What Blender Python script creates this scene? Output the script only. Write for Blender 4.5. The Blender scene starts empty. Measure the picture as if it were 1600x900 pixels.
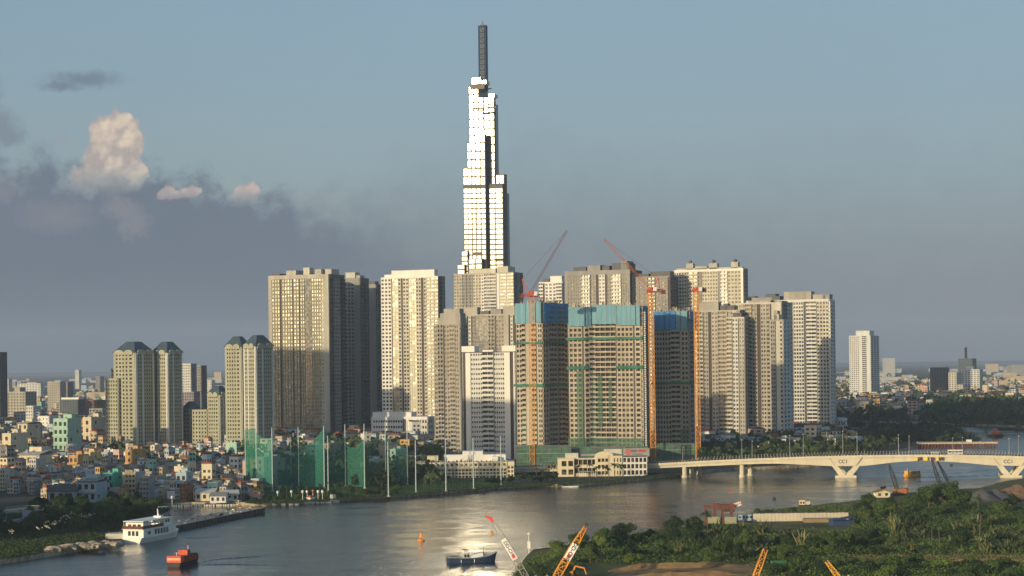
import bpy, math, random
from mathutils import Vector, Matrix
R = math.radians
rnd = random.Random(7)
scene = bpy.context.scene
col = scene.collection

# ---------------------------------------------------------------- camera, sky, sun, exposure
FPX, CAMZ, HOR, ROLL = 3000.0, 70.0, 568.0, R(0.7)
cam_data = bpy.data.cameras.new("camera")
cam_data.sensor_width = 36.0
cam_data.lens = 36.0 * FPX / 1600.0
cam_data.shift_y = (HOR - 450.0) / 1600.0
cam_data.clip_start = 1.0
cam_data.clip_end = 90000.0
cam = bpy.data.objects.new("camera", cam_data)
col.objects.link(cam)
cam.matrix_world = Matrix.Translation((0, 0, CAMZ)) @ Matrix.Rotation(ROLL, 4, 'Y') @ Matrix.Rotation(R(90), 4, 'X')
scene.camera = cam

SUN_EL, SUN_AZ = R(9.0), R(42)          # the sun stands behind the camera, to its left
TO_SUN = Vector((-math.sin(SUN_AZ) * math.cos(SUN_EL), -math.cos(SUN_AZ) * math.cos(SUN_EL), math.sin(SUN_EL)))
sun_data = bpy.data.lights.new("sun", 'SUN')
sun_data.energy = 4.0
sun_data.angle = R(0.6)
sun_data.color = (1.0, 0.80, 0.49)
sun = bpy.data.objects.new("sun", sun_data)
col.objects.link(sun)
sun.rotation_euler = TO_SUN.to_track_quat('Z', 'Y').to_euler()

scene.view_settings.view_transform = 'Standard'
scene.view_settings.look = 'None'
scene.view_settings.exposure = 0.10
scene.view_settings.gamma = 1.0
scene.render.engine = 'CYCLES'
scene.cycles.max_bounces = 6
scene.cycles.transparent_max_bounces = 12
scene.cycles.volume_bounces = 0
scene.cycles.volume_step_rate = 4.0
scene.cycles.caustics_reflective = True
scene.cycles.sample_clamp_indirect = 20.0
scene.cycles.blur_glossy = 0.0

class NT:
    """small helper for node trees"""
    def __init__(s, tree):
        s.t = tree; s.n = tree.nodes; s.l = tree.links
    def new(s, typ, **kw):
        nd = s.n.new(typ)
        for k, v in kw.items(): setattr(nd, k, v)
        return nd
    def put(s, inp, v):
        if isinstance(v, bpy.types.NodeSocket): s.l.new(v, inp)
        else: inp.default_value = v
    def math(s, op, a, b=0.0, clamp=False):
        nd = s.new('ShaderNodeMath', operation=op, use_clamp=clamp)
        s.put(nd.inputs[0], a); s.put(nd.inputs[1], b); return nd.outputs[0]
    def mix(s, f, a, b):
        nd = s.new('ShaderNodeMix', data_type='RGBA')
        s.put(nd.inputs[0], f); s.put(nd.inputs[6], a); s.put(nd.inputs[7], b); return nd.outputs[2]
    def noise(s, vec, scale, detail=3.0, rough=0.5, dim='3D'):
        nd = s.new('ShaderNodeTexNoise', noise_dimensions=dim)
        if vec is not None: s.l.new(vec, nd.inputs['Vector'])
        nd.inputs['Scale'].default_value = scale; nd.inputs['Detail'].default_value = detail
        nd.inputs['Roughness'].default_value = rough; return nd.outputs['Fac']
    def ramp(s, f, stops, interp='LINEAR'):
        nd = s.new('ShaderNodeValToRGB'); nd.color_ramp.interpolation = interp
        el = nd.color_ramp.elements
        while len(el) < len(stops): el.new(0.5)
        for e, (p, c) in zip(el, stops):
            e.position = p; e.color = (c[0], c[1], c[2], 1.0)
        s.put(nd.inputs[0], f); return nd.outputs[0]
    def smooth(s, v, lo, hi):
        nd = s.new('ShaderNodeMapRange', interpolation_type='SMOOTHSTEP')
        s.put(nd.inputs[0], v); s.put(nd.inputs[1], lo); s.put(nd.inputs[2], hi)
        nd.inputs[3].default_value = 0.0; nd.inputs[4].default_value = 1.0
        return nd.outputs[0]

def c3(*c): return (c[0], c[1], c[2], 1.0)

world = bpy.data.worlds.new("World")
scene.world = world
world.use_nodes = True
w = NT(world.node_tree)
w.n.clear()
VEIL_K, VEIL_C = 1.0, (0.217, 0.206, 0.240)
BANK_LO, BANK_HI = (0.088, 0.122, 0.182), (0.122, 0.152, 0.212)
sky = w.new('ShaderNodeTexSky', sky_type='NISHITA')
sky.sun_disc = False
sky.sun_elevation = SUN_EL
sky.sun_rotation = math.pi + SUN_AZ
sky.altitude = 50; sky.air_density = 1.0; sky.dust_density = 1.2; sky.ozone_density = 2.4
tc = w.new('ShaderNodeTexCoord')
sep = w.new('ShaderNodeSeparateXYZ'); w.l.new(tc.outputs['Generated'], sep.inputs[0])
yy = w.math('MAXIMUM', sep.outputs[1], 0.02)
# angle-like coordinates of the northern sky in thousandths: U to the east, V up from the horizon
U = w.math('MULTIPLY', w.math('DIVIDE', sep.outputs[0], yy), 3.0)
V = w.math('MULTIPLY', w.math('DIVIDE', sep.outputs[2], yy), 3.0)
cv = w.new('ShaderNodeCombineXYZ'); w.l.new(U, cv.inputs[0]); w.l.new(V, cv.inputs[1])
UV = cv.outputs[0]
n_big = w.noise(UV, 4.0, 4.0, 0.55)
n_mid = w.noise(UV, 24.0, 6.0, 0.62)
n_fine = w.noise(UV, 85.0, 4.0, 0.65)
n_warp = w.new('ShaderNodeTexNoise'); w.l.new(UV, n_warp.inputs['Vector']); n_warp.inputs['Scale'].default_value = 44.0; n_warp.inputs['Detail'].default_value = 6.0
wsep = w.new('ShaderNodeSeparateColor'); w.l.new(n_warp.outputs['Color'], wsep.inputs[0])
WU = w.math('ADD', U, w.math('MULTIPLY', w.math('SUBTRACT', wsep.outputs[0], 0.5), 0.024))
WV = w.math('ADD', V, w.math('MULTIPLY', w.math('SUBTRACT', wsep.outputs[1], 0.5), 0.024))
def ell(cx, cy, rx, ry):
    """1 at the centre of an ellipse given in photo-like units, 0 on its rim"""
    a = w.math('DIVIDE', w.math('SUBTRACT', WU, (cx - 800) / 1000.0), rx / 1000.0)
    b = w.math('DIVIDE', w.math('SUBTRACT', WV, (568 - cy) / 1000.0), ry / 1000.0)
    r2 = w.math('ADD', w.math('MULTIPLY', a, a), w.math('MULTIPLY', b, b))
    return w.math('SUBTRACT', 1.0, w.math('SQRT', r2))
def union(lst):
    o = lst[0]
    for q in lst[1:]: o = w.math('MAXIMUM', o, q)
    return o
front = w.smooth(sep.outputs[1], 0.0, 0.35)
base = sky.outputs[0]
WST = 0.15                                  # Background strength
def cc(r, g, b): return c3(r / WST, g / WST, b / WST)
# thin even veil of high cloud, thicker towards the horizon
veil = w.math('MULTIPLY', w.math('POWER', 2.718, w.math('MULTIPLY', V, -3.2)), 1.0, True)
LIGHTEN = (0.245, 0.365, 0.43)
veil = w.math('ADD', w.math('MULTIPLY', veil, VEIL_K), w.math('MULTIPLY', w.math('SUBTRACT', n_big, 0.5), 0.12), True)
veil = w.math('MULTIPLY', veil, front)
thin = w.math('MULTIPLY', w.math('ADD', 0.45, w.math('MULTIPLY', w.smooth(U, -0.5, 0.6), 0.2)), front)
colr = w.mix(w.math('MULTIPLY', veil, 0.85), w.mix(thin, base, cc(*LIGHTEN)), cc(*VEIL_C))
# long grey cloud bank, its upper edge lumpy on the left and dissolving to the right
edge = w.math('ADD', w.math('MULTIPLY', w.math('SUBTRACT', n_mid, 0.5), 0.16), w.math('MULTIPLY', w.math('SUBTRACT', n_big, 0.5), 0.10))
top = w.math('SUBTRACT', 0.315, w.math('MULTIPLY', w.smooth(U, -0.62, -0.25), 0.07))
bsoft = w.math('ADD', 0.036, w.math('MULTIPLY', w.smooth(U, -0.40, 0.0), 0.20))
bank = w.math('DIVIDE', w.math('SUBTRACT', w.math('ADD', top, edge), V), bsoft)
bank = w.smooth(bank, -0.7, 1.1)
bank = w.math('MULTIPLY', bank, w.math('SUBTRACT', 0.92, w.math('MULTIPLY', w.smooth(U, -0.45, 0.75), 0.50)))
bank = w.math('MULTIPLY', bank, front)
bshade = w.mix(w.smooth(w.math('ADD', V, w.math('MULTIPLY', n_big, 0.15)), 0.16, 0.40), cc(*BANK_LO), cc(*BANK_HI))
# the rear of the bank
vo = w.new('ShaderNodeTexVoronoi', feature='SMOOTH_F1'); vo.inputs['Scale'].default_value = 26.0; vo.inputs['Smoothness'].default_value = 0.35
cw = w.new('ShaderNodeCombineXYZ'); w.l.new(w.math('ADD', U, w.math('MULTIPLY', w.math('SUBTRACT', wsep.outputs[0], 0.5), 0.02)), cw.inputs[0]); w.l.new(w.math('ADD', V, w.math('MULTIPLY', w.math('SUBTRACT', wsep.outputs[1], 0.5), 0.02)), cw.inputs[1])
w.l.new(cw.outputs[0], vo.inputs['Vector'])
vo2 = w.new('ShaderNodeTexVoronoi', feature='SMOOTH_F1'); vo2.inputs['Scale'].default_value = 62.0; vo2.inputs['Smoothness'].default_value = 0.3; w.l.new(cw.outputs[0], vo2.inputs['Vector'])
billow = w.math('SUBTRACT', 1.0, w.math('ADD', w.math('MULTIPLY', vo.outputs['Distance'], 0.75), w.math('MULTIPLY', vo2.outputs['Distance'], 0.4)))
def puff(ells, soft, amp, nz=None):
    e = w.math('ADD', union(ells), w.math('MULTIPLY', w.math('SUBTRACT', n_fine if nz is None else nz, 0.5), amp))
    return w.math('MULTIPLY', w.smooth(e, 0.0, soft), front)
# tall cumulus tower catching the low sun
n_off = w.new('ShaderNodeVectorMath', operation='ADD'); w.l.new(UV, n_off.inputs[0]); n_off.inputs[1].default_value = (-0.004, 0.004, 0)
n_mid2 = w.noise(n_off.outputs[0], 34.0, 3.0, 0.5)
n_mid1 = w.noise(UV, 34.0, 3.0, 0.5)
relief = w.math('ADD', w.math('MULTIPLY', w.smooth(billow, 0.32, 0.72), 0.85), w.math('MULTIPLY', w.math('SUBTRACT', n_mid2, n_mid1), -2.0), True)
cumul = puff([ell(184, 206, 46, 46), ell(170, 248, 46, 52), ell(198, 250, 38, 54), ell(138, 274, 38, 28), ell(206, 215, 26, 30), ell(214, 268, 22, 26), ell(165, 285, 40, 22), ell(205, 190, 20, 16)], 0.22, 0.8, w.math('ADD', w.math('MULTIPLY', billow, 0.8), w.math('MULTIPLY', n_fine, 0.25)))
cshade = w.mix(relief, cc(0.42, 0.365, 0.34), cc(0.73, 0.60, 0.47))
low_c = w.math('MULTIPLY', puff([ell(212, 340, 34, 36), ell(190, 318, 40, 26)], 0.7, 1.2), 0.35)
small = puff([ell(388, 300, 27, 20), ell(262, 293, 18, 14), ell(280, 298, 20, 9), ell(302, 294, 17, 14), ell(372, 306, 18, 12)], 0.4, 1.2, w.math('ADD', w.math('MULTIPLY', billow, 0.8), w.math('MULTIPLY', n_fine, 0.25)))
streak = w.math('MULTIPLY', puff([ell(138, 117, 85, 19), ell(100, 126, 50, 12)], 0.9, 0.7), 0.75)
leftc = w.math('MULTIPLY', puff([ell(0, 190, 48, 42), ell(-20, 150, 40, 60), ell(20, 205, 36, 22)], 0.8, 0.7), 0.62)
faint = w.math('MULTIPLY', puff([ell(102, 208, 22, 12), ell(90, 330, 90, 40), ell(8, 290, 30, 30)], 0.9, 0.8), 0.28)
colr = w.mix(streak, colr, cc(0.135, 0.175, 0.235))
colr = w.mix(leftc, colr, cc(0.15, 0.185, 0.245))
SMALLC = (w.math('MULTIPLY', small, w.smooth(WV, 0.250, 0.282)), w.mix(relief, cc(0.40, 0.35, 0.345), cc(0.58, 0.47, 0.41)))
cumul = w.math('MULTIPLY', cumul, w.math('ADD', 0.35, w.math('MULTIPLY', w.smooth(WV, 0.268, 0.33), 0.65)))
colr = w.mix(cumul, colr, cshade)
# the cumulus sinks into the bank: below its shoulders the bank covers it
bank2 = w.math('MULTIPLY', bank, w.math('SUBTRACT', 1.0, w.math('MULTIPLY', cumul, w.smooth(V, 0.255, 0.30))))
colr = w.mix(bank2, colr, bshade)
colr = w.mix(SMALLC[0], colr, SMALLC[1])
colr = w.mix(w.math('MAXIMUM', low_c, faint), colr, cc(0.33, 0.295, 0.31))
bg = w.new('ShaderNodeBackground'); w.l.new(colr, bg.inputs[0]); bg.inputs[1].default_value = WST
wo = w.new('ShaderNodeOutputWorld'); w.l.new(bg.outputs[0], wo.inputs[0])
# ---------------------------------------------------------------- turning photo measures into places in the world
CR, SR = math.cos(ROLL), math.sin(ROLL)
def ray(px, py):
    u, v = px - 800.0, HOR - py
    return ((u * CR + v * SR) / FPX, (v * CR - u * SR) / FPX)
def G(px, py, z=0.0):
    a, b = ray(px, py)
    d = (z - CAMZ) / b
    return Vector((a * d, d, z))
def P(px, py, D):
    a, b = ray(px, py)
    return Vector((a * D, D, CAMZ + b * D))
def tx(px, py=640): return ray(px, py)[0]
def toppx(p):                                   # world point -> photo pixel
    a, b = p[0] / p[1], (p[2] - CAMZ) / p[1]
    return 800 + FPX * (a * CR - b * SR), HOR - FPX * (b * CR + a * SR)

# ---------------------------------------------------------------- materials
MATS = {}
def mat(name, colr, rough=0.8, spec=0.3, metal=0.0, var=0.12, scale=0.15, bump=0.0, alpha=None, streak=False):
    if name in MATS: return MATS[name]
    m = bpy.data.materials.new(name); m.use_nodes = True
    t = NT(m.node_tree); b = t.n['Principled BSDF']
    g = t.new('ShaderNodeNewGeometry')
    pos = g.outputs['Position']
    if streak:
        mp = t.new('ShaderNodeMapping'); mp.inputs['Scale'].default_value = (1, 1, 0.12); t.l.new(pos, mp.inputs[0]); pos = mp.outputs[0]
    n = t.noise(pos, scale, 5.0, 0.6)
    lo = [max(0.0, x * (1 - var)) for x in colr]; hi = [min(1.0, x * (1 + var)) for x in colr]
    t.l.new(t.ramp(n, [(0.3, lo), (0.7, hi)]), b.inputs['Base Color'])
    b.inputs['Roughness'].default_value = rough
    b.inputs['Specular IOR Level'].default_value = spec
    b.inputs['Metallic'].default_value = metal
    if bump:
        bn = t.new('ShaderNodeBump'); bn.inputs['Strength'].default_value = bump; t.l.new(n, bn.inputs['Height']); t.l.new(bn.outputs[0], b.inputs['Normal'])
    if alpha is not None: b.inputs['Alpha'].default_value = alpha
    MATS[name] = m
    return m
def glassmat(name, dark=(0.03, 0.035, 0.04), light=(0.35, 0.33, 0.28), share=0.22, rough=0.12, spec=0.5, metal=0.0, cell=1.6, coat=0.0):
    """window glass with curtains behind some of the panes"""
    if name in MATS: return MATS[name]
    m = bpy.data.materials.new(name); m.use_nodes = True
    t = NT(m.node_tree); b = t.n['Principled BSDF']
    g = t.new('ShaderNodeNewGeometry')
    v = t.new('ShaderNodeVectorMath', operation='SCALE'); t.l.new(g.outputs['Position'], v.inputs[0]); v.inputs['Scale'].default_value = 1.0 / cell
    f = t.new('ShaderNodeVectorMath', operation='FLOOR'); t.l.new(v.outputs[0], f.inputs[0])
    wn = t.new('ShaderNodeTexWhiteNoise', noise_dimensions='3D'); t.l.new(f.outputs[0], wn.inputs[0])
    k = t.smooth(wn.outputs[0], 1.0 - share - 0.15, 1.0 - share + 0.15)
    t.l.new(t.mix(k, c3(*dark), c3(*light)), b.inputs['Base Color'])
    b.inputs['Roughness'].default_value = rough
    b.inputs['Specular IOR Level'].default_value = spec
    b.inputs['Metallic'].default_value = metal
    MATS[name] = m
    return m

CREAM = mat('cream_render', (0.52, 0.49, 0.41), var=.17, streak=True)
TAN = mat('tan_render', (0.41, 0.385, 0.33), var=.18, streak=True)
STONE = mat('stone_cladding', (0.345, 0.325, 0.285), var=0.2, streak=True)
OLIVE = mat('pale_olive_render', (0.36, 0.36, 0.27), var=0.14, streak=True)
SAGE = mat('grey_green_panel', (0.25, 0.255, 0.20), var=0.1, streak=True)
GREY = mat('grey_render', (0.27, 0.265, 0.255), var=0.15, streak=True)
PALE = mat('pale_grey_render', (0.60, 0.60, 0.57), var=0.1, streak=True)
WHITE = mat('white_paint', (0.74, 0.72, 0.67), var=0.07, streak=True)
BROWN = mat('dark_brown_panel', (0.06, 0.042, 0.038), rough=0.6)
DGREY = mat('dark_grey_panel', (0.09, 0.09, 0.095), rough=0.6)
CONC = mat('raw_concrete', (0.42, 0.37, 0.29), var=0.18, streak=True)
SLATE = mat('blue_grey_roof', (0.055, 0.085, 0.115), rough=0.5, var=0.2)
TEALP = mat('teal_screen_sheet', (0.13, 0.30, 0.38), var=0.18, scale=0.5, streak=True, rough=0.6)
BLUEP = mat('blue_screen_sheet', (0.04, 0.22, 0.46), var=0.2, scale=0.5, streak=True, rough=0.6)
GREENN = mat('green_safety_net', (0.05, 0.17, 0.12), var=0.3, scale=0.2, rough=0.9)
GRIDW = mat('olive_grey_render', (0.25, 0.235, 0.175), var=.15, streak=True)
ORANGE = mat('orange_steel', (0.60, 0.26, 0.045), var=0.2, rough=0.5)
REDST = mat('red_steel', (0.45, 0.08, 0.04), rough=0.5)
DARKST = mat('dark_steel', (0.05, 0.05, 0.055), rough=0.5)
RUST = mat('rusty_steel', (0.14, 0.05, 0.035), rough=0.8, var=0.3, scale=0.8)
GLASS = glassmat('window_glass', dark=(0.018, 0.02, 0.022), light=(0.30, 0.27, 0.22), share=0.14)
GLASSB = glassmat('bright_window_glass', dark=(0.15, 0.145, 0.12), light=(0.34, 0.32, 0.25), share=0.22, rough=0.44, spec=1.0, metal=0.85, cell=2.6)
GLASSD = glassmat('dark_opening', dark=(0.02, 0.018, 0.016), light=(0.12, 0.09, 0.06), share=0.25, rough=0.6, spec=0.2)
GLASSK = glassmat('blue_window_glass', dark=(0.04, 0.05, 0.065), light=(0.20, 0.22, 0.24), share=0.3, rough=0.15)

# ---------------------------------------------------------------- mesh building
class MB:
    def __init__(s): s.v = []; s.f = []; s.m = []; s.mats = []
    def mi(s, m):
        if m not in s.mats: s.mats.append(m)
        return s.mats.index(m)
    def poly(s, pts, m):
        i = len(s.v); s.v.extend([tuple(p) for p in pts]); s.f.append(tuple(range(i, i + len(pts)))); s.m.append(s.mi(m))
    def hexa(s, p, m, bottom=True):
        """p: 4 bottom points (counter-clockwise seen from above) then 4 top points"""
        i = len(s.v); s.v.extend([tuple(q) for q in p]); k = s.mi(m)
        fs = [(4, 5, 6, 7), (0, 1, 5, 4), (1, 2, 6, 5), (2, 3, 7, 6), (3, 0, 4, 7)]
        if bottom: fs.append((3, 2, 1, 0))
        for f in fs: s.f.append(tuple(i + j for j in f)); s.m.append(k)
    def box(s, x0, x1, y0, y1, z0, z1, m):
        s.hexa([(x0, y0, z0), (x1, y0, z0), (x1, y1, z0), (x0, y1, z0), (x0, y0, z1), (x1, y0, z1), (x1, y1, z1), (x0, y1, z1)], m)
    def bar(s, a, b, r, m, r2=None, n=4):
        """a straight bar or tapering tube from a to b"""
        a, b = Vector(a), Vector(b); d = (b - a)
        if d.length < 1e-6: return
        d.normalize(); r2 = r if r2 is None else r2
        up = Vector((0, 0, 1)) if abs(d.z) < 0.9 else Vector((1, 0, 0))
        e1 = d.cross(up).normalized(); e2 = d.cross(e1)
        i = len(s.v); k = s.mi(m)
        for c, rr in ((a, r), (b, r2)):
            for j in range(n):
                t = 2 * math.pi * (j + 0.5) / n
                s.v.append(tuple(c + e1 * math.cos(t) * rr + e2 * math.sin(t) * rr))
        for j in range(n):
            q = (j + 1) % n
            s.f.append((i + j, i + q, i + n + q, i + n + j)); s.m.append(k)
        s.f.append(tuple(i + j for j in reversed(range(n)))); s.m.append(k)
        s.f.append(tuple(i + n + j for j in range(n))); s.m.append(k)
    def prism(s, pts, z0, z1, m, mtop=None):
        """upright prism over a plan outline"""
        i = len(s.v); n = len(pts); k = s.mi(m)
        for z in (z0, z1):
            for p in pts: s.v.append((p[0], p[1], z))
        for j in range(n):
            q = (j + 1) % n
            s.f.append((i + j, i + q, i + n + q, i + n + j)); s.m.append(k)
        s.f.append(tuple(i + n + j for j in range(n))); s.m.append(s.mi(mtop or m))
        s.f.append(tuple(i + j for j in reversed(range(n)))); s.m.append(k)
    def lathe(s, prof, m, cx=0, cy=0, n=12):
        """prof: list of (radius, z)"""
        i = len(s.v); k = s.mi(m)
        for r, z in prof:
            for j in range(n):
                t = 2 * math.pi * j / n; s.v.append((cx + r * math.cos(t), cy + r * math.sin(t), z))
        for a in range(len(prof) - 1):
            for j in range(n):
                q = (j + 1) % n
                s.f.append((i + a * n + j, i + a * n + q, i + (a + 1) * n + q, i + (a + 1) * n + j)); s.m.append(k)
        s.f.append(tuple(i + (len(prof) - 1) * n + j for j in range(n))); s.m.append(k)
        s.f.append(tuple(i + j for j in reversed(range(n)))); s.m.append(k)
    def mesh(s, name):
        me = bpy.data.meshes.new(name); me.from_pydata(s.v, [], s.f)
        for m in s.mats: me.materials.append(m)
        me.polygons.foreach_set('material_index', s.m); me.update(); return me
    def build(s, name, parent=None, **tags):
        o = bpy.data.objects.new(name, s.mesh(name)); col.objects.link(o)
        if parent is not None: o.parent = parent
        for k, v in tags.items(): o[k] = v
        return o
def thing(name, label, cat, loc=(0, 0, 0), rz=0.0, group=None):
    o = bpy.data.objects.new(name, None); col.objects.link(o)
    o.empty_display_size = 1.0
    o.location = loc; o.rotation_euler = (0, 0, rz)
    o['label'] = label; o['category'] = cat
    if group: o['group'] = group
    return o
def tag(o, label, cat, group=None):
    o['label'] = label; o['category'] = cat
    if group: o['group'] = group
    return o
def dup(o, parent=None):
    c = o.copy(); col.objects.link(c)
    if parent is not None: c.parent = parent
    for ch in list(KIDS.get(o.name, ())): KIDS.setdefault(c.name, []).append(dup(ch, c))
    return c
KIDS = {}
def learn(o):
    """note the children of a finished thing, so that copies need no search"""
    KIDS[o.name] = list(o.children)
    for c in KIDS[o.name]: KIDS[c.name] = list(c.children)
    return o

# ---------------------------------------------------------------- facades
PANES = {}
def pane_mesh(w_, h_, m):
    key = (round(w_, 2), round(h_, 2), m.name)
    if key not in PANES:
        mb = MB(); a, b = key[0] / 2, key[1] / 2
        mb.hexa([(-a, -0.03, -b), (a, -0.03, -b), (a, 0.06, -b), (-a, 0.06, -b), (-a, -0.03, b), (a, -0.03, b), (a, 0.06, b), (-a, 0.06, b)], m, True)
        PANES[key] = mb.mesh('window')
    return PANES[key]
class Face:
    """one wall plane of a building, in the building's own coordinates"""
    def __init__(s, ox, oy, ang, wall, wins):
        s.o = Vector((ox, oy)); s.d = Vector((math.cos(ang), math.sin(ang))); s.n = Vector((math.sin(ang), -math.cos(ang)))
        s.ang = ang; s.wall = wall; s.wins = wins
    def pt(s, u, w_): q = s.o + s.d * u + s.n * w_; return (q.x, q.y)
    def box(s, u0, u1, z0, z1, w0, w1, m):
        a, b, c, d = s.pt(u0, w1), s.pt(u1, w1), s.pt(u1, w0), s.pt(u0, w0)
        s.wall.hexa([(*a, z0), (*b, z0), (*c, z0), (*d, z0), (*a, z1), (*b, z1), (*c, z1), (*d, z1)], m)
    def win(s, uc, zc, w_, h_, m, off=0.06):
        q = s.pt(uc, off); s.wins.append((q[0], q[1], zc, s.ang, w_, h_, m))
    def seg(s, kind, u0, u1, z0, z1, fh, nb, m, gm, wr=0.62, hr=0.52):
        W = u1 - u0; nf = max(1, int(round((z1 - z0) / fh))); fh = (z1 - z0) / nf
        if kind == 'p': s.box(u0, u1, z0, z1, 0, 0.57, m); return
        if kind == 'r': s.box(u0, u1, z0, z1, 0, 0.08, m); return           # recessed strip
        if kind == 'P': s.box(u0, u1, z0, z1, 0, 1.1, m); return            # proud pier
        bw = W / nb
        if kind in ('w', 'W'):
            pw = bw * (1 - wr)
            out = 0.55 if kind == 'w' else 1.1
            for i in range(nb + 1):
                a = u0 + i * bw - pw / 2; b = a + pw
                s.box(max(u0, a), min(u1, b), z0, z1, 0, out, m)
            sh = fh * (1 - hr)
            for k in range(nf + 1):
                zc = z0 + k * fh
                s.box(u0, u1, max(z0, zc - sh * 0.35), min(z1, zc + sh * 0.65), 0.001, out - 0.08, m)
            for k in range(nf):
                for i in range(nb):
                    s.win(u0 + (i + 0.5) * bw, z0 + k * fh + sh * 0.65 + fh * hr / 2, bw * wr - 0.02, fh * hr - 0.02, gm)
        elif kind in ('b', 'B'):                                           # balconies: light band, dark gap
            out = 1.5 if kind == 'b' else 0.8
            for k in range(nf):
                zc = z0 + k * fh
                s.box(u0, u1, zc, zc + fh * (1 - hr), 0, out, m)
                for i in range(nb):
                    s.win(u0 + (i + 0.5) * bw, zc + fh * (1 - hr / 2), bw * 0.94, fh * hr - 0.04, gm)
            for i in range(nb + 1):
                s.box(u0 + i * bw - (0.12 if i else 0), u0 + i * bw + (0.12 if i < nb else 0), z0, z1, 0, out - 0.12, m)
        elif kind == 'g':                                                  # continuous glass, thin bands
            for k in range(nf + 1):
                zc = z0 + k * fh; s.box(u0, u1, max(z0, zc - wr * .3), min(z1, zc + wr * .3), 0, 0.22, m)
            for i in range(nb + 1):
                s.box(max(u0, u0 + i * bw - wr * .25), min(u1, u0 + i * bw + wr * .25), z0, z1, 0.001, 0.2, m)
            for k in range(nf):
                for i in range(nb): s.win(u0 + (i + 0.5) * bw, z0 + (k + 0.5) * fh, bw - wr * .5, fh - wr * .6, gm)
    def fill(s, W, z0, z1, segs, fh, u_start=0.0):
        tot = sum(q[1] for q in segs); u = u_start
        for q in segs:
            kind, wt, nb, m, gm = q[0], q[1], q[2], q[3], (q[4] if len(q) > 4 and q[4] else GLASS)
            kw = q[5] if len(q) > 5 else {}
            uw = W * wt / tot
            s.seg(kind, u, u + uw, z0, z1, fh, nb, m, gm, **kw); u += uw
def flush(root, wall, wins, limit=100, wname='wall', body_name='wall'):
    """wall mesh, up to `limit` single windows, the rest as one part"""
    wall.build(wname, root)
    front_first = sorted(range(len(wins)), key=lambda i: (abs(wins[i][3]) > 0.3, -wins[i][2]))
    for i in front_first[:limit]:
        x, y, z, a, w_, h_, m = wins[i]
        o = bpy.data.objects.new('window', pane_mesh(w_, h_, m)); col.objects.link(o); o.parent = root
        o.location = (x, y, z); o.rotation_euler = (0, 0, a)
    if len(wins) > limit:
        mb = MB()
        for i in front_first[limit:]:
            x, y, z, a, w_, h_, m = wins[i]
            dx, dy = math.cos(a) * w_ / 2, math.sin(a) * w_ / 2
            mb.poly([(x - dx, y - dy, z - h_ / 2), (x + dx, y + dy, z - h_ / 2), (x + dx, y + dy, z + h_ / 2), (x - dx, y - dy, z + h_ / 2)], m)
        mb.build('window', root, kind='stuff')
def solve_plan(xl, xc, xr, pyref, D, a):
    """widths of the front and right faces from the photo columns of left edge, near corner and right edge"""
    C = Vector((tx(xc, pyref) * D, D))
    tl, tr = tx(xl, pyref), tx(xr, pyref)
    W1 = (C.x - tl * C.y) / (math.cos(a) + tl * math.sin(a))
    if xr > xc + 0.5: W2 = (tr * C.y - C.x) / (math.sin(a) - tr * math.cos(a))
    else: W2 = W1 * 0.6
    return C, W1, W2
LIMITW = 100
def tower(name, label, cat, xl, xc, xr, ytop, D, front, side, a=22, fh=3.4, zbase=1.8, roof=None, group=None, core=None, minD2=14, cut=None, parapet=1.2, limit=None, crown=None, W2=None):
    a = R(a)
    pyref = (ytop + 700) / 2
    C, W1, W2s = solve_plan(xl, xc, xr, pyref, D, a)
    W2 = max(W2s, minD2) if W2 is None else W2
    ztop = P(xc, ytop, D).z
    root = thing(name, label, cat, (C.x, C.y, zbase), -a, group)
    H = ztop - zbase
    wall, wins = MB(), []
    core = core or GREY
    wall.box(-W1, 0, 0, W2, 0, H, core)
    F = Face(-W1, 0, 0, wall, wins); F.fill(W1, 0, H - parapet, front, fh)
    F.box(0, W1, H - parapet, H, 0, 0.65, front[0][3])
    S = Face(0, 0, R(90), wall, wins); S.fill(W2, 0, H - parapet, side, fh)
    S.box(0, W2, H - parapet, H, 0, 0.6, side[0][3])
    L = Face(-W1, W2, R(-90), wall, wins)
    L.box(0, W2, 0, H, 0, 0.4, side[0][3])
    root['_dims'] = (W1, W2, H)
    if roof: roof(root, W1, W2, H)
    if crown: crown(root, wall, wins, W1, W2, H)
    flush(root, wall, wins, LIMITW if limit is None else limit)
    del root['_dims']
    return root
def roof_boxes(*lst):
    """plant rooms: (x from, x to as shares of the front, height, material, y from, y to)"""
    def f(root, W1, W2, H):
        for q in lst:
            x0, x1, h, m = q[:4]; y0, y1 = (q[4], q[5]) if len(q) > 4 else (0.15, 0.7)
            mb = MB(); mb.box(-W1 + W1 * x0, -W1 + W1 * x1, W2 * y0, W2 * y1, 0, h, m)
            mb.box(-W1 + W1 * x0 - .3, -W1 + W1 * x1 + .3, W2 * y0 - .3, W2 * y1 + .3, h, h + 0.35, m)
            o = mb.build('plant_room', root); o.location = (0, 0, H)
    return f
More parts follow.
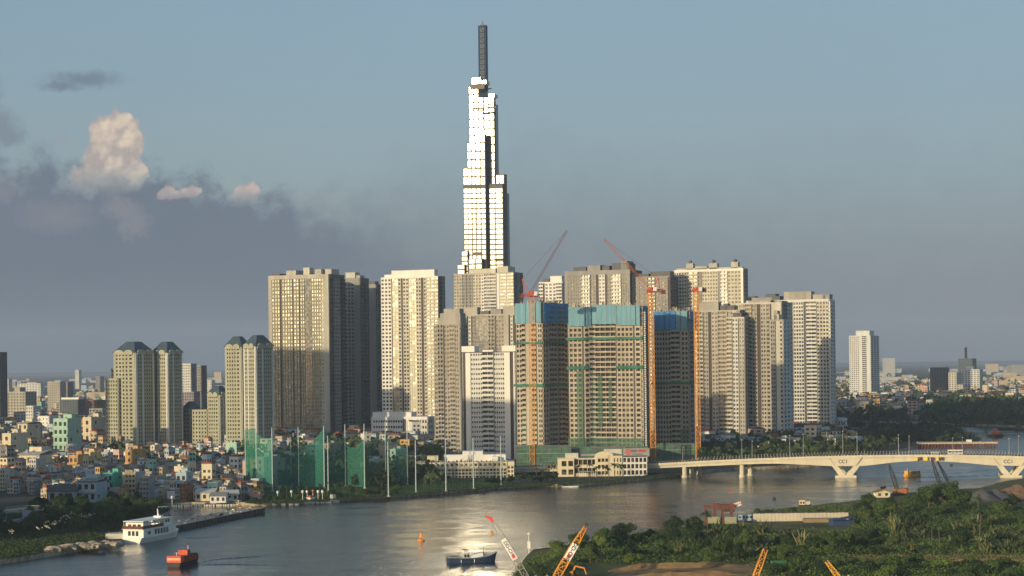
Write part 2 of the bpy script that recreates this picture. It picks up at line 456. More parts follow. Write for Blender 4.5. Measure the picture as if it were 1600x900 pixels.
# ---------------------------------------------------------------- water, land
def water_mat():
    m = bpy.data.materials.new('river_water'); m.use_nodes = True
    t = NT(m.node_tree); b = t.n['Principled BSDF']
    g = t.new('ShaderNodeNewGeometry')
    b.inputs['Base Color'].default_value = c3(0.016, 0.036, 0.056)
    b.inputs['Specular IOR Level'].default_value = 0.5
    b.inputs['IOR'].default_value = 1.333
    mp = t.new('ShaderNodeMapping'); mp.inputs['Scale'].default_value = (1.0, 0.5, 1.0); t.l.new(g.outputs['Position'], mp.inputs[0])
    mp2 = t.new('ShaderNodeMapping'); mp2.inputs['Scale'].default_value = (1.0, 0.22, 1.0); mp2.inputs['Rotation'].default_value = (0, 0, 0.5); t.l.new(g.outputs['Position'], mp2.inputs[0])
    n1 = t.noise(mp.outputs[0], 0.75, 3.0, 0.7)
    n2 = t.noise(mp.outputs[0], 0.11, 2.0, 0.5)
    patch = t.smooth(t.noise(mp2.outputs[0], 0.016, 4.0, 0.6), 0.38, 0.60)
    h = t.math('ADD', t.math('MULTIPLY', n1, 0.85), t.math('MULTIPLY', n2, 1.2))
    bn = t.new('ShaderNodeBump'); bn.inputs['Distance'].default_value = 1.0
    mp3 = t.new('ShaderNodeMapping'); mp3.inputs['Scale'].default_value = (0.010, 0.045, 1.0); mp3.inputs['Rotation'].default_value = (0, 0, -0.12); t.l.new(g.outputs['Position'], mp3.inputs[0])
    streak = t.smooth(t.noise(mp3.outputs[0], 1.0, 5.0, 0.65), 0.35, 0.65)
    rip = t.smooth(t.math('ADD', t.math('MULTIPLY', streak, 0.55), t.math('MULTIPLY', patch, 0.55)), 0.25, 0.85)
    t.l.new(t.math('ADD', 0.13, t.math('MULTIPLY', rip, 0.42)), bn.inputs['Strength'])
    t.l.new(h, bn.inputs['Height']); t.l.new(bn.outputs[0], b.inputs['Normal'])
    t.l.new(t.math('ADD', 0.07, t.math('MULTIPLY', rip, 0.10)), b.inputs['Roughness'])
    return m
WATER = water_mat()
mb = MB(); mb.poly([(-30000, -300, 0), (30000, -300, 0), (30000, 40000, 0), (-30000, 40000, 0)], WATER)
mb.build('water', kind='structure')

def ground_mat(name, a, b_, scale=0.02, c=None):
    m = bpy.data.materials.new(name); m.use_nodes = True
    t = NT(m.node_tree); b = t.n['Principled BSDF']; g = t.new('ShaderNodeNewGeometry')
    n = t.noise(g.outputs['Position'], scale, 6.0, 0.65)
    stops = [(0.35, a), (0.6, b_)] + ([(0.72, c)] if c else [])
    t.l.new(t.ramp(n, stops), b.inputs['Base Color']); b.inputs['Roughness'].default_value = 0.95
    b.inputs['Specular IOR Level'].default_value = 0.1
    return m
CITYG = ground_mat('city_ground', (0.05, 0.06, 0.04), (0.10, 0.09, 0.075), 0.01, (0.05, 0.065, 0.035))
BANKG = ground_mat('bank_soil', (0.06, 0.08, 0.03), (0.16, 0.14, 0.06), 0.05)
DIRT = ground_mat('orange_dirt', (0.17, 0.12, 0.06), (0.34, 0.21, 0.10), 0.12)
STONEB = ground_mat('stone_bank', (0.18, 0.15, 0.11), (0.48, 0.40, 0.28), 0.35)
def land(name, shore, rest, z, m, mside=None):
    """a raised sheet: the shore points are photo pixels on the water, the rest are plan points"""
    pts = []
    for p in shore:
        q = G(p[0], p[1], 0); pts.append((q.x, q.y))
    # soften the long straight runs
    out = []
    for i in range(len(pts) - 1):
        a, b = Vector(pts[i]), Vector(pts[i + 1]); n = max(1, int((b - a).length / 14))
        for k in range(n):
            q = a.lerp(b, k / n); j = 0.8 if k else 0.3
            out.append((q.x + rnd.uniform(-j, j), q.y + rnd.uniform(-j, j)))
    out.append(pts[-1]); out += rest
    mb = MB(); n = len(out); ms = mside or m
    import mathutils
    tris = mathutils.geometry.tessellate_polygon([[Vector((x, y, 0)) for x, y in out]])
    mb.v = [(x, y, z) for x, y in out] + [(x, y, -1.0) for x, y in out]
    mb.mi(m); mb.mi(ms)
    for t in tris: mb.f.append(tuple(t)); mb.m.append(0)
    for i in range(n):
        q = (i + 1) % n; mb.f.append((i, q, n + q, n + i)); mb.m.append(1)
    o = mb.build(name, kind='structure')
    me = o.data; me.validate()
    return o
GZ = 1.8
SHORE_A = [(-60, 890), (0, 882), (60, 873), (120, 863), (188, 852), (200, 842), (215, 832), (240, 812), (266, 805), (264, 799), (246, 799), (243, 793), (300, 790), (415, 790), (480, 787), (560, 781), (640, 776), (700, 771), (780, 764), (850, 760), (870, 762), (900, 760), (940, 757), (1015, 749), (1060, 744), (1100, 739), (1150, 735), (1200, 733), (1280, 729), (1330, 724), (1385, 712), (1400, 706), (1440, 699), (1500, 697), (1528, 693), (1534, 688), (1524, 683), (1508, 677), (1488, 671), (1400, 667), (1310, 664), (1310, 660), (1400, 660), (1480, 663), (1600, 668), (1760, 676)]
land('terrain', SHORE_A, [(3000, 2200), (30000, 9000), (30000, 40000), (-30000, 40000), (-30000, 560), (-230, 560)], GZ, CITYG, STONEB)
SHORE_R = [(790, 935), (806, 905), (818, 885), (835, 866), (870, 862), (920, 853), (1000, 839), (1100, 826), (1200, 803), (1330, 789), (1400, 776), (1480, 770), (1530, 768), (1570, 757), (1620, 750), (1700, 748), (1900, 750)]
land('riverbank_terrain', SHORE_R, [(1500, 1300), (1500, 560), (20, 560)], GZ, BANKG)
def sheet(name, pxs, z, m, kind='structure'):
    mb = MB(); mb.poly([(G(x, y, z).x, G(x, y, z).y, z) for x, y in pxs], m); return mb.build(name, kind=kind)
sheet('dirt_road', [(940, 903), (970, 889), (1130, 884), (1250, 876), (1420, 872), (1640, 876), (1640, 884), (1430, 882), (1300, 886), (1200, 893), (1150, 903)], GZ + 0.01, DIRT)
def berm(name, pxs, h_, run, m):
    """an earth bank, raised and sloped towards the camera side to catch the low sun"""
    mb = MB(); mb.mi(m); n = 0; pts = []
    for i in range(len(pxs) - 1):
        a, b = G(*pxs[i], GZ), G(*pxs[i + 1], GZ); k = max(2, int((b - a).length / 2.5))
        for j in range(k): pts.append(a.lerp(b, j / k))
    pts.append(G(*pxs[-1], GZ)); N = len(pts)
    for i, p in enumerate(pts):
        hh = h_ * min(1, i / 4, (N - 1 - i) / 4) * rnd.uniform(.75, 1.1) + .02
        for (dy, z) in ((-run * rnd.uniform(.85, 1.2), 0), (-run * .55 * rnd.uniform(.8, 1.2), hh * rnd.uniform(.4, .6)), (0, hh), (run * .9, hh * .9), (run * 2.2, 0)):
            mb.v.append((p.x + rnd.uniform(-.3, .3), p.y + dy + rnd.uniform(-.2, .2), GZ + z - (.05 if z == 0 else 0)))
    for i in range(N - 1):
        for j in range(4): a = i * 5 + j; mb.f.append((a, a + 5, a + 6, a + 1)); mb.m.append(0)
    mb.build(name, kind='structure')
berm('sunward_earth_bank', [(950, 893), (1010, 888), (1090, 886), (1165, 884)], 1.7, 2.2, DIRT)
berm('sunward_earth_bank', [(960, 906), (1060, 901), (1165, 897)], 1.6, 2.2, DIRT)
berm('sunward_earth_bank', [(1320, 880), (1450, 877), (1560, 877), (1640, 880)], 1.0, 1.6, DIRT)  # added along the road so its tilted face catches more sun
berm('sunward_earth_bank', [(1180, 892), (1250, 886), (1330, 881)], 1.1, 1.6, DIRT)

# ---------------------------------------------------------------- haze
hm = bpy.data.materials.new('haze'); hm.use_nodes = True
h = NT(hm.node_tree); h.n.clear()
pv = h.new('ShaderNodeVolumePrincipled'); pv.inputs['Color'].default_value = c3(0.60, 0.74, 0.96); pv.inputs['Density'].default_value = 0.00006
pv.inputs['Anisotropy'].default_value = 0.0
ho = h.new('ShaderNodeOutputMaterial'); h.l.new(pv.outputs[0], ho.inputs['Volume'])
mb = MB(); mb.box(-16000, 16000, -400, 21000, -2.5, 480, hm)
mb.build('haze', kind='stuff')

# ---------------------------------------------------------------- the tall towers
B = 'w'
def S_(*a): return list(a)
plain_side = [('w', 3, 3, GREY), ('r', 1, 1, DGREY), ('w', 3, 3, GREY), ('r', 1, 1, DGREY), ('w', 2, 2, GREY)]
VIN = 'housing towers of the riverside estate'
kw5 = dict(wr=0.72, hr=0.60)
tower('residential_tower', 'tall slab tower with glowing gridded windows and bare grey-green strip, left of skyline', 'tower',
      421, 515, 539, 428, 1700,
      [('p', 5, 1, TAN), ('w', 13, 3, GRIDW, GLASSB, kw5), ('r', 3, 1, BROWN), ('w', 17, 4, GRIDW, GLASSB, kw5), ('r', 1.3, 1, BROWN), ('w', 9, 2, GRIDW, GLASSB, kw5), ('r', 1.5, 1, BROWN), ('w', 7, 2, GRIDW, GLASSB, kw5), ('g', 11, 3, SAGE, GLASSK), ('w', 15, 4, GRIDW, GLASSB, kw5), ('w', 4, 1, TAN, GLASSB), ('p', 8, 1, TAN)],
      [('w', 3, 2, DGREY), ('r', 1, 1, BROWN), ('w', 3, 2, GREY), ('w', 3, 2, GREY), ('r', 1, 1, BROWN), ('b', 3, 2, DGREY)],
      roof=roof_boxes((.26, .42, 4, TAN), (.58, .68, 6, CREAM, 0.02, 0.3), (.74, .84, 4.5, TAN), (.86, .97, 4.5, TAN, .3, .8), (.02, .15, 1.5, DGREY)), core=TAN, group=VIN, parapet=3.5)
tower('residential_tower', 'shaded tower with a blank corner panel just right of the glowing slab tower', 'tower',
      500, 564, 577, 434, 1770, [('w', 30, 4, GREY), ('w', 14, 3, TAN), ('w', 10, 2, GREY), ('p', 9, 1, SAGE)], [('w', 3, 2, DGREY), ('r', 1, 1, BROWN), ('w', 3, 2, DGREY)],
      roof=roof_boxes((.62, .85, 5, CREAM), (.88, .97, 2, TAN)), group=VIN, parapet=5)
tower('residential_tower', 'dark blue-grey tower, last and lowest of the shaded left group', 'tower',
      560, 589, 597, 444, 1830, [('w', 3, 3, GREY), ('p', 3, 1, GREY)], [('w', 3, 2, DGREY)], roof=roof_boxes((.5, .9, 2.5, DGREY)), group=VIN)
tower('residential_tower', 'cream tower with white roof screen and two brown strips, alone left of the supertall', 'tower',
      597, 686, 694, 431, 1700,
      [('w', 16, 3, WHITE), ('r', 1, 1, BROWN), ('g', 9, 2, TAN, GLASSB), ('w', 5, 1, CREAM), ('r', 2.6, 1, BROWN), ('w', 9, 2, CREAM), ('g', 11, 3, TAN, GLASSB), ('w', 8, 2, CREAM), ('r', 3.6, 1, BROWN), ('w', 4, 1, CREAM), ('B', 18, 3, CREAM, GLASSB)],
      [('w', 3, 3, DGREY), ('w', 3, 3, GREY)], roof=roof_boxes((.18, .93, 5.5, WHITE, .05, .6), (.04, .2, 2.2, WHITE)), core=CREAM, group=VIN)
tower('residential_tower', 'cream and grey block with a white window frame, right in front of the supertall foot', 'tower',
      711, 804, 818, 425, 1960,
      [('w', 12, 3, TAN), ('W', 16, 3, GREY), ('w', 13, 3, CREAM), ('W', 4, 1, WHITE), ('b', 18, 2, PALE), ('p', 4, 1, WHITE), ('B', 21, 2, CREAM, GLASSB)],
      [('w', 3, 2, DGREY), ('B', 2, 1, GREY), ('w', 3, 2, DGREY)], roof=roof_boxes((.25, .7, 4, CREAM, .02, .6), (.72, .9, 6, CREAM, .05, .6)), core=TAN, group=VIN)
tower('residential_tower', 'tower with tan end piers and bluish recessed middle, behind the white slab block', 'tower',
      722, 806, 812, 490, 1640,
      [('P', 9, 1, TAN), ('r', 2, 1, BROWN), ('w', 4, 1, PALE), ('r', 2, 1, BROWN), ('w', 5, 2, GREY), ('g', 20, 5, GREY, GLASSK), ('b', 10, 2, GREY), ('w', 13, 3, STONE), ('P', 7, 1, TAN), ('r', 2, 1, BROWN), ('w', 4, 1, PALE), ('r', 3, 1, BROWN)],
      [('w', 3, 3, DGREY)], roof=roof_boxes((.0, .3, 6, TAN, 0, .5), (.78, .99, 6, TAN, 0, .5), (.35, .5, 2.5, DGREY), (.53, .73, 4, GREY)), group=VIN)
def step_roof(root, W1, W2, H):
    for i, (x0, x1, h, y0) in enumerate([(.12, 1.0, 4, .05), (.2, .97, 8, .15), (.3, .9, 11.5, .3)]):
        mb = MB(); mb.box(-W1 + W1 * x0, -W1 + W1 * x1, W2 * y0, W2 * .9, 0, h - i * 4 + .3, STONE)
        o = mb.build('roof_terrace', root); o.location = (0, 0, H + i * 4 - .3 * (i > 0))
tower('residential_tower', 'stone-coloured tower with stepped roof terraces between the cream tower and the white slab', 'tower',
      679, 720, 727, 505, 1480,
      [('w', 7, 1, STONE), ('b', 9, 2, GREY), ('w', 9, 2, STONE), ('B', 8, 2, STONE, GLASS), ('w', 6, 2, STONE), ('p', 2, 1, STONE)],
      [('w', 3, 3, STONE)], roof=step_roof, core=STONE, group=VIN)
def white_ends(root, W1, W2, H):
    for x0, x1, hh in ((-.01, .24, 4.2), (.77, 1.03, 4.2), (.4, .6, 1.2)):
        mb = MB(); mb.box(-W1 + W1 * x0, -W1 + W1 * x1, -1.3, W2 * .5, 0, hh, WHITE); o = mb.build('parapet', root); o.location = (0, 0, H + .02)
tower('apartment_block', 'white slab block with raised roof ends and dark balconies down its middle', 'apartment block',
      724, 805, 811, 549, 1370,
      [('r', 5, 1, BROWN), ('P', 8, 1, WHITE), ('w', 19, 5, PALE, GLASS, dict(wr=.6, hr=.42)), ('b', 18, 2, PALE, GLASS), ('w', 17, 5, PALE, GLASS, dict(wr=.6, hr=.42)), ('P', 9, 1, WHITE), ('r', 5, 1, BROWN), ('p', 2, 1, WHITE)],
      [('w', 3, 2, PALE), ('r', 1, 1, BROWN)], fh=3.5, roof=white_ends, core=PALE, parapet=.6)
tower('residential_tower', 'small white penthouse tower peeping over the blue screens beside the tall crane', 'tower',
      844, 880, 887, 440, 1900, [('b', 3, 2, WHITE), ('r', 1, 1, DGREY), ('w', 8, 3, WHITE), ('b', 4, 2, WHITE)], [('w', 3, 3, PALE)],
      roof=roof_boxes((.45, .95, 5.5, WHITE), (.15, .4, 3, DGREY)), core=WHITE)
tower('residential_tower', 'wide grey tower with dark brown strips and a cluttered roof, behind the middle building site', 'tower',
      884, 986, 1004, 421, 1750,
      [('p', 4, 1, GREY), ('w', 9, 2, GREY), ('w', 12, 4, GREY), ('b', 12, 3, PALE, GLASSB), ('r', 1, 1, BROWN), ('w', 8, 2, GREY), ('r', 4, 1, BROWN), ('w', 9, 2, PALE), ('r', 3, 1, BROWN), ('w', 7, 2, GREY), ('b', 13, 3, PALE, GLASSB), ('w', 10, 3, GREY), ('p', 3, 1, GREY)],
      [('r', 1, 1, BROWN), ('p', 2, 1, TAN), ('w', 3, 3, GREY)], roof=roof_boxes((.1, .3, 3.5, DGREY), (.32, .52, 5, GREY), (.55, .66, 4, DGREY), (.7, .96, 6, DGREY), (.84, .93, 8, GREY)), group=VIN, parapet=4)
tower('residential_tower', 'narrow grey tower squeezed between two wide ones, behind the crane with the raised jib', 'tower',
      985, 1048, 1060, 431, 1744, [('w', 20, 4, GREY), ('b', 8, 2, GREY, GLASSB), ('w', 14, 4, GREY), ('r', 2, 1, BROWN)], [('w', 3, 3, DGREY)],
      roof=roof_boxes((.5, .98, 4, DGREY), (.2, .45, 2.5, DGREY)), group=VIN)
def urns(root, W1, W2, H):
    for x0, x1, h in ((.17, .27, 6), (.50, .62, 5.5), (.82, .92, 6), (.02, .98, 1.4), (.3, .47, 3)):
        mb = MB(); mb.box(-W1 + W1 * x0, -W1 + W1 * x1, W2 * .1, W2 * .55, 0, h, TAN); o = mb.build('plant_room', root); o.location = (0, 0, H)
    for x in (.22, .56, .87):
        mb = MB(); mb.lathe([(1.0, 0), (1.8, 1), (1.8, 2), (.6, 2.8)], DGREY); o = mb.build('water_tank', root); o.location = (-W1 + W1 * x, W2 * .3, H + 6)
tower('residential_tower', 'wide sunlit tower with three little roof tanks, right of the wide grey one', 'tower',
      1055, 1163, 1168, 419, 1750,
      [('w', 7, 2, WHITE), ('w', 12, 3, CREAM), ('r', 2, 1, GREY), ('b', 14, 2, CREAM, GLASSB), ('W', 6, 1, GREY), ('w', 24, 6, CREAM), ('r', 4, 1, GREY), ('b', 10, 2, WHITE, GLASSB), ('w', 20, 4, CREAM), ('P', 3, 1, WHITE)],
      [('w', 3, 3, GREY)], roof=urns, core=TAN, group=VIN, parapet=2)
N1 = tower('residential_tower', 'beige tower with a dark ladder strip, directly right of the rightmost orange crane', 'tower',
      1090, 1158, 1163, 484, 1556,
      [('b', 10, 2, TAN), ('w', 8, 2, STONE), ('r', 5, 1, BROWN), ('w', 10, 2, TAN), ('r', 1, 1, GREY), ('b', 14, 2, TAN), ('w', 9, 2, STONE), ('w', 11, 2, CREAM, GLASS, dict(wr=.35, hr=.45))],
      [('w', 3, 3, GREY)], roof=roof_boxes((.0, .5, 6.5, STONE, 0, .6), (.52, .85, 3.5, DGREY), (.6, .7, 5, DGREY)), core=TAN, group=VIN)
tower('residential_tower', 'narrow pale tower with a small dark roof box, wedged left of the ribbed crown', 'tower',
      1137, 1164, 1168, 495, 1548, [('b', 8, 1, CREAM), ('w', 9, 2, PALE), ('r', 1.5, 1, BROWN), ('w', 8, 2, TAN, GLASS, dict(wr=.4, hr=.45))], [('w', 3, 2, GREY)], roof=roof_boxes((.3, .8, 3, DGREY), (.5, .7, 5, STONE)), core=TAN, group=VIN)
tower('residential_tower', 'slender stepped beige tower just right of the ribbed crown strip', 'tower',
      1205, 1224, 1234, 499, 1543, [('w', 8, 2, STONE), ('r', 1.2, 1, BROWN), ('p', 6, 1, CREAM), ('w', 5, 1, CREAM)], [('w', 3, 2, PALE)], roof=roof_boxes((.1, .6, 4, CREAM), (.2, .5, 7, STONE)), core=CREAM, group=VIN)
tower('residential_tower', 'beige tower with a ribbed crown and a plain sunlit cream corner panel', 'tower',
      1148, 1222, 1238, 472, 1551,
      [('w', 8, 2, CREAM, GLASS, dict(wr=.35, hr=.45)), ('w', 10, 2, TAN), ('b', 10, 1, TAN), ('w', 8, 2, STONE), ('r', 5.5, 1, BROWN), ('w', 8, 2, TAN), ('w', 7, 1, STONE), ('r', 2, 1, BROWN), ('p', 15, 1, CREAM)],
      [('w', 3, 3, GREY), ('w', 3, 3, PALE)], roof=roof_boxes((.3, .78, 1.5, STONE, 0, .6), (.6, .98, 1.0, GREY)), core=TAN, group=VIN)
tower('residential_tower', 'broad pale tower with brown roof blocks, rightmost of the riverside cluster', 'tower',
      1168, 1296, 1305, 467, 1710,
      [('w', 30, 7, PALE), ('w', 11, 3, WHITE, GLASS, kw5), ('r', 2, 1, BROWN), ('w', 12, 4, GREY, GLASS, kw5), ('w', 12, 4, PALE, GLASS, kw5), ('r', 3, 1, DGREY), ('b', 12, 2, PALE), ('w', 14, 4, CREAM)],
      [('b', 2, 1, WHITE), ('w', 3, 2, PALE)], roof=roof_boxes((.05, .3, 2.5, GREY), (.45, .78, 7, STONE), (.8, .93, 4, STONE), (.3, .4, 3.5, DGREY), (.94, 1.0, 4, GREY)), core=GREY, group=VIN, parapet=2)
tower('residential_tower', 'bluish tower top showing behind the broad pale tower and the ribbed crown', 'tower',
      1150, 1215, 1225, 467, 1900, [('w', 10, 6, DGREY), ('w', 10, 6, GREY)], [('w', 3, 3, DGREY)], roof=roof_boxes((.2, .45, 3, SLATE), (.7, .95, 5, SLATE)))
tower('tower_podium', 'low white podium block with a red emblem at the foot of the broad pale tower', 'building',
      1240, 1290, 1296, 668, 1600, [('p', 10, 1, WHITE), ('w', 6, 3, WHITE), ('p', 4, 1, WHITE)], [('w', 3, 3, WHITE)], fh=4.5, roof=roof_boxes((.0, .9, 3, SLATE)), core=WHITE)
tower('hospital', 'long low white office building with ribbon windows before the cream tower', 'building',
      581, 668, 680, 651, 1580, [('p', 2, 1, WHITE), ('w', 40, 12, WHITE, GLASS, dict(wr=.75, hr=.4)), ('r', 5, 1, DGREY), ('p', 14, 1, WHITE), ('w', 14, 4, PALE)], [('w', 3, 3, PALE)], fh=4.6,
      roof=roof_boxes((.0, .7, 3.5, WHITE, .1, .8)), core=WHITE, parapet=2)

# ---------------------------------------------------------------- unseen blocks added beyond the left edge of the view to cast evening shadows into it
def shadow_tower(p, s_, w_, d_, h_, label):
    x, y = s_ * -math.sin(SUN_AZ) + p * math.cos(SUN_AZ), s_ * -math.cos(SUN_AZ) - p * math.sin(SUN_AZ)
    root = thing('office_tower', label, 'tower', (x, y, GZ), -SUN_AZ)  # unseen shadow caster, added only to shade parts of the view
    wall, wins = MB(), []
    wall.box(-w_ / 2, w_ / 2, 0, d_, 0, h_, GREY)
    for (ox, oy, an, W) in ((-w_ / 2, 0, 0, w_), (w_ / 2, 0, R(90), d_)):
        F = Face(ox, oy, an, wall, wins); F.seg('b', 0, W, 0, h_ - .5, 4.0, max(2, int(W / 8)), PALE, GLASSK)
    flush(root, wall, wins, 0); return root
shadow_tower(-1293, -500, 84, 36, 180, 'very tall added shadow-casting tower outside the left picture edge')
shadow_tower(-935, -450, 100, 20, 128, 'tall added shadow-casting slab outside the left picture edge')
shadow_tower(-812, -480, 74, 20, 30, 'long mid-rise added shadow caster outside the left picture edge')
shadow_tower(-706, -350, 95, 20, 33, 'lower long added shadow caster outside the left picture edge')
# ---------------------------------------------------------------- the supertall
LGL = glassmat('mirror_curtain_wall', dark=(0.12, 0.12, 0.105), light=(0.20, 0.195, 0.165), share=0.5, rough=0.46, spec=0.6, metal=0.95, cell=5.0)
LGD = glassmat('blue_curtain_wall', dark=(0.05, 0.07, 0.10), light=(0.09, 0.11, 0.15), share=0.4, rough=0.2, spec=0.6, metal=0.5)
LFR = mat('curtain_wall_frame', (0.05, 0.048, 0.042), rough=0.5)
SPIRE = mat('spire_cladding', (0.010, 0.030, 0.075), rough=0.6, spec=0.1)
SPIREL = mat('spire_lattice', (0.13, 0.15, 0.17), rough=0.6)
def supertall():
    D0, a = 2150.0, R(20.4)
    C = Vector((tx(757, 300) * D0, D0))
    root = thing('supertall_tower', 'tapering mirror-glass supertall of bundled tubes with a dark spire', 'skyscraper', (C.x, C.y, GZ), -a)
    wins = []
    M = Matrix.Rotation(a, 2)
    allwins = []
    # photo columns of left edge, near corner, right edge; top row; distance; floor step in the upper and lower body; central joint
    blocks = [
        ('tube', 735.0, 757.5, 758.5, 133, 2166, 3), ('tube', 757.5, 774.5, 776.5, 150, 2163.3, 2),
        ('tube', 774.0, 789.5, 793.5, 272, 2161.5, 2), ('tube', 725.5, 735.5, 736.0, 262, 2167, 1),
        ('tube', 745.0, 759.8, 762.8, 209, 2156, 2), ('tube', 732.0, 745.0, 745.5, 222, 2161, 2),
        ('tube', 763.5, 787, 788.5, 286, 2155.5, 2),
        ('tube', 722.0, 732, 733, 392, 2162, 1), ('tube', 715.5, 727, 728, 413, 2160, 1), ('tube', 733, 754, 757.5, 404, 2151, 2), ('tube', 783.0, 803, 805, 417, 2150, 2)]
    for name, xl, xc, xr, yt, D, nb in blocks:
        py = (yt + 568) / 2
        Cb = Vector((tx(xc, py) * D, D))
        tl = tx(xl, py)
        W1 = (Cb.x - tl * Cb.y) / (math.cos(a) + tl * math.sin(a)); W2 = max(4.0, (tx(xr, py) * Cb.y - Cb.x) / (math.sin(a) - tx(xr, py) * math.cos(a)))
        H = P(xc, yt, D).z - GZ
        rel = M @ (Cb - C)
        wall = MB(); w_ = []
        x, y = rel.x, rel.y
        wall.box(x - W1, x, y, y + W2, 0, H, LFR)
        F = Face(x - W1, y, 0, wall, w_)
        zm = min(H, P(757, 296, D).z)
        F.seg('g', 0, W1, 0, zm, 5.8, nb, LFR, LGL, wr=2.6)
        if H > zm + 5:
            n = max(1, int((H - zm) / 7.2))
            F.seg('g', 0, W1, zm + 3.2, H - 0.3, 9.0, nb, LFR, LGL, wr=3.2)
            F.box(0, W1, zm, zm + 3.2, 0, .3, DGREY)
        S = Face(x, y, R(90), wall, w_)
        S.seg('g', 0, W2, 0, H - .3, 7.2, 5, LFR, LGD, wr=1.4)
        o = wall.build(name, root)
        allwins += w_
    for (x0, x1, yt) in ((737, 771, 160), (730, 787, 300)):
        Cb = Vector((tx(x1, 400) * 2190, 2190)); tl = tx(x0, 400); W1 = (Cb.x - tl * Cb.y) / (math.cos(a) + tl * math.sin(a)); rel = M @ (Cb - C)
        cr = MB(); cr.box(rel.x - W1, rel.x - 2, rel.y + 1, rel.y + 26, 0, P(760, yt, 2190).z - GZ, LGD); cr.build('core', root)
    # roof pieces, plant bands
    def part(nm, xl, xr, y0, y1, D, m, dep=12):
        A0, B0 = P(xl, y1, D), P(xr, y0, D)
        q = M @ (Vector((A0.x, A0.y)) - C)
        mb = MB(); wd = (B0.x - A0.x) / math.cos(a); mb.box(q.x, q.x + wd, q.y, q.y + dep, A0.z - GZ, B0.z - GZ, m)
        return mb.build(nm, root)
    part('roof_crown', 738, 750.5, 122, 133, 2160, LGL); part('roof_crown', 737.5, 759, 126.5, 133, 2157, LGL)
    part('plant_band', 734.5, 757, 131, 140, 2155, mat('roof_lattice', (0.16, 0.14, 0.11)), 2)
    part('plant_band', 735, 775.5, 168, 171.5, 2151, mat('roof_lattice', (0.16, 0.14, 0.11)), 2)
    part('roof_crown', 764, 772, 147, 152, 2165, LGL)
    part('plant_band', 738, 753, 394, 399, 2130, mat('roof_lattice', (0.16, 0.14, 0.11)), 2)
    # spire
    A0, B0 = P(748.3, 152, 2166), P(762.3, 40, 2166)
    q = M @ (Vector((A0.x, A0.y)) - C); wd = (P(761.5, 40, 2166).x - P(748.3, 40, 2166).x) / math.cos(a) * .93
    z0, z1 = A0.z - GZ, B0.z - GZ
    sp = MB(); sp.box(q.x, q.x + wd, q.y, q.y + 5, z0, z1, SPIRE)
    spo = sp.build('spire', root)
    n = 12
    for k in range(n):
        zc = z1 - 5 - k * (z1 - z0 - 8) / n
        lt = MB(); x0 = q.x + wd * .3; x1 = q.x + wd * .72; t = .45
        for (p0, p1) in (((x0, zc - 1.9), (x1, zc - 1.9)), ((x0, zc + 1.9), (x1, zc + 1.9)), ((x0, zc - 1.9), (x0, zc + 1.9)), ((x1, zc - 1.9), (x1, zc + 1.9)), ((x0, zc - 1.9), (x1, zc + 1.9))):
            lt.bar((p0[0], q.y - .35, p0[1]), (p1[0], q.y - .35, p1[1]), t, SPIREL)
        lt.build('lattice_panel', spo)
    an = MB(); cx, cy = q.x + wd * .5, q.y + 2.5
    an.bar((cx, cy, z1), (cx, cy, z1 + 6.5), .5, DARKST, .25)
    for dx in (-3.4, 3.4):
        an.bar((cx + dx, cy, z1), (cx, cy, z1 + 3.2), .22, DARKST)
    an.bar((cx - 3.8, cy, z1 + .6), (cx + 3.8, cy, z1 + .6), .4, DARKST)
    an.build('antenna', root)
    gm = MB(); g0 = P(762, 139, 2160); g = M @ (Vector((g0.x, g0.y)) - C)
    gm.bar((g.x, g.y, g0.z - GZ - 8), (g.x, g.y, g0.z - GZ), .7, DARKST); gm.bar((g.x - 1, g.y, g0.z - GZ), (g.x + 4.5, g.y, g0.z - GZ + .3), .8, DARKST)
    gm.build('maintenance_crane', root)
    flush(root, MB_dummy(root), allwins, 100)
class MB_dummy:
    def __init__(s, r): pass
    def build(s, *a, **k): pass
_cb = LGL.node_tree.nodes['Principled BSDF']; _cb.inputs['Coat Weight'].default_value = 0.85; _cb.inputs['Coat Roughness'].default_value = 0.15; _cb.inputs['Coat IOR'].default_value = 2.0
supertall()

# ---------------------------------------------------------------- towers under construction
GDUST = mat('dusty_green_net', (0.10, 0.20, 0.14), var=0.35, scale=0.25, rough=0.9, alpha=None)
def net_bands(root, W1, W2, H, zs, ext=1.6):
    for z in zs:
        mb = MB(); mb.box(-W1 - ext, ext, -ext - 0.6, -0.75, z, z + 2.4, GREENN); mb.box(1.15, ext + .6, -ext - .58, W2, z, z + 2.4, GREENN)
        mb.build('catch_net', root)
def site_crown(panels, z_lo, sidecol=BLUEP):
    def f(root, wall, wins, W1, W2, H):
        zz = H - z_lo
        for (x0, x1, top, bot, m) in panels:
            mb = MB(); u0, u1 = -W1 + W1 * x0, -W1 + W1 * x1
            mb.box(u0 + .08, u1 - .08, -2.1, -1.8, H - z_lo + bot, H + top, m)
            k = int((u1 - u0) / 3)
            for i in range(k + 1):
                xx = u0 + .1 + (u1 - u0 - .2) * i / max(1, k); mb.box(max(u0 + .08, xx - .08), min(u1 - .08, xx + .08), -2.22, -2.1, H - z_lo + bot, H + top, SAGE if m is TEALP else DGREY)
            mb.build('screen', root)
        n = 4
        for i in range(n):
            mb = MB(); v0, v1 = W2 * i / n, W2 * (i + 1) / n
            mb.box(1.2, 1.5, v0 + .08, v1 - .08, H - z_lo, H + rnd.uniform(-.3, .4), sidecol); mb.build('screen', root)
        mb = MB()
        for i in range(60):
            x = rnd.uniform(-W1, 0); y = rnd.uniform(0, W2); h_ = rnd.uniform(1, 3.4); mb.box(x, x + rnd.uniform(.2, .8), y, y + .3, 0, h_, CONC if i % 3 else DARKST)
        o = mb.build('rebar', root, kind='stuff'); o.location = (0, 0, H)
    return f
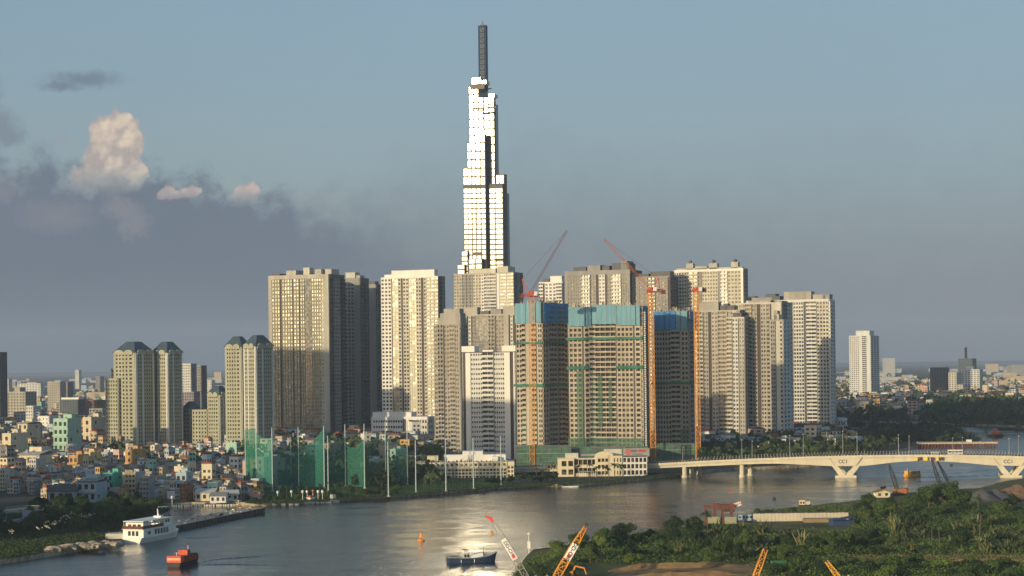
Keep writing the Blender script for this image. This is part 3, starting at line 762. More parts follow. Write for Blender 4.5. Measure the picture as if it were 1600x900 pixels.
def podium(nm, root_px, D, y_top, m_net):
    pass
kc = dict(wr=0.66, hr=0.58)
c1 = tower('unfinished_tower', 'unfinished concrete tower with teal and deep blue screens, leftmost of the three building sites', 'building site',
      808, 848, 887, 473, 1300, [('w', 9, 2, CONC, GLASSD, kc), ('b', 6, 1, CONC, GLASSD), ('P', 9, 1, CONC), ('b', 7, 1, CONC, GLASSD), ('p', 2, 1, CONC), ('w', 6, 2, CONC, GLASSD, kc)],
      [('w', 4, 2, CONC, GLASSD, kc), ('b', 6, 3, GREY, GLASSD), ('p', 1, 1, CONC), ('b', 5, 2, GREY, GLASSD), ('w', 3, 1, CONC, GLASSD, kc)], a=34, core=CONC,
      crown=site_crown([(0, .42, 0, 0, TEALP), (.42, .58, .5, 0, TEALP), (.58, .8, 0, 0, TEALP), (.82, 1.03, .3, 0, TEALP)], 13.5), parapet=.5)
net_bands(c1, *[0, 0, 0], zs=[]) if False else None
c2 = tower('unfinished_tower', 'wide unfinished concrete tower with light teal screens, middle of the three building sites', 'building site',
      890, 1002, 1013, 478, 1290, [('w', 9, 2, CONC, GLASSD, kc), ('w', 5, 1, CONC, GLASSD, kc), ('r', 2, 1, DGREY), ('w', 6, 1, CONC, GLASSD, kc), ('b', 6, 1, CONC, GLASSD), ('b', 22, 4, CONC, GLASSD, dict(hr=.68)), ('p', 1, 1, CONC), ('w', 17, 4, CONC, GLASSD, kc), ('r', 2, 1, DGREY), ('w', 6, 1, CONC, GLASSD, kc)],
      [('b', 3, 1, CONC, GLASSD), ('w', 3, 2, GREY, GLASSD), ('b', 3, 2, CONC, GLASSD)], a=16, core=CONC,
      crown=site_crown([(0, .24, 0, 0, TEALP), (.245, .325, 0, 0, TEALP), (.33, .68, 1.2, 1.2, TEALP), (.68, .94, .4, 0, TEALP), (.945, 1.0, .6, 0, TEALP)], 13.0), parapet=.5)
c3_ = tower('unfinished_tower', 'shaded unfinished tower with a deep blue screen crown, rightmost of the three building sites', 'building site',
      1022, 1076, 1086, 486, 1335, [('w', 26, 6, CONC, GLASSD, kc), ('b', 14, 2, CONC, GLASSD), ('p', 2, 1, CONC), ('w', 10, 2, CONC, GLASSD, kc)],
      [('b', 3, 1, GREY, GLASSD), ('w', 3, 2, GREY, GLASSD)], a=18, core=CONC,
      crown=site_crown([(0, .33, 0, 0, BLUEP), (.335, .66, .4, 0, BLUEP), (.665, .8, .2, 0, TEALP), (.805, 1.0, .2, 0, TEALP)], 13.0), parapet=.5)
def put_nets(root, D, xc, W1, rows, W2=14, ext=1.5):
    for y0, y1, x0, x1 in rows:
        z0, z1 = P(xc, y1, D).z - GZ, P(xc, y0, D).z - GZ
        mb = MB(); mb.box(-W1 + W1 * x0 - (ext if x0 == 0 else 0), -W1 + W1 * x1 + (ext if x1 == 1 else 0), -2.2, -1.35, z0, z1, GREENN)
        if x1 == 1: mb.box(1.4, 2.2, -1.34, W2, z0, z1, GREENN)
        mb.build('catch_net', root)
W1c2 = solve_plan(890, 1002, 1013, 600, 1290, R(16))[1]
put_nets(c2, 1290, 1002, W1c2, [(526, 530, 0, 1), (571, 576, 0, .3), (571, 576, .66, 1)])
W1c1 = solve_plan(808, 848, 887, 600, 1300, R(34))[1]
put_nets(c1, 1300, 848, W1c1, [(534, 537, 0, 1), (600, 604, 0, 1)], W2=28)
W1c3 = solve_plan(1022, 1076, 1086, 600, 1335, R(18))[1]
put_nets(c3_, 1335, 1076, W1c3, [(596, 600, 0, 1)])
# dusty green netting hung over parts of the fronts, and the netted podium in front
NETV = bpy.data.materials.new('veil_net'); NETV.use_nodes = True
_t = NT(NETV.node_tree); _b = _t.n['Principled BSDF']; _g = _t.new('ShaderNodeNewGeometry')
_n = _t.noise(_g.outputs['Position'], 0.12, 4.0, 0.6)
_t.l.new(_t.ramp(_n, [(.3, (0.05, .16, .10)), (.7, (.13, .26, .17))]), _b.inputs['Base Color']); _b.inputs['Roughness'].default_value = .9
_t.l.new(_t.math('ADD', .02, _t.math('MULTIPLY', _n, .55)), _b.inputs['Alpha'])
def veil(root, D, xc, W1, x0, x1, y0, y1, off=-1.4):
    z0, z1 = P(xc, y1, D).z - GZ, P(xc, y0, D).z - GZ
    mb = MB(); mb.box(-W1 + W1 * x0, -W1 + W1 * x1, off - .06, off, z0, z1, NETV); mb.build('safety_net', root)
veil(c2, 1290, 1002, W1c2, .31, .37, 578, 700); veil(c2, 1290, 1002, W1c2, .10, .19, 578, 700, -1.0); veil(c2, 1290, 1002, W1c2, .40, .47, 585, 668, -1.7); veil(c2, 1290, 1002, W1c2, .55, .60, 590, 660, -1.7)
veil(c2, 1290, 1002, W1c2, -.02, 1.02, 684, 705, -2.6)
veil(c1, 1300, 848, W1c1, .2, .38, 640, 700); veil(c1, 1300, 848, W1c1, .6, .8, 620, 700)
veil(c3_, 1335, 1076, W1c3, .7, 1.0, 670, 722)
def site_podium(xl, xr, ytop, D, depth, lab):
    A0, B0 = P(xl, ytop, D), P(xr, ytop, D)
    root = thing('netted_podium', lab, 'building site', (A0.x, D, GZ)); W = B0.x - A0.x; H = A0.z - GZ
    mb = MB(); mb.box(0, W, 0, depth, 0, H - .5, CONC); mb.build('floors', root)
    n = int(W / 7)
    for i in range(min(n, 30)):
        q = MB(); x0, x1 = W * i / n, W * (i + 1) / n
        q.box(x0 + .1, x1 - .1, -1.0, -.9, 0, H + rnd.uniform(-.6, 1.0), mat('podium_net', (0.075, 0.15, 0.10), var=.4, scale=.3)); q.build('net_panel', root)
    sc = MB()
    for i in range(n + 1): sc.bar((W * i / n, -1.2, 0), (W * i / n, -1.2, H + 1), .12, GREY)
    for k in range(5): sc.bar((0, -1.25, H * k / 5 + 1), (W, -1.25, H * k / 5 + 1), .10, PALE if k == 3 else GREY)
    sc.build('scaffold', root)
site_podium(807, 892, 698, 1255, 30, 'podium wrapped in faded green net under the leftmost building site')
site_podium(890, 1012, 700, 1262, 30, 'podium wrapped in faded green net under the middle building site')
site_podium(1013, 1088, 694, 1300, 20, 'dark netted podium between the two orange cranes')

# site hoist mast on the side of the middle site
hm_ = MB(); p0 = P(1009, 700, 1284); p1 = P(1007, 486, 1284)
for k in range(60):
    z = p0.z + (p1.z - p0.z) * k / 60; hm_.box(p1.x - .5, p1.x + .5, 1283.5, 1284.5, z, z + 1.1, PALE)
o = hm_.build('hoist_mast'); tag(o, 'pale hoist mast running up the right side of the middle building site', 'hoist')

# ---------------------------------------------------------------- tower cranes
def lattice(mb, a, b, w_, r, m, step=None, diag=True, taper=1.0):
    a, b = Vector(a), Vector(b); d = (b - a); L = d.length; d.normalize()
    up = Vector((0, 0, 1)) if abs(d.z) < .9 else Vector((0, 1, 0))
    e1 = d.cross(up).normalized(); e2 = e1.cross(d).normalized()
    step = step or w_ * 1.1; n = max(2, int(L / step))
    def cn(k, t):
        s1, s2 = ((-1, -1), (1, -1), (1, 1), (-1, 1))[k]; ww = w_ / 2 * (1 + (taper - 1) * t)
        return a + d * (L * t) + e1 * s1 * ww + e2 * s2 * ww
    for k in range(4): mb.bar(cn(k, 0), cn(k, 1), r, m)
    for i in range(n):
        t0, t1 = i / n, (i + 1) / n
        for k in range(4):
            q = (k + 1) % 4
            if diag:
                mb.bar(cn(k if i % 2 else q, t0), cn(q if i % 2 else k, t1), r * .7, m)
            mb.bar(cn(k, t0), cn(q, t0), r * .6, m)
def tower_crane(label, px, ytop, D, wpx, jib, counter, aframe, redtop=True, mastm=ORANGE):
    base = P(px[1], 720, D); top = P(px[0], ytop, D)
    root = thing('tower_crane', label, 'tower crane', (base.x, D, GZ), 0, 'tower cranes on the building sites')
    w_ = wpx * D / 3000
    mb = MB(); lattice(mb, (0, 0, 0), (top.x - base.x, 0, top.z - GZ), w_, .30, mastm, step=w_ * .9); mb.build('mast', root)
    def L(p): q = P(p[0], p[1], D); return Vector((q.x - base.x, p[2] if len(p) > 2 else 0.0, q.z - GZ))
    s = MB(); t = L((px[0], ytop)); s.box(t.x - 2.6, t.x + 2.6, -2.6, 2.6, t.z, t.z + 1.8, REDST); s.lathe([(1.6, t.z + 1.8), (1.6, t.z + 3)], REDST, t.x, 0); s.build('slewing_ring', root)
    cb = MB(); cb.box(t.x + 1.6, t.x + 3.8, -3.6, -1.5, t.z + .4, t.z + 3, WHITE); cb.build('cab', root)
    if jib:
        j = MB(); lattice(j, L(jib[0]), L(jib[1]), 1.2, .12, jib[2], step=2.6); j.build('jib', root)
    if counter:
        c = MB(); lattice(c, L(counter[0]), L(counter[1]), 1.6, .3, REDST); e = L(counter[0]); c.box(e.x - 1.2, e.x + 1.6, -1.4, 1.4, e.z - 2.2, e.z + .3, RUST); c.build('counter_jib', root)
    if aframe:
        c = MB()
        for dy in (-1.1, 1.1):
            p0, p1, p2 = L(aframe[0]), L(aframe[1]), L(aframe[2]); c.bar((p0.x, dy, p0.z), (p1.x, dy * .3, p1.z), .38, ORANGE if not redtop else REDST); c.bar((p1.x, dy * .3, p1.z), (p2.x, dy, p2.z), .26, REDST)
        c.build('mast_head', root)
        if jib:
            k = MB(); k.bar(L(aframe[1]), L(jib[1]), .09, DARKST); k.build('pendant_cable', root)
    return root
tower_crane('orange tower crane with its thin jib raised steeply to the right, before the leftmost site', (830.5, 831.5), 463, 1255, 7.5,
            ((829, 457), (886, 360), mat('dark_red_steel', (0.16, 0.05, 0.04))), ((815, 461), (844, 462)), ((827, 458), (816, 436), (820, 460)))
tower_crane('orange tower crane with its jib raised to the left, between the middle and right sites', (1016.5, 1021), 456, 1272, 7.5,
            ((1015, 450), (943, 373), mat('orange_red_steel', (0.40, 0.12, 0.05))), ((1036, 454), (1010, 455)), ((1020, 454), (1028, 434), (1032, 454)))
tower_crane('orange tower crane with a short stubby jib, rightmost of the three', (1087.5, 1091), 456, 1290, 7.0,
            None, ((1100, 451), (1083, 454)), ((1084, 455), (1090, 448), (1097, 453)))

# ---------------------------------------------------------------- pale towers with blue-grey mansard roofs
def mansard(zoom=1.0, hh=8.3, topk=.42, arch=True):
    def f(root, wall, wins, W1, W2, H):
        mb = MB(); e = 1.2; cx, cy = -W1 / 2, W2 / 2; k = topk / 2
        a = [(-W1 - e, -e), (e, -e), (e, W2 + e), (-W1 - e, W2 + e)]
        b = [(cx - W1 * k, cy - W2 * k), (cx + W1 * k, cy - W2 * k), (cx + W1 * k, cy + W2 * k), (cx - W1 * k, cy + W2 * k)]
        mb.hexa([(x, y, H) for x, y in a] + [(x, y, H + hh) for x, y in b], SLATE)
        mb.hexa([(x, y, H + hh) for x, y in b] + [(cx + (x - cx) * .8, cy + (y - cy) * .8, H + hh + .5) for x, y in b], DGREY)
        r = mb.build('roof', root)
        if arch:
            for (ux, uy, wd, ax) in ((-W1 * .72, -1.3, W1 * .24, 0), (-W1 * .28, -1.3, W1 * .2, 0), (1.3, W2 * .3, W2 * .22, 1), (1.3, W2 * .75, W2 * .2, 1)):
                g = MB(); n = 8
                pts = [(-wd, 0)] + [(-wd * math.cos(math.pi * i / n), 1.6 + 2.2 * math.sin(math.pi * i / n)) for i in range(n + 1)] + [(wd, 0)]
                fr = [(ux + p, uy, H - 1.5 + z) if not ax else (uy * 0 + ux, uy + p, H - 1.5 + z) for p, z in pts]
                bk = [(q[0] + (0 if not ax else -1.4), q[1] + (1.4 if not ax else 0), q[2]) for q in fr]
                i0 = len(g.v); n2 = len(fr); g.v += fr + bk; kk = g.mi(OLIVE)
                g.f.append(tuple(range(n2))); g.m.append(kk); g.f.append(tuple(reversed(range(n2, 2 * n2)))); g.m.append(kk)
                for i in range(n2):
                    q = (i + 1) % n2; g.f.append((q, i, n2 + i, n2 + q)); g.m.append(kk)
                g.build('gable', root)
    return f
MAN = 'pale towers with blue-grey roofs'
kwm = dict(wr=.5, hr=.5)
fm = [('p', 1, 1, OLIVE), ('w', 8, 4, OLIVE, GLASSD, kwm), ('w', 3, 1, OLIVE, GLASSD, kwm), ('p', 1, 1, OLIVE)]
sm = [('p', 1.2, 1, PALE), ('w', 3, 2, OLIVE, GLASSD, kwm), ('p', 1, 1, PALE), ('w', 6, 4, OLIVE, GLASSD, kwm), ('p', 1, 1, PALE)]
tower('mansard_tower', 'pale tower with a blue-grey mansard roof and lower stepped wings on its left', 'tower', 179, 212, 241, 551, 1500, fm, sm, a=38, fh=3.1, core=OLIVE, group=MAN, crown=mansard(), parapet=.5)
tower('mansard_tower', 'pale tower with a blue-grey mansard roof, right-hand one of the far-left pair', 'tower', 239, 262, 285, 551, 1512, sm, sm, a=40, fh=3.1, core=OLIVE, group=MAN, crown=mansard(), parapet=.5)
tower('tower_wing', 'lower pale stepped wing leaning against the left mansard tower', 'building', 166, 185, 190, 591, 1508, [('w', 8, 5, OLIVE, GLASSD, kwm)], [('w', 3, 3, OLIVE, GLASSD, kwm)], a=38, fh=3.1, core=OLIVE, minD2=10)
tower('tower_wing', 'narrow middle step of the pale wings beside the left mansard tower', 'building', 175, 190, 193, 575, 1514, [('w', 8, 3, OLIVE, GLASSD, kwm)], [('w', 3, 3, OLIVE, GLASSD, kwm)], a=38, fh=3.1, core=OLIVE, minD2=8)
tower('linking_block', 'dark recessed block with flat roof linking the far-left pair of mansard towers', 'building', 226, 243, 252, 567, 1535, [('w', 8, 3, GREY, GLASSD, kwm)], [('w', 3, 3, GREY, GLASSD, kwm)], a=30, fh=3.1, core=GREY, minD2=8, roof=roof_boxes((0, .9, 2, SLATE)))
tower('mansard_tower', 'tall pale tower with a blue-grey mansard roof, its neighbour overlapping its right side', 'tower', 353, 378, 390, 542, 1480, fm, sm, a=22, fh=3.1, core=OLIVE, group=MAN, crown=mansard(hh=7.8), parapet=.5)
tower('mansard_tower', 'tall pale tower with a blue-grey mansard roof touching the glowing slab tower', 'tower', 382, 400, 427, 541, 1470, sm, sm, a=40, fh=3.1, core=OLIVE, group=MAN, crown=mansard(hh=8.2), parapet=.5)
tower('mansard_block', 'low pale block with a small blue-grey mansard roof between the pale towers', 'building', 325, 343, 353, 617, 1500, fm, sm, a=30, fh=3.1, core=OLIVE, group=MAN, crown=mansard(hh=6.5, topk=.5), parapet=.5, minD2=12)
tower('tower_wing', 'low flat-roofed pale block left of the small mansard roof', 'building', 301, 324, 328, 640, 1505, [('w', 8, 5, OLIVE, GLASSD, kwm)], [('w', 3, 3, OLIVE, GLASSD, kwm)], a=22, fh=3.1, core=OLIVE, minD2=10)
tower('tower_wing', 'dark low block with a blue roof half hidden beside the low flat-roofed pale one', 'building', 287, 297, 303, 638, 1530, [('w', 8, 2, GREY, GLASSD, kwm)], [('w', 3, 3, GREY, GLASSD, kwm)], a=35, fh=3.1, core=GREY, minD2=10, crown=mansard(hh=5, arch=False))

# ---------------------------------------------------------------- more distant towers
def far_tower(label, xl, xc, xr, yt, D, m, m2=None, nb=6, ns=4, a=22, gm=None, wr=.5, hr=.5, cat='tower', name='office_tower', roof=None, lim=60, fh=3.6):
    return tower(name, label, cat, xl, xc, xr, yt, D, [('w', 10, nb, m, gm or GLASSD, dict(wr=wr, hr=hr))], [('w', 10, ns, m2 or m, gm or GLASSD, dict(wr=wr, hr=hr))], a=a, fh=fh, core=m, roof=roof, limit=lim)
tower('residential_tower', 'lone tall pale tower beyond the river bend, right of the cluster', 'tower', 1328, 1361, 1374, 524, 3250,
      [('w', 14, 5, PALE, GLASSD, dict(wr=.5, hr=.45)), ('p', 4, 1, PALE), ('b', 6, 2, PALE, GLASSD), ('p', 6, 1, PALE)], [('w', 3, 3, PALE, GLASSD)], roof=roof_boxes((.25, .9, 8, PALE)), core=PALE, limit=80)
far_tower('slim dark glass block on the right skyline with a small white sign', 1454, 1478, 1483, 574, 3500, DGREY, nb=5)
far_tower('white gridded block on the right skyline behind the yellowish slab', 1503, 1531, 1536, 577, 3500, PALE, nb=6, roof=roof_boxes((.2, .6, 5, PALE)))
far_tower('grey-blue block on the right skyline with a mast on its roof', 1498, 1520, 1526, 560, 4200, SLATE, nb=5, roof=roof_boxes((.4, .45, 24, DARKST)))
far_tower('narrow sunlit yellowish slab on the right skyline', 1483, 1495, 1503, 582, 3300, CREAM, PALE, nb=3)
far_tower('short cream block at the foot of the narrow yellowish slab', 1497, 1505, 1509, 601, 3200, CREAM, PALE, nb=3)
far_tower('dark tower cut by the left picture edge', -14, 0, 4, 550, 2300, DGREY, a=22)
far_tower('brownish hotel block with small square windows near the left edge', 12, 40, 57, 612, 2350, TAN, nb=6, ns=4, roof=roof_boxes((.3, .6, 5, STONE)))
far_tower('brown-grey twin slab behind the shanty roofs left of the mansard pair', 75, 94, 101, 596, 2800, TAN, nb=6)
far_tower('dim narrow slab right behind the brown-grey twin slab', 96, 106, 113, 597, 2860, GREY, nb=3)
far_tower('wide glass block with a pale roof edge at mid left', 94, 122, 136, 624, 2500, SLATE, nb=7, roof=roof_boxes((0, .96, 2, WHITE)))
far_tower('brick-coloured block with flat roof left of the stepped wing', 133, 152, 166, 625, 2420, mat('brick_wall', (.20, .12, .09)), nb=5)
far_tower('grey mid-rise slab before the brick-coloured block', 140, 160, 168, 638, 2200, GREY, nb=4)
far_tower('slender striped block just right of the brownish hotel', 41, 52, 60, 634, 2150, PALE, nb=3)
far_tower('tall white block with blue-grey side standing between twin slab and shanties', 60, 77, 86, 650, 1800, WHITE, PALE, nb=3, wr=.3, hr=.3)
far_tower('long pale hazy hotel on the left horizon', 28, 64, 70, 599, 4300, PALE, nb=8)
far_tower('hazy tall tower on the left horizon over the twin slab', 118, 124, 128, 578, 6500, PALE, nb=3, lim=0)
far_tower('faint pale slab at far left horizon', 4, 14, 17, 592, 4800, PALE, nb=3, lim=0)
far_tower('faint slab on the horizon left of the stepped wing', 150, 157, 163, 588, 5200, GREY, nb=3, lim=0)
far_tower('tall greyish tower pair right of the mansard pair, left half', 286, 299, 305, 568, 2600, PALE, GREY, nb=5)
far_tower('tall darker tower pair right of the mansard pair, right half', 303, 315, 321, 571, 2650, GREY, DGREY, nb=4)
far_tower('faint low tower in the gap left of the tall mansard pair', 321, 331, 335, 594, 4200, PALE, nb=4, lim=0)
far_tower('dim purple-grey block below the greyish tower pair', 286, 303, 312, 612, 2300, mat('mauve_render', (.26, .23, .26)), nb=5)
# ---------------------------------------------------------------- low riverside buildings
WARMW = mat('warm_cream_paint', (0.66, 0.58, 0.40), var=.1, streak=True)
def wpos(px, py, D): return P(px, py, D)
def text_mesh(root, s, x, y, z, size, m, name='lettering', ang=0.0, tilt=90):
    cu = bpy.data.curves.new(name, 'FONT'); cu.body = s; cu.size = size; cu.extrude = 0.05; cu.offset = size * 0.02; cu.align_x = 'CENTER'; cu.align_y = 'CENTER'
    tmp = bpy.data.objects.new('tmp', cu); me = bpy.data.meshes.new_from_object(tmp); bpy.data.objects.remove(tmp); bpy.data.curves.remove(cu)
    me.name = name; me.materials.clear(); me.materials.append(m)
    o = bpy.data.objects.new(name, me); col.objects.link(o); o.parent = root; o.location = (x, y, z); o.rotation_euler = (R(tilt), 0, R(ang)); return o
# the long golf clubhouse (650..804)
def clubhouse():
    a = R(-6); D = 1150
    A0 = P(651, 752, D); B0 = P(792, 748, D)
    root = thing('clubhouse', 'long cream clubhouse with arcaded storeys behind the white net poles', 'building', (A0.x, D, GZ), R(6) * 0)
    W = B0.x - A0.x; H = P(720, 722, D).z - GZ
    wall, wins = MB(), []
    wall.box(0, W, 0, 22, 0, H, WARMW)
    F = Face(0, 0, 0, wall, wins)
    zt = H * .62
    for k in range(3):
        z0 = zt * k / 3; hh = zt / 3
        F.box(-.6, W + .2, z0 + hh - .55, z0 + hh, 0, 1.5, CREAM)
        n = 26
        for i in range(n + 1):
            u = W * i / n; F.box(max(0, u - .22), min(W, u + .22), z0, z0 + hh - .55, .01, 1.3, CREAM)
        for i in range(n): F.win(W * (i + .5) / n, z0 + hh * .38, W / n * .66, hh * .6, GLASSB if (i * 7 + k * 3) % 5 < 3 else GLASSD, .1)
    F.box(-.6, W + .2, zt, H, 0, 1.8, WARMW)
    n = 19
    for i in range(n + 1):
        u = W * i / n; F.box(max(-.5, u - .15), min(W + .1, u + .15), zt - .2, H + 1.0, 1.8, 2.1, WARMW)
    for i in range(n): F.win(W * (i + .5) / n, zt + (H - zt) * .55, 1.5, 1.6, GLASSK, 1.88)
    flush(root, wall, wins, 100)
    # corner block
    cb = MB(); Wc = P(804, 748, D).x - B0.x; w2 = []
    cb.box(W, W + Wc, -1, 22, 0, H, CREAM); F2 = Face(W, -1, 0, cb, w2)
    F2.seg('w', .3, Wc - .3, 0, H * .75, H * .24, 2, WARMW, GLASSD, .6, .6); F2.box(0, Wc, H * .76, H, 0, .6, WARMW)
    cb.build('corner_block', root)
    for x, y, z, an, w_, h_, m in w2:
        o = bpy.data.objects.new('window', pane_mesh(w_, h_, m)); col.objects.link(o); o.parent = root; o.location = (x, y, z); o.rotation_euler = (0, 0, an)
    for (x0, x1, y0, y1, h_, dy) in ((667, 684, 713, 722, 0, 0), (693, 790, 711, 722, 0, 6), (722, 754, 706, 712, 5, 7), (768, 778, 714, 717, 0, 2)):
        q0, q1 = P(x0, y1, D), P(x1, y0, D); r = MB()
        r.box(q0.x - A0.x, q1.x - A0.x, 3 + dy, 14 + dy, H - .3 + (h_ > 0) * 4.0, q1.z - GZ, WHITE if x0 != 667 else WARMW)
        r.build('roof_room', root)
    rb = MB()
    for i in range(30):
        x = W * rnd.random(); rb.box(x, x + .5, 1, 1.5, H, H + rnd.uniform(.6, 1.6), DARKST)
    rb.build('roof_planters', root)
clubhouse()
# white corporate building by the water (872..1012)
def white_club():
    D = 1150.0; A0 = P(872, 752, D)
    root = thing('office_building', 'three-storey white waterfront building with arches and a grey sign wall on its right', 'building', (A0.x, D, GZ))
    def X(px): return P(px, 730, D).x - A0.x
    def Z(py): return P(940, py, D).z - GZ
    def blk(nm, x0, x1, yt, dy, m, segs, fh=4.2, dep=14, zlo=0):
        wall, wins = MB(), []
        u0, u1 = X(x0), X(x1); wall.box(u0, u1, dy, dy + dep, 0, Z(yt), m)
        F = Face(u0, dy, 0, wall, wins); F.fill(u1 - u0, zlo, Z(yt) - .9, segs, fh); F.box(-.2, u1 - u0 + .2, Z(yt) - .9, Z(yt), 0, .7, m)
        o = wall.build(nm, root)
        for x, y, z, an, w_, h_, mm in wins:
            q = bpy.data.objects.new('window', pane_mesh(w_, h_, mm)); col.objects.link(q); q.parent = root; q.location = (x, y, z); q.rotation_euler = (0, 0, an)
        return u0, u1
    kk = dict(wr=.72, hr=.62)
    blk('wing', 872, 897, 715.5, 0, WARMW, [('p', 1, 1, WARMW), ('w', 5, 2, WARMW, GLASSD, kk)])
    blk('gallery', 897, 932, 715.5, 2.5, CREAM, [('b', 5, 5, WARMW, GLASSD, dict(hr=.62))])
    blk('centre', 930, 972, 712.5, 0, WARMW, [('p', 1, 1, WARMW), ('w', 5, 3, WARMW, GLASSD, dict(wr=.75, hr=.55)), ('p', 2, 1, WARMW), ('w', 4, 3, WARMW, GLASSD, dict(wr=.4, hr=.6))])
    u0, u1 = blk('sign_wing', 973, 1011, 712.5, 0.5, GREY, [('w', 10, 6, WHITE, GLASSD, dict(wr=.72, hr=.7))])
    # curved pediment
    g = MB(); c0, c1 = X(930), X(958); n = 10; z = Z(712.5)
    fr = [(c0, -.7, z)] + [(c0 + (c1 - c0) * i / n, -.7, z + 1.0 + 1.8 * math.sin(math.pi * i / n)) for i in range(n + 1)] + [(c1, -.7, z)]
    i0 = len(fr); g.v += fr + [(p[0], 2.0, p[2]) for p in fr]; k = g.mi(WARMW)
    g.f.append(tuple(range(i0))); g.m.append(k); g.f.append(tuple(reversed(range(i0, 2 * i0)))); g.m.append(k)
    for i in range(i0): q = (i + 1) % i0; g.f.append((q, i, i0 + i, i0 + q)); g.m.append(k)
    g.build('pediment', root)
    # arches on the ground floor of the sign wing
    ar = MB()
    for i in range(6):
        cx = u0 + (u1 - u0) * (i + .5) / 6; rr = (u1 - u0) / 12 * .75
        for j in range(6):
            t0, t1 = math.pi * j / 6, math.pi * (j + 1) / 6
            ar.bar((cx - rr * math.cos(t0), -.1, 3.1 + rr * .8 * math.sin(t0)), (cx - rr * math.cos(t1), -.1, 3.1 + rr * .8 * math.sin(t1)), .22, WHITE)
    ar.build('arches', root)
    # sign wall
    sw = MB(); SGN = mat('sign_grey', (.30, .30, .29)); z0, z1 = Z(714), Z(701)
    sw.box(X(974), X(1015), -.2, .5, z0, z1, SGN); s = sw.build('sign_board', root)
    RD = mat('sign_red', (.62, .05, .04)); WH = mat('sign_white', (.8, .8, .78)); DK = mat('sign_dark', (.12, .12, .12))
    lg = MB(); cx, cz = X(982), (z0 + z1) / 2 + .3; rr = 1.75; pts = []
    n = 20
    for i in range(n):
        t0, t1 = 2 * math.pi * i / n, 2 * math.pi * (i + 1) / n
        q = []
        for t, r_ in ((t0, rr), (t1, rr), (t1, rr * .68), (t0, rr * .68)): q.append((cx + r_ * math.cos(t), -.28, cz + r_ * math.sin(t)))
        lg.poly(list(reversed(q)), RD)
    lg.poly([(cx - .62, -.28, cz), (cx, -.28, cz - .85), (cx + .62, -.28, cz), (cx, -.28, cz + .85)], RD)
    lg.build('emblem', s)
    def cream_wave(x0, x1, zc, h_, m, nn):
        w_ = MB(); step = (x1 - x0) / nn
        for i in range(nn):
            hh = h_ * (1 if i % 3 else .75); w_.box(x0 + step * i + .08, x0 + step * (i + .82), -.34, -.24, zc - hh / 2, zc + hh / 2, m)
        return w_
    # illegible lettering of the sign: rows of letter-sized blocks
    cream_wave(X(986), X(996), cz + .6, 1.1, DK, 5).build('lettering', s)
    cream_wave(X(997), X(1010), cz + .7, 1.7, RD, 7).build('lettering', s)
    cream_wave(X(987), X(1005), cz - 1.3, .5, DK, 14).build('lettering', s)
    for (x0, x1, y0, y1, dy) in ((884, 904, 708, 716, 3), (905, 932, 709.5, 713, 5), (946, 973, 703, 713, 9)):
        r = MB(); r.box(X(x0), X(x1), dy, dy + 7, Z(y1), Z(y0), CREAM if x0 != 905 else GREY); r.build('roof_room', root)
    pg = MB()
    for i in range(9): pg.bar((X(905) + i * 1.2, -5, 0), (X(905) + i * 1.2, -5, 3.0), .2, WHITE)
    pg.box(X(903), X(927), -6.5, -.8, 3.0, 3.5, GREY); pg.build('terrace_roof', root)
white_club()

def gabled_house(name, label, cat, px, py, D, w_, d_, h_, rh, a, wallm, roofm, group=None):
    q = P(px, py, D); root = thing(name, label, cat, (q.x, D, GZ), R(a), group)
    wall, wins = MB(), []
    wall.box(0, w_, 0, d_, 0, h_, wallm); F = Face(0, 0, 0, wall, wins)
    F.seg('w', 0, w_, 0, h_, 3.2, max(2, int(w_ / 3)), wallm, GLASSD, .45, .5)
    i = len(wall.v); k = wall.mi(wallm)
    wall.v += [(0, 0, h_), (w_, 0, h_), (w_ / 2, 0, h_ + rh), (0, d_, h_), (w_, d_, h_), (w_ / 2, d_, h_ + rh)]
    wall.f += [(i, i + 1, i + 2), (i + 5, i + 4, i + 3)]; wall.m += [k, k]
    rf = MB(); e = .7
    for s in (-1, 1):
        x0 = w_ / 2; x1 = w_ / 2 + s * (w_ / 2 + e); z0 = h_ + rh + .05; z1 = h_ - e * rh / (w_ / 2) + .05
        pts = [(x0, -e, z0), (x1, -e, z1), (x1, d_ + e, z1), (x0, d_ + e, z0)]
        if s < 0: pts = pts[::-1]
        rf.hexa([(a_, b_, c_ - .01) for a_, b_, c_ in pts] + [(a_, b_, c_ + .3) for a_, b_, c_ in pts], roofm)
    flush(root, wall, wins, 30); rf.build('roof', root); return root
REDT = mat('red_tile_roof', (.26, .07, .04), var=.25, scale=.5); GREYT = mat('grey_tin_roof', (.25, .25, .24), var=.2, scale=.5)
gabled_house('villa', 'cream gabled villa with a grey roof above the bridge deck', 'house', 1143, 712, 1420, 13, 12, 8, 5, -30, WARMW, GREYT, 'riverside villas')
gabled_house('villa', 'cream gabled villa with red tiled roof above the bridge deck', 'house', 1192, 704, 1460, 11, 12, 8, 4.5, -32, WARMW, REDT, 'riverside villas')
gabled_house('villa', 'small dim villa with pale gable left of the grey-roofed one', 'house', 1118, 712, 1430, 9, 10, 6, 3, -30, GREY, GREYT, 'riverside villas')
gabled_house('villa', 'white villa half hidden in trees right of the red-roofed one', 'house', 1222, 698, 1480, 8, 8, 6, 2.6, -25, PALE, REDT, 'riverside villas')

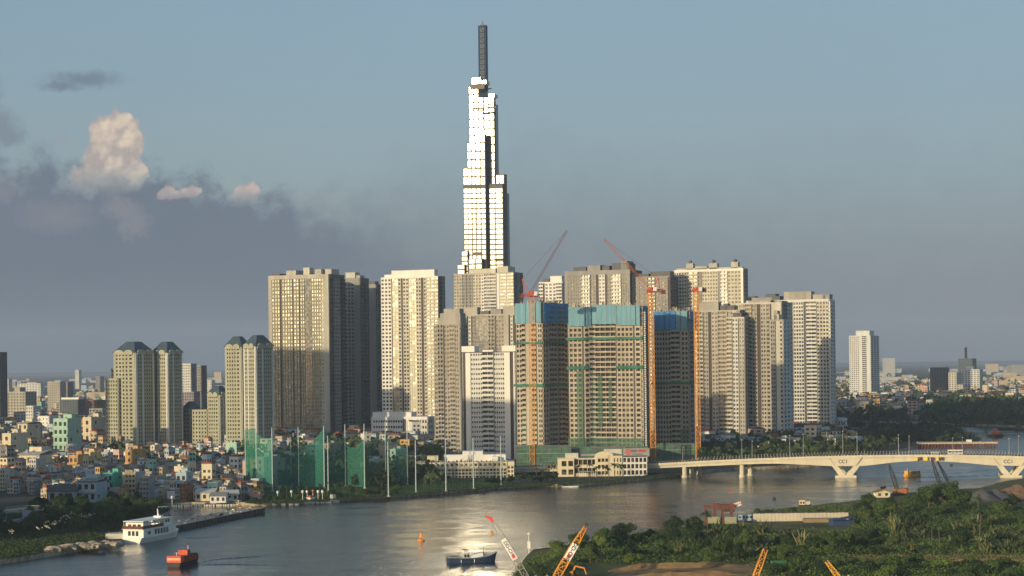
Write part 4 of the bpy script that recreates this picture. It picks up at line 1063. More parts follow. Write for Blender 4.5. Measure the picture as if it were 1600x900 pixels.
# ---------------------------------------------------------------- bridge
BRC = mat('bridge_concrete', (.55, .50, .38), var=.1, scale=.3, streak=True)
BRD = mat('bridge_shadow_concrete', (.42, .39, .31), var=.12, streak=True)
ASPH = mat('asphalt', (.05, .05, .052), var=.2)
def bridge():
    # axis in the world: nearly square to the view
    DL, DR = 1166.0, 1118.0
    A0 = Vector((P(800, 730, DL + 10).x, DL + 10)); B0 = Vector((P(1580, 730, DR).x, DR))
    ax = (B0 - A0).normalized(); ang = math.atan2(ax.y, ax.x)
    root = thing('road_bridge', 'cream concrete girder bridge with V-shaped piers spanning the river', 'bridge', (A0.x, A0.y, 0), ang)
    def U(px, py=720):
        t = tx(px, py); return (t * A0.y - A0.x) / (ax.x - t * ax.y)
    def zt(u, px, py):
        q = A0 + ax * u; return P(px, py, q.y).z
    WD = 26.0
    tops = [(790, 731), (1030, 724.5), (1100, 720.5), (1180, 717), (1260, 714), (1345, 712), (1430, 711), (1500, 711.3), (1580, 713), (1680, 716), (1900, 724), (2300, 740)]
    bots = [(790, 739), (1030, 731.5), (1168, 725.5), (1210, 724.5), (1250, 726), (1300, 728.5), (1345, 728.5), (1370, 726), (1400, 722), (1435, 720.5), (1475, 721), (1510, 723.5), (1550, 727.5), (1600, 728.5), (1640, 727), (1690, 723.5), (1760, 727), (2300, 748)]
    def interp(tab, x):
        for i in range(len(tab) - 1):
            if x <= tab[i + 1][0]:
                t = (x - tab[i][0]) / (tab[i + 1][0] - tab[i][0]); t = max(0, t); s_ = t
                return tab[i][1] + (tab[i + 1][1] - tab[i][1]) * s_
        return tab[-1][1]
    xs = list(range(790, 2301, 15))
    g, dk, rl, par = MB(), MB(), MB(), MB()
    for i in range(len(xs) - 1):
        x0, x1 = xs[i], xs[i + 1]; u0, u1 = U(x0), U(x1)
        t0, t1 = zt(u0, x0, interp(tops, x0)), zt(u1, x1, interp(tops, x1))
        b0, b1 = zt(u0, x0, interp(bots, x0)), zt(u1, x1, interp(bots, x1))
        for y0, y1 in ((1.2, 11.0), (14.5, WD - 1.2)):
            g.hexa([(u0, y0, b0), (u1, y0, b1), (u1, y1, b1), (u0, y1, b0), (u0, y0, t0 - 1.2), (u1, y0, t1 - 1.2), (u1, y1, t1 - 1.2), (u0, y1, t0 - 1.2)], BRC)
        dk.hexa([(u0, 0, t0 - 1.2), (u1, 0, t1 - 1.2), (u1, WD, t1 - 1.2), (u0, WD, t0 - 1.2), (u0, 0, t0 - .3), (u1, 0, t1 - .3), (u1, WD, t1 - .3), (u0, WD, t0 - .3)], BRC)
        par.hexa([(u0, 0, t0 - .3), (u1, 0, t1 - .3), (u1, .35, t1 - .3), (u0, .35, t0 - .3), (u0, 0, t0 + .25), (u1, 0, t1 + .25), (u1, .35, t1 + .25), (u0, .35, t0 + .25)], BRC)
        dk.hexa([(u0, .36, t0 - .296), (u1, .36, t1 - .296), (u1, WD - .36, t1 - .296), (u0, WD - .36, t0 - .296), (u0, .36, t0 - .29), (u1, .36, t1 - .29), (u1, WD - .36, t1 - .29), (u0, WD - .36, t0 - .29)], ASPH)
        for yy_ in (.17, WD - .3):
            rl.bar((u0, yy_, t0 + 1.15), (u1, yy_, t1 + 1.15), .10, DARKST)
            for k in range(3):
                uu = u0 + (u1 - u0) * k / 3; tt = t0 + (t1 - t0) * k / 3
                rl.box(uu - .14, uu + .14, yy_ - .12, yy_ + .12, tt + .2, tt + 1.4, STONE)
    g.build('girder', root); dk.build('deck', root); rl.build('railing', root); par.build('parapet', root)
    # round piers
    for px in (1069, 1077.5, 1087, 1158.5, 1168.5):
        u = U(px, 740); yy_ = {1069: 3, 1077.5: 12, 1087: 21, 1158.5: 5, 1168.5: 19}[px]
        # perspective sets the rear piers further right
        q = MB(); uu = U(1069, 740) + 0.4 if px < 1100 else U(1158.5, 740)
        uu = u - 0
        q.lathe([(1.9, -1), (1.9, 1.2), (1.45, 1.4), (1.45, zt(uu, px, interp(bots, px)) + .3)], BRC, uu, yy_, 14); q.build('pier', root)
    # V piers
    for cpx, hw_top, hw_b in ((1321.5, 18, 9), (1580, 18, 9), (1840, 18, 9)):
        uc = U(cpx, 740)
        for y0, y1 in ((.9, 4.4), (WD - 6, WD - 2.4)):
            v = MB(); sc = 1 / 2.66
            for s in (-1, 1):
                ub, ut = uc + s * hw_b * sc * .55, uc + s * hw_top * sc
                zb, ztp = 1.2, zt(ut, cpx + s * hw_top, interp(bots, cpx + s * hw_top)) + .6
                wb, wt = 2.1, 1.7
                v.hexa([(ub - wb, y0, zb), (ub + wb, y0, zb), (ub + wb, y1, zb), (ub - wb, y1, zb), (ut - wt, y0, ztp), (ut + wt, y0, ztp), (ut + wt, y1, ztp), (ut - wt, y1, ztp)], BRC)
            v.build('pier', root)
        cp = MB(); cp.box(uc - 6.2, uc + 6.2, .2, WD - 1.5, -1.0, 1.3, BRC); cp.build('pile_cap', root)
        # panel between the arms of the V, with its lettering
        zc = zt(uc, cpx, 722)
        pn = MB(); z1 = zt(uc, cpx, 713.3); z0 = zt(uc, cpx, 727.5)
        pn.hexa([(uc - 6, .75, z0), (uc + 6, .75, z0), (uc + 6, 1.15, z0), (uc - 6, 1.15, z0), (uc - 10, .75, z1), (uc + 10, .75, z1), (uc + 10, 1.15, z1), (uc - 10, 1.15, z1)], BRC)
        po = pn.build('pier_panel', root)
        if cpx < 1700: text_mesh(po, 'CC1', uc - 1.5, .65, zt(uc, cpx, 721.5), 2.9, DARKST)
        ln = MB()
        for s in (-1, 1): ln.bar((uc + s * 6.2, .7, z0), (uc + s * 10.3, .7, z1), .12, DARKST)
        ln.build('joint_line', root)
    # yellow and dark service box hanging at midspan
    sb = MB(); um = U(1448, 718); z0 = zt(um, 1448, 719.5); z1 = zt(um, 1448, 714.5)
    for du, w_, m in ((-6, 1.6, mat('signal_yellow', (.7, .5, .1))), (-3.6, 1.0, DARKST), (-.8, 2.6, mat('signal_yellow', (.7, .5, .1))), (3.0, 1.6, RUST), (6.2, 1.4, mat('signal_yellow', (.7, .5, .1))), (8.6, 1.0, DARKST)):
        sb.box(um + du - w_ / 2, um + du + w_ / 2, -.9, .7, z0, z1, m)
    sb.build('clearance_marks', root)
    lamps = [(1066.5, 700, 0), (1154, 690, 1), (1175, 690, 0), (1234, 681, 0), (1252, 681, 1), (1317, 674, 0), (1338, 680, 1), (1404, 680, 0), (1421, 684, 1), (1489, 685, 0), (1506, 686, 1), (1577, 686, 0), (1596, 684, 1)]
    for i, (px, py, far) in enumerate(lamps):
        u = U(px, 700); yy_ = WD - 1.0 if far else .9
        q = A0 + ax * u; z = zt(u, px, interp(tops, px)) - .3
        lp = thing('street_lamp', 'LBL', 'street lamp', (q.x - ax.y * yy_, q.y + ax.x * yy_, z), ang, 'street lamps along the bridge')
        hgt = P(px, py, q.y).z - z
        lb = ['by the white waterfront building', 'over the round river pier pair', 'just right of the grey-roofed villa', 'above the red-roofed villa side', 'beside the dark tree mass', 'over the left V pier', 'right of the left V pier', 'left of midspan', 'left of the hanging yellow boxes', 'nearest the white bus', 'just right of the white bus', 'over the right V pier', 'at the right picture edge'][i]
        lp['label'] = 'thin grey bridge lamp post ' + lb
        m_ = MB(); m_.bar((0, 0, 0), (0, 0, hgt - .8), .26, GREY, .15, 6); m_.bar((0, 0, hgt - .8), (0, 1.6 if not far else -1.6, hgt), .13, GREY); m_.build('pole', lp)
        l_ = MB(); yq = 1.6 if not far else -1.6; l_.box(-.3, .3, min(yq, yq * 1.9), max(yq, yq * 1.9), hgt - .05, hgt + .2, WHITE); l_.build('lamp_head', lp)
    # bus and small vehicles on the deck
    def vehicle(nm, lab, cat, px, L, H, m, far=0):
        u = U(px, 712); yy_ = 6.0; q = A0 + ax * u; z = zt(u, px, interp(tops, px)) - .285
        v = thing(nm, lab, cat, (q.x - ax.y * yy_, q.y + ax.x * yy_, z), ang)
        b = MB(); b.prism([(-L / 2, -1.2), (L / 2, -1.2), (L / 2, 1.2), (-L / 2, 1.2)], .45, H, m); b.build('body', v)
        gl = MB(); gl.box(-L / 2 + .3, L / 2 - .3, -1.24, -1.2, H * .5, H * .82, GLASSK); gl.box(L / 2 + .0, L / 2 + .04, -1, 1, H * .5, H * .85, GLASSK); gl.build('window', v)
        for sx in (-.33, .33):
            for sy in (-1.1, 1.1):
                wl = MB(); wl.bar((L * sx, sy - .15, .45), (L * sx, sy + .15, .45), .45, DARKST, n=12); wl.build('wheel', v)
        return v
    vehicle('bus', 'white bus crossing the middle of the bridge', 'bus', 1493, 8.5, 3.2, WHITE)
    vehicle('van', 'small pale van on the bridge left of the white bus', 'van', 1461, 4.4, 1.9, PALE)
    vehicle('car', 'small dark car on the bridge over the left V pier', 'car', 1350, 4.2, 1.5, DARKST)
bridge()

# ---------------------------------------------------------------- jetties and floating docks
def strip(name, label, cat, p0, p1, width, z, m, mside, side=1, wob=0.0, extra=None):
    a, b = G(*p0, 0), G(*p1, 0); d = (b - a); L = d.length; ang = math.atan2(d.y, d.x)
    root = thing(name, label, cat, (a.x, a.y, 0), ang)
    mb = MB(); n = max(2, int(L / 6))
    pts = [(L * i / n, rnd.uniform(-wob, wob)) for i in range(n + 1)] + [(L * i / n, width + rnd.uniform(-wob, wob)) for i in range(n, -1, -1)]
    mb.prism(pts, -1, z, mside, m); mb.build('deck', root)
    return root, L
JET = mat('jetty_top', (.42, .34, .25), var=.3, scale=.4); JETS = mat('jetty_side', (.07, .06, .05), var=.4, scale=.6)
jr, JL = strip('jetty', 'long stone jetty reaching into the river from the park bank', 'jetty', (202, 846), (414, 801), 11, 2.4, JET, JETS, wob=.3)
jb = MB()
for i in range(70):
    x = rnd.uniform(2, JL - 2); y = rnd.uniform(.4, 10.4); s = rnd.uniform(.3, 1.1); jb.box(x, x + s * 1.4, y, y + s, 2.4, 2.4 + s * rnd.uniform(.3, .9), rnd.choice([JET, WHITE, STONE, RUST]))
jb.build('clutter', jr)
for i in range(int(JL / 4)):
    ep = MB(); ep.box(i * 4, i * 4 + .9, -.35, 0, 0, 2.0, JETS); ep.build('fender', jr)
# stone blocks on the left bank
for i in range(40):
    t = i / 39; px = 75 + 112 * t + rnd.uniform(-2, 2); py = 851 - 1.0 * t - (860 - 846) * 0 + rnd.uniform(-3.5, 3.5) + (1 - t) * 7
    q = G(px, py, GZ)
    s = rnd.uniform(1.3, 3.2); bm = MB(); n = 8; k_ = bm.mi(STONEB); rows = [(.75, -.3), (1.05, .15), (.9, .5), (.5, .78)]
    for (r_, z_) in rows:
        for q_ in range(n): a_ = 2 * math.pi * q_ / n; f_ = rnd.uniform(.78, 1.18); bm.v.append((s * r_ * f_ * math.cos(a_), s * r_ * f_ * .7 * math.sin(a_), s * z_ * .62 * rnd.uniform(.85, 1.15)))
    bm.v.append((0, 0, s * .52))
    for r_ in range(3):
        for q_ in range(n): a_, b_ = r_ * n + q_, r_ * n + (q_ + 1) % n; bm.f.append((a_, b_, b_ + n, a_ + n)); bm.m.append(k_)
    for q_ in range(n): bm.f.append((3 * n + q_, 3 * n + (q_ + 1) % n, 4 * n)); bm.m.append(k_)
    o = bm.build('boulder'); o.location = (q.x, q.y, GZ); o.rotation_euler = (rnd.uniform(-.15, .15), rnd.uniform(-.15, .15), rnd.uniform(0, 6))
    tag(o, 'sunlit rough stone block heaped on the bank below the park', 'boulder', 'stone blocks on the park bank')
# landing wall left of the cruise boat
lw = MB(); a, b = G(165, 842, GZ), G(196, 842, GZ); lw.box(a.x, b.x, a.y, a.y + 6, 0, GZ + 2.0, CREAM); o = lw.build('landing_wall'); tag(o, 'low cream landing wall behind the moored white cruise boat', 'wall')
# marina: floating dock with bright float drums
dk, DL_ = strip('floating_dock', 'low floating marina dock edged with bright float drums', 'dock', (252, 792.5), (520, 786), 3.0, .8, mat('dock_boards', (.30, .22, .13)), RUST)
for i in range(70):
    x = DL_ * (i + .5 * rnd.random()) / 70
    if .42 < x / DL_ < .5: continue
    f_ = MB(); f_.bar((x, -.9, .35), (x, -.1, .35), .52, WHITE, n=8); f_.build('float_drum', dk)
# far jetty on red piles
fj, FL = strip('pile_jetty', 'long flat jetty on red-brown piles behind the bridge', 'jetty', (1436, 700), (1559, 699), 16, 5.0, mat('far_deck', (.5, .40, .27)), RUST, wob=.1)
# its body is open between the piles: slim deck over piles
for ch in list(fj.children): bpy.data.objects.remove(ch, do_unlink=True)
d_ = MB(); d_.box(0, FL, 0, 16, 3.0, 4.2, mat('far_deck', (.5, .40, .27))); d_.box(FL * .62, FL * .68, 3, 9, 4.2, 6.0, WHITE); d_.build('deck', fj)
for i in range(48):
    for y in (1, 8, 15):
        pass
pl = MB()
for i in range(48):
    x = FL * (i + .5) / 48
    q = MB(); q.bar((x, .6, -1), (x + (.5 if i % 2 else -.5), .6, 3.0), .42, RUST, n=6); q.build('pile', fj)

# ---------------------------------------------------------------- driving range poles and nets
NETC = []
def net_mat(name, c, al):
    m = bpy.data.materials.new(name); m.use_nodes = True
    t = NT(m.node_tree); b = t.n['Principled BSDF']; g = t.new('ShaderNodeNewGeometry')
    mp = t.new('ShaderNodeMapping'); mp.inputs['Scale'].default_value = (1, 1, .3); t.l.new(g.outputs['Position'], mp.inputs[0])
    n = t.noise(mp.outputs[0], 0.10, 3.0, 0.6)
    b.inputs['Base Color'].default_value = c3(*c); b.inputs['Roughness'].default_value = .95; b.inputs['Specular IOR Level'].default_value = .1
    t.l.new(t.math('ADD', al - .12, t.math('MULTIPLY', n, .24), True), b.inputs['Alpha']); return m
NET1, NET2, NET3 = net_mat('green_net_dense', (.035, .20, .14), .70), net_mat('green_net_middle', (.045, .22, .165), .62), net_mat('green_net_thin', (.05, .21, .165), .52)
NET4 = net_mat('green_net_sheer', (.05, .20, .16), .36)
POLEM = mat('pale_pole_paint', (.46, .54, .51), rough=.5, var=.05)
poles_back = [(384, 671, 762), (401, 670, 766), (426, 668, 768), (467, 667, 763), (507, 665, 763), (540, 663, 760), (570, 662, 763), (603, 659, 758), (637, 657, 757)]
poles_front = [(455, 682, 758), (513, 681, 768), (607, 690, 776), (650, 688, 770), (697, 685, 768), (740, 684, 764), (783, 681, 758)]
ordn = ['leftmost', 'second', 'third', 'fourth', 'fifth', 'sixth', 'seventh', 'eighth', 'ninth']
def net_pole(px, yt, yb, lab, D=None):
    q = G(px, yb, GZ); top = P(px - (yb - yt) * .006, yt, q.y); h_ = top.z - GZ
    o = MB(); o.bar((0, 0, 0), (0, 0, h_), .33, POLEM, .24, 8); o.box(-.8, .8, -.8, .8, 0, .5, CONC)
    ob = o.build('net_pole'); ob.location = (q.x, q.y, GZ); tag(ob, lab, 'pole', 'white poles of the driving range'); return ob, q, h_
pb = []
for i, (x, a, b) in enumerate(poles_back):
    pb.append(net_pole(x, a, b, 'tall pale net pole, %s from the left in the taller row' % ordn[i])[1:])
for i, (x, a, b) in enumerate(poles_front):
    net_pole(x, a, b, 'pale net pole, %s of the shorter row nearer the water' % ordn[i])
def net(i, m, top_k, lab, sag=.06, q0=None, q1=None, h0=None, h1=None):
    a, ha = pb[i] if q0 is None else (q0, h0); b, hb = pb[i + 1] if q1 is None else (q1, h1)
    n = 14; top, bot = [], []
    for k in range(n + 1):
        t = k / n; p = a.lerp(b, t); h_ = ha + (hb - ha) * t
        zt_ = h_ * (top_k[0] + (top_k[1] - top_k[0]) * t) - h_ * sag * 4 * t * (1 - t)
        top.append((p.x, p.y, GZ + zt_)); bot.append((p.x, p.y, GZ + .5))
    mb = MB(); i0 = n + 1
    mb.v = bot + top + [(x, y + .12, z) for x, y, z in bot] + [(x, y + .12, z) for x, y, z in top]; mb.mi(m); K = 2 * i0
    for k in range(n):
        mb.f.append((k, k + 1, i0 + k + 1, i0 + k)); mb.m.append(0)
    mb.v = bot + top
    o = mb.build('driving_range_net'); tag(o, lab, 'net', 'green nets of the driving range')
net(0, NET1, (1, 1), 'dense dark green net at the left end of the driving range', .0)
net(1, NET2, (.95, .85), 'green net strip between the second and third tall poles')
net(2, NET2, (.72, .66), 'sagging green net before pale houses, right of the third tall pole', .03)
net(3, NET2, (.68, .97), 'green net rising to a peak at the fifth tall pole', .08)
net(4, NET3, (.97, .80), 'thin green net falling from the fifth tall pole', .1)
net(5, NET3, (.70, .80), 'green net between the sixth and seventh tall poles', .12)
net(6, NET4, (.95, .72), 'thin green net right of the seventh tall pole', .08)
net(7, NET4, (.72, .62), 'thin green net before the low white office building', .06)
_q, _h = G(455, 740, GZ), 24.0
# lamp posts with white globes on the quay
for i, (px, yt, yb, lb) in enumerate([(455.5, 768, 781, 'alone among the palms'), (434, 769, 781, 'left of the lone one'), (473, 768, 782, 'left of the moored launch'), (480, 768, 781, 'just behind the moored launch bow'), (489, 767, 781, 'with a reddish top behind the launch'), (497, 768, 781, 'right of the moored launch'), (504, 768, 781, 'rightmost of the quay row'), (269, 777, 790, 'by the marina hut')]):
    q = G(px, yb, GZ); h_ = P(px, yt, q.y).z - GZ
    t = thing('globe_lamp', 'white globe lamp on the marina quay, ' + lb, 'lamp', (q.x, q.y, GZ), 0, 'globe lamps on the quay')
    m_ = MB(); m_.bar((0, 0, 0), (0, 0, h_ - .5), .14, WHITE, n=6); m_.build('pole', t)
    g_ = MB(); g_.lathe([(.1, h_ - .9), (.55, h_ - .6), (.7, h_), (.55, h_ + .5), (.1, h_ + .75)], WHITE if i != 4 else REDST); g_.build('globe', t)

# elevated ramp at the left edge
def ramp_road():
    RC = mat('ramp_concrete', (.17, .18, .18), var=.15)
    root = thing('road_ramp', 'curved grey road ramp at the left picture edge above the park', 'road ramp', (0, 0, 0))
    cx, cy = G(-10, 806, 7).x, G(-10, 806, 7).y
    mb, ra = MB(), MB(); n = 30
    r1, r0 = 14.5, 7.5
    for i in range(n):
        t0, t1 = -.4 + 2.6 * i / n, -.4 + 2.6 * (i + 1) / n
        q = [(cx + r * math.cos(t) * 1.0, cy + r * math.sin(t) * 4.5) for r, t in ((r0, t0), (r1, t0), (r1, t1), (r0, t1))]
        mb.hexa([(x, y, 5.0) for x, y in q] + [(x, y, 6.0) for x, y in q], RC)
        for r in (r0, r1):
            a_ = (cx + r * math.cos(t0), cy + r * math.sin(t0) * 4.5, 6.6); b_ = (cx + r * math.cos(t1), cy + r * math.sin(t1) * 4.5, 6.6); ra.bar(a_, b_, .22, GREY)
    for i in range(6):
        t = -.3 + 2.4 * i / 5; mb.bar((cx + 11 * math.cos(t), cy + 11 * math.sin(t) * 4.5, GZ), (cx + 11 * math.cos(t), cy + 11 * math.sin(t) * 4.5, 5.0), .9, RC, n=8)
    mb.build('deck', root); ra.build('guard_rail', root)
ramp_road()

# ---------------------------------------------------------------- boats
def hull(L, B_, H, m, m2=None, fore=.28, sheer=.35, stern=.8, zw=-.4):
    """open-water hull, stern at x=0, bow at x=L, widest B_, side height H"""
    mb = MB(); n = 14; rows = []
    for i in range(n + 1):
        t = i / n
        w_ = B_ / 2 * (stern + (1 - stern) * min(1, t * 4))
        if t > 1 - fore:
            s_ = (t - (1 - fore)) / fore; w_ *= math.sqrt(max(0.0, 1 - s_ ** 2.2))
        zt_ = H + sheer * H * max(0, (t - .55) / .45) ** 2 + .08 * H * max(0, .2 - t) * 5
        xb = L * t if t < .8 else L * (.8 + (t - .8) * .72)
        wb = w_ * .72 if t < .95 else 0.02
        rows.append([(xb, -wb, zw), (L * t, -max(w_, .03), zt_), (L * t, max(w_, .03), zt_), (xb, wb, zw)])
    k = mb.mi(m); kd = mb.mi(m2 or m)
    for r in rows: mb.v += r
    for i in range(n):
        a = i * 4; b = a + 4
        mb.f.append((a, b, b + 1, a + 1)); mb.m.append(k)
        mb.f.append((b + 3, a + 3, a + 2, b + 2)); mb.m.append(k)
        mb.f.append((a + 1, b + 1, b + 2, a + 2)); mb.m.append(kd)
        mb.f.append((b, a, a + 3, b + 3)); mb.m.append(k)
    mb.f.append((0, 1, 2, 3)); mb.m.append(k)
    return mb
def boat(name, label, cat, p_stern, p_bow, group=None):
    a, b = G(*p_stern, 0), G(*p_bow, 0); d = b - a
    return thing(name, label, cat, (a.x, a.y, 0), math.atan2(d.y, d.x), group), d.length
BWHITE = mat('boat_white', (.78, .76, .70), rough=.4, var=.04)
BRED = mat('boat_red_paint', (.50, .07, .03), rough=.5, var=.25, scale=.8); BBLUE = mat('boat_blue_paint', (.030, .05, .10), rough=.5, var=.3, scale=.8)
BDARK = mat('boat_dark_hull', (.03, .022, .02), rough=.6); TARP = mat('grey_tarpaulin', (.45, .45, .42), rough=.8)
YEL = mat('boat_yellow_paint', (.65, .34, .04), rough=.5)
def winrow(root, x0, x1, n, y, z0, z1, m=GLASSK, part='window', ax='x'):
    for i in range(n):
        w_ = (x1 - x0) / n; a = x0 + w_ * i + w_ * .15; b = x0 + w_ * (i + 1) - w_ * .15
        q = MB()
        if ax == 'x': q.box(a, b, min(y, y * 1.012), max(y, y * 1.012), z0, z1, m)
        else: q.box(y - .05, y, a, b, z0, z1, m)
        q.build(part, root)
# cruise boat, stern towards the camera
t, L = boat('cruise_boat', 'white two-deck cruise boat moored stern-on at the stone bank', 'boat', (206, 849.5), (268, 838))
L = 36; Bm = 9.4
hull(L, Bm, 2.2, BWHITE, fore=.3, stern=.95, sheer=.6).build('hull', t)
d1 = MB(); d1.box(1.2, L * .74, -Bm / 2 + .1, Bm / 2 - .1, 2.2, 5.6, BWHITE); d1.box(L * .74, L * .86, -Bm / 3, Bm / 3, 2.3, 4.6, BWHITE); d1.build('lower_deck', t)
winrow(t, 4, 7.5, 1, -Bm / 2 + .1 - .02, 3.3, 4.6); winrow(t, 10, 22, 5, -Bm / 2 + .1 - .02, 2.9, 5.0); winrow(t, -2.6, 2.6, 3, 1.2, 2.9, 4.9, GLASSK, 'window', 'y')
rl = MB()
for y in (-Bm / 2 + .2, Bm / 2 - .2): rl.box(.6, L * .5, y - .05, y + .05, 5.7, 6.9, RUST)
rl.box(.6, .7, -Bm / 2 + .26, Bm / 2 - .26, 5.7, 6.9, RUST); rl.build('railing', t)
fl = MB(); fl.box(.3, L * .78, -Bm / 2 - .1, Bm / 2 + .1, 5.6, 5.72, BWHITE); fl.build('upper_deck', t)
up = MB(); up.box(2.2, 9.0, -Bm / 2 + .8, Bm / 2 - .8, 5.72, 8.2, BWHITE); up.box(20, 26, -Bm / 2 + 1.2, Bm / 2 - 1.2, 5.72, 8.6, BWHITE); up.build('cabin', t)
winrow(t, -3.2, 3.2, 3, 2.2, 6.3, 7.5, GLASSD, 'window', 'y'); winrow(t, 21, 25, 2, -Bm / 2 + 1.2 - .02, 6.8, 8.0)
ca = MB(); ca.box(1.2, 25.5, -Bm / 2 + .2, Bm / 2 - .2, 8.6, 8.85, BWHITE)
for x in (1.5, 6, 11, 16): 
    for y in (-Bm / 2 + .4, Bm / 2 - .4): ca.bar((x, y, 5.72), (x, y, 8.6), .09, BWHITE)
ca.build('canopy', t)
ms = MB(); ms.bar((22, 0, 8.8), (21.2, 0, 12.4), .45, BWHITE, .18, 6); ms.box(20.8, 23.2, -1.6, 1.6, 8.85, 9.5, BWHITE); ms.build('mast', t)
um_ = MB(); um_.lathe([(2.0, 7.3), (1.2, 7.8), (.1, 8.2)], WHITE, 14, -2.9); um_.bar((14, -2.9, 5.7), (14, -2.9, 7.6), .08, WHITE); um_.build('parasol', t)
# red cargo boat
t, L = boat('cargo_boat', 'red and orange cargo boat steaming on the river at lower left', 'boat', (271, 886.5), (309, 874.5)); L = 24; Bm = 5.9
hull(L, Bm, 1.5, BDARK, BRED, fore=.35, stern=.9, sheer=.5).build('hull', t)
q = MB(); q.box(.5, 4.2, -Bm / 2 + .35, Bm / 2 - .35, 1.4, 3.9, BRED); q.build('deckhouse', t); q = MB(); q.box(.42, .5, -Bm / 2 + .6, Bm / 2 - .6, 2.4, 3.2, mat('pale_red_stripe', (.75, .38, .25))); q.build('stripe', t)
q = MB(); q.box(6, 19.5, -Bm / 2 + .5, Bm / 2 - .5, 1.4, 3.0, mat('red_hold_cover', (.28, .05, .03))); q.box(6.2, 19.3, -Bm / 2 + .7, Bm / 2 - .7, 3.0, 3.3, RUST); q.build('hold_cover', t)
q = MB(); q.box(10.0, 13.2, -1.7, 1.7, 3.3, 5.1, BRED); q.build('wheelhouse', t); q = MB(); q.box(13.2, 13.26, -1.2, 1.2, 3.9, 4.6, GLASSK); q.build('window', t)
q = MB(); q.bar((3, .5, 3.9), (3, .5, 5.6), .4, DARKST); q.bar((1.2, -.8, 3.9), (1.2, -.8, 5), .15, WHITE); q.box(.9, 2, -1.6, -.4, 4.9, 5.05, TARP); q.build('funnel', t)
q = MB(); q.bar((15.6, 0, 3.3), (15.6, 0, 7.4), .11, WHITE); q.box(15.0, 16.4, -.5, .5, 3.3, 4.1, WHITE); q.build('mast', t); q = MB(); q.box(14.3, 15.55, -.03, .03, 6.4, 7.3, mat('flag_red', (.7, .05, .04))); q.build('flag', t)
# grey-blue fishing boat
t, L = boat('fishing_boat', 'blue-grey wooden fishing boat anchored in the sun glint', 'boat', (700, 880.5), (775, 877)); L = 18.2; Bm = 4.9
hull(L, Bm, 1.75, BBLUE, TARP, fore=.4, stern=.8, sheer=1.1).build('hull', t)
q = MB(); q.box(5.2, 7.8, -1.3, 1.3, 1.3, 3.4, TARP); q.box(5.5, 6.9, -1.0, 1.0, 3.4, 4.6, BWHITE); q.box(5.2, 7.2, -1.3, 1.3, 4.6, 4.72, DGREY); q.build('wheelhouse', t)
winrow(t, 5.5, 7.6, 2, -1.32, 2.0, 3.0, GLASSD)
q = MB(); q.hexa([(8, -1.6, 1.5), (12.6, -1.6, 2.2), (12.6, 1.6, 2.2), (8, 1.6, 1.5), (8, -.9, 2.4), (12.6, -.9, 3.3), (12.6, .9, 3.3), (8, .9, 2.4)], BWHITE); q.build('tarpaulin', t)
q = MB(); q.bar((13.2, 0, 2.2), (13.1, 0, 5.2), .3, RUST, .15, 6); q.build('mast', t)
q = MB(); q.box(.6, 3.8, -1.7, 1.7, 2.3, 2.45, DGREY)
for x in (.8, 3.6):
    for y in (-1.5, 1.5): q.bar((x, y, 1.2), (x, y, 2.3), .07, DARKST)
q.build('awning', t)
q = MB(); q.bar((4.2, -2.32, .3), (4.2, -2.32, 1.3), .14, WHITE); q.bar((9, -2.4, .2), (9, -2.4, 1.4), .14, WHITE); q.build('fender', t)
for k, x in enumerate((2.2, 4.4)):
    pass
# yellow ferry
t, L = boat('ferry', 'yellow river ferry with white roof passing under the bridge', 'boat', (1436, 743.5), (1412, 745.5)); L = max(L, 10.5); Bm = 3.6
hull(L, Bm, 1.3, YEL, BWHITE).build('hull', t); q = MB(); q.box(.8, L * .66, -Bm / 2 + .3, Bm / 2 - .3, 1.3, 3.2, GLASSK); q.build('cabin', t)
q = MB(); q.box(.5, L * .7, -Bm / 2 + .1, Bm / 2 - .1, 3.2, 3.5, BWHITE); q.build('roof', t); q = MB(); q.box(L * .68, L * .84, -1.2, 1.2, 1.4, 3.6, YEL); q.bar((L * .76, 0, 3.6), (L * .76, 0, 5), .1, BWHITE); q.build('wheelhouse', t)
# red tug far right
t, L = boat('tugboat', 'dark red tugboat on the far river bend at right', 'boat', (1568, 682.5), (1541, 682.5)); Bm = 6.4; L = max(L, 15)
hull(L, Bm, 2.0, BDARK, BRED, stern=.9).build('hull', t); q = MB(); q.box(L * .3, L * .66, -2.2, 2.2, 2, 4.8, BRED); q.box(L * .42, L * .6, -1.6, 1.6, 4.8, 7, BRED); q.build('wheelhouse', t); q = MB(); q.box(1.5, L * .3, -2.6, 2.6, 2, 3.6, mat('red_hold_cover', (.28, .05, .03))); q.build('deckhouse', t)
q = MB(); q.bar((L * .5, 0, 7), (L * .5, 0, 9.5), .15, DARKST); q.build('mast', t)
for (a, b, lb) in (((1600, 671), (1557, 670.5), 'long dark barge on the far bend at the right picture edge'), ((1640, 674), (1585, 673), 'second dark barge nearer the right edge of the far bend')):
    t, L = boat('barge', lb, 'barge', a, b); hull(L, 9, 1.6, BDARK, BDARK).build('hull', t); q = MB(); q.box(L * .1, L * .25, -3, 3, 1.6, 4.5, RUST); q.build('deckhouse', t)
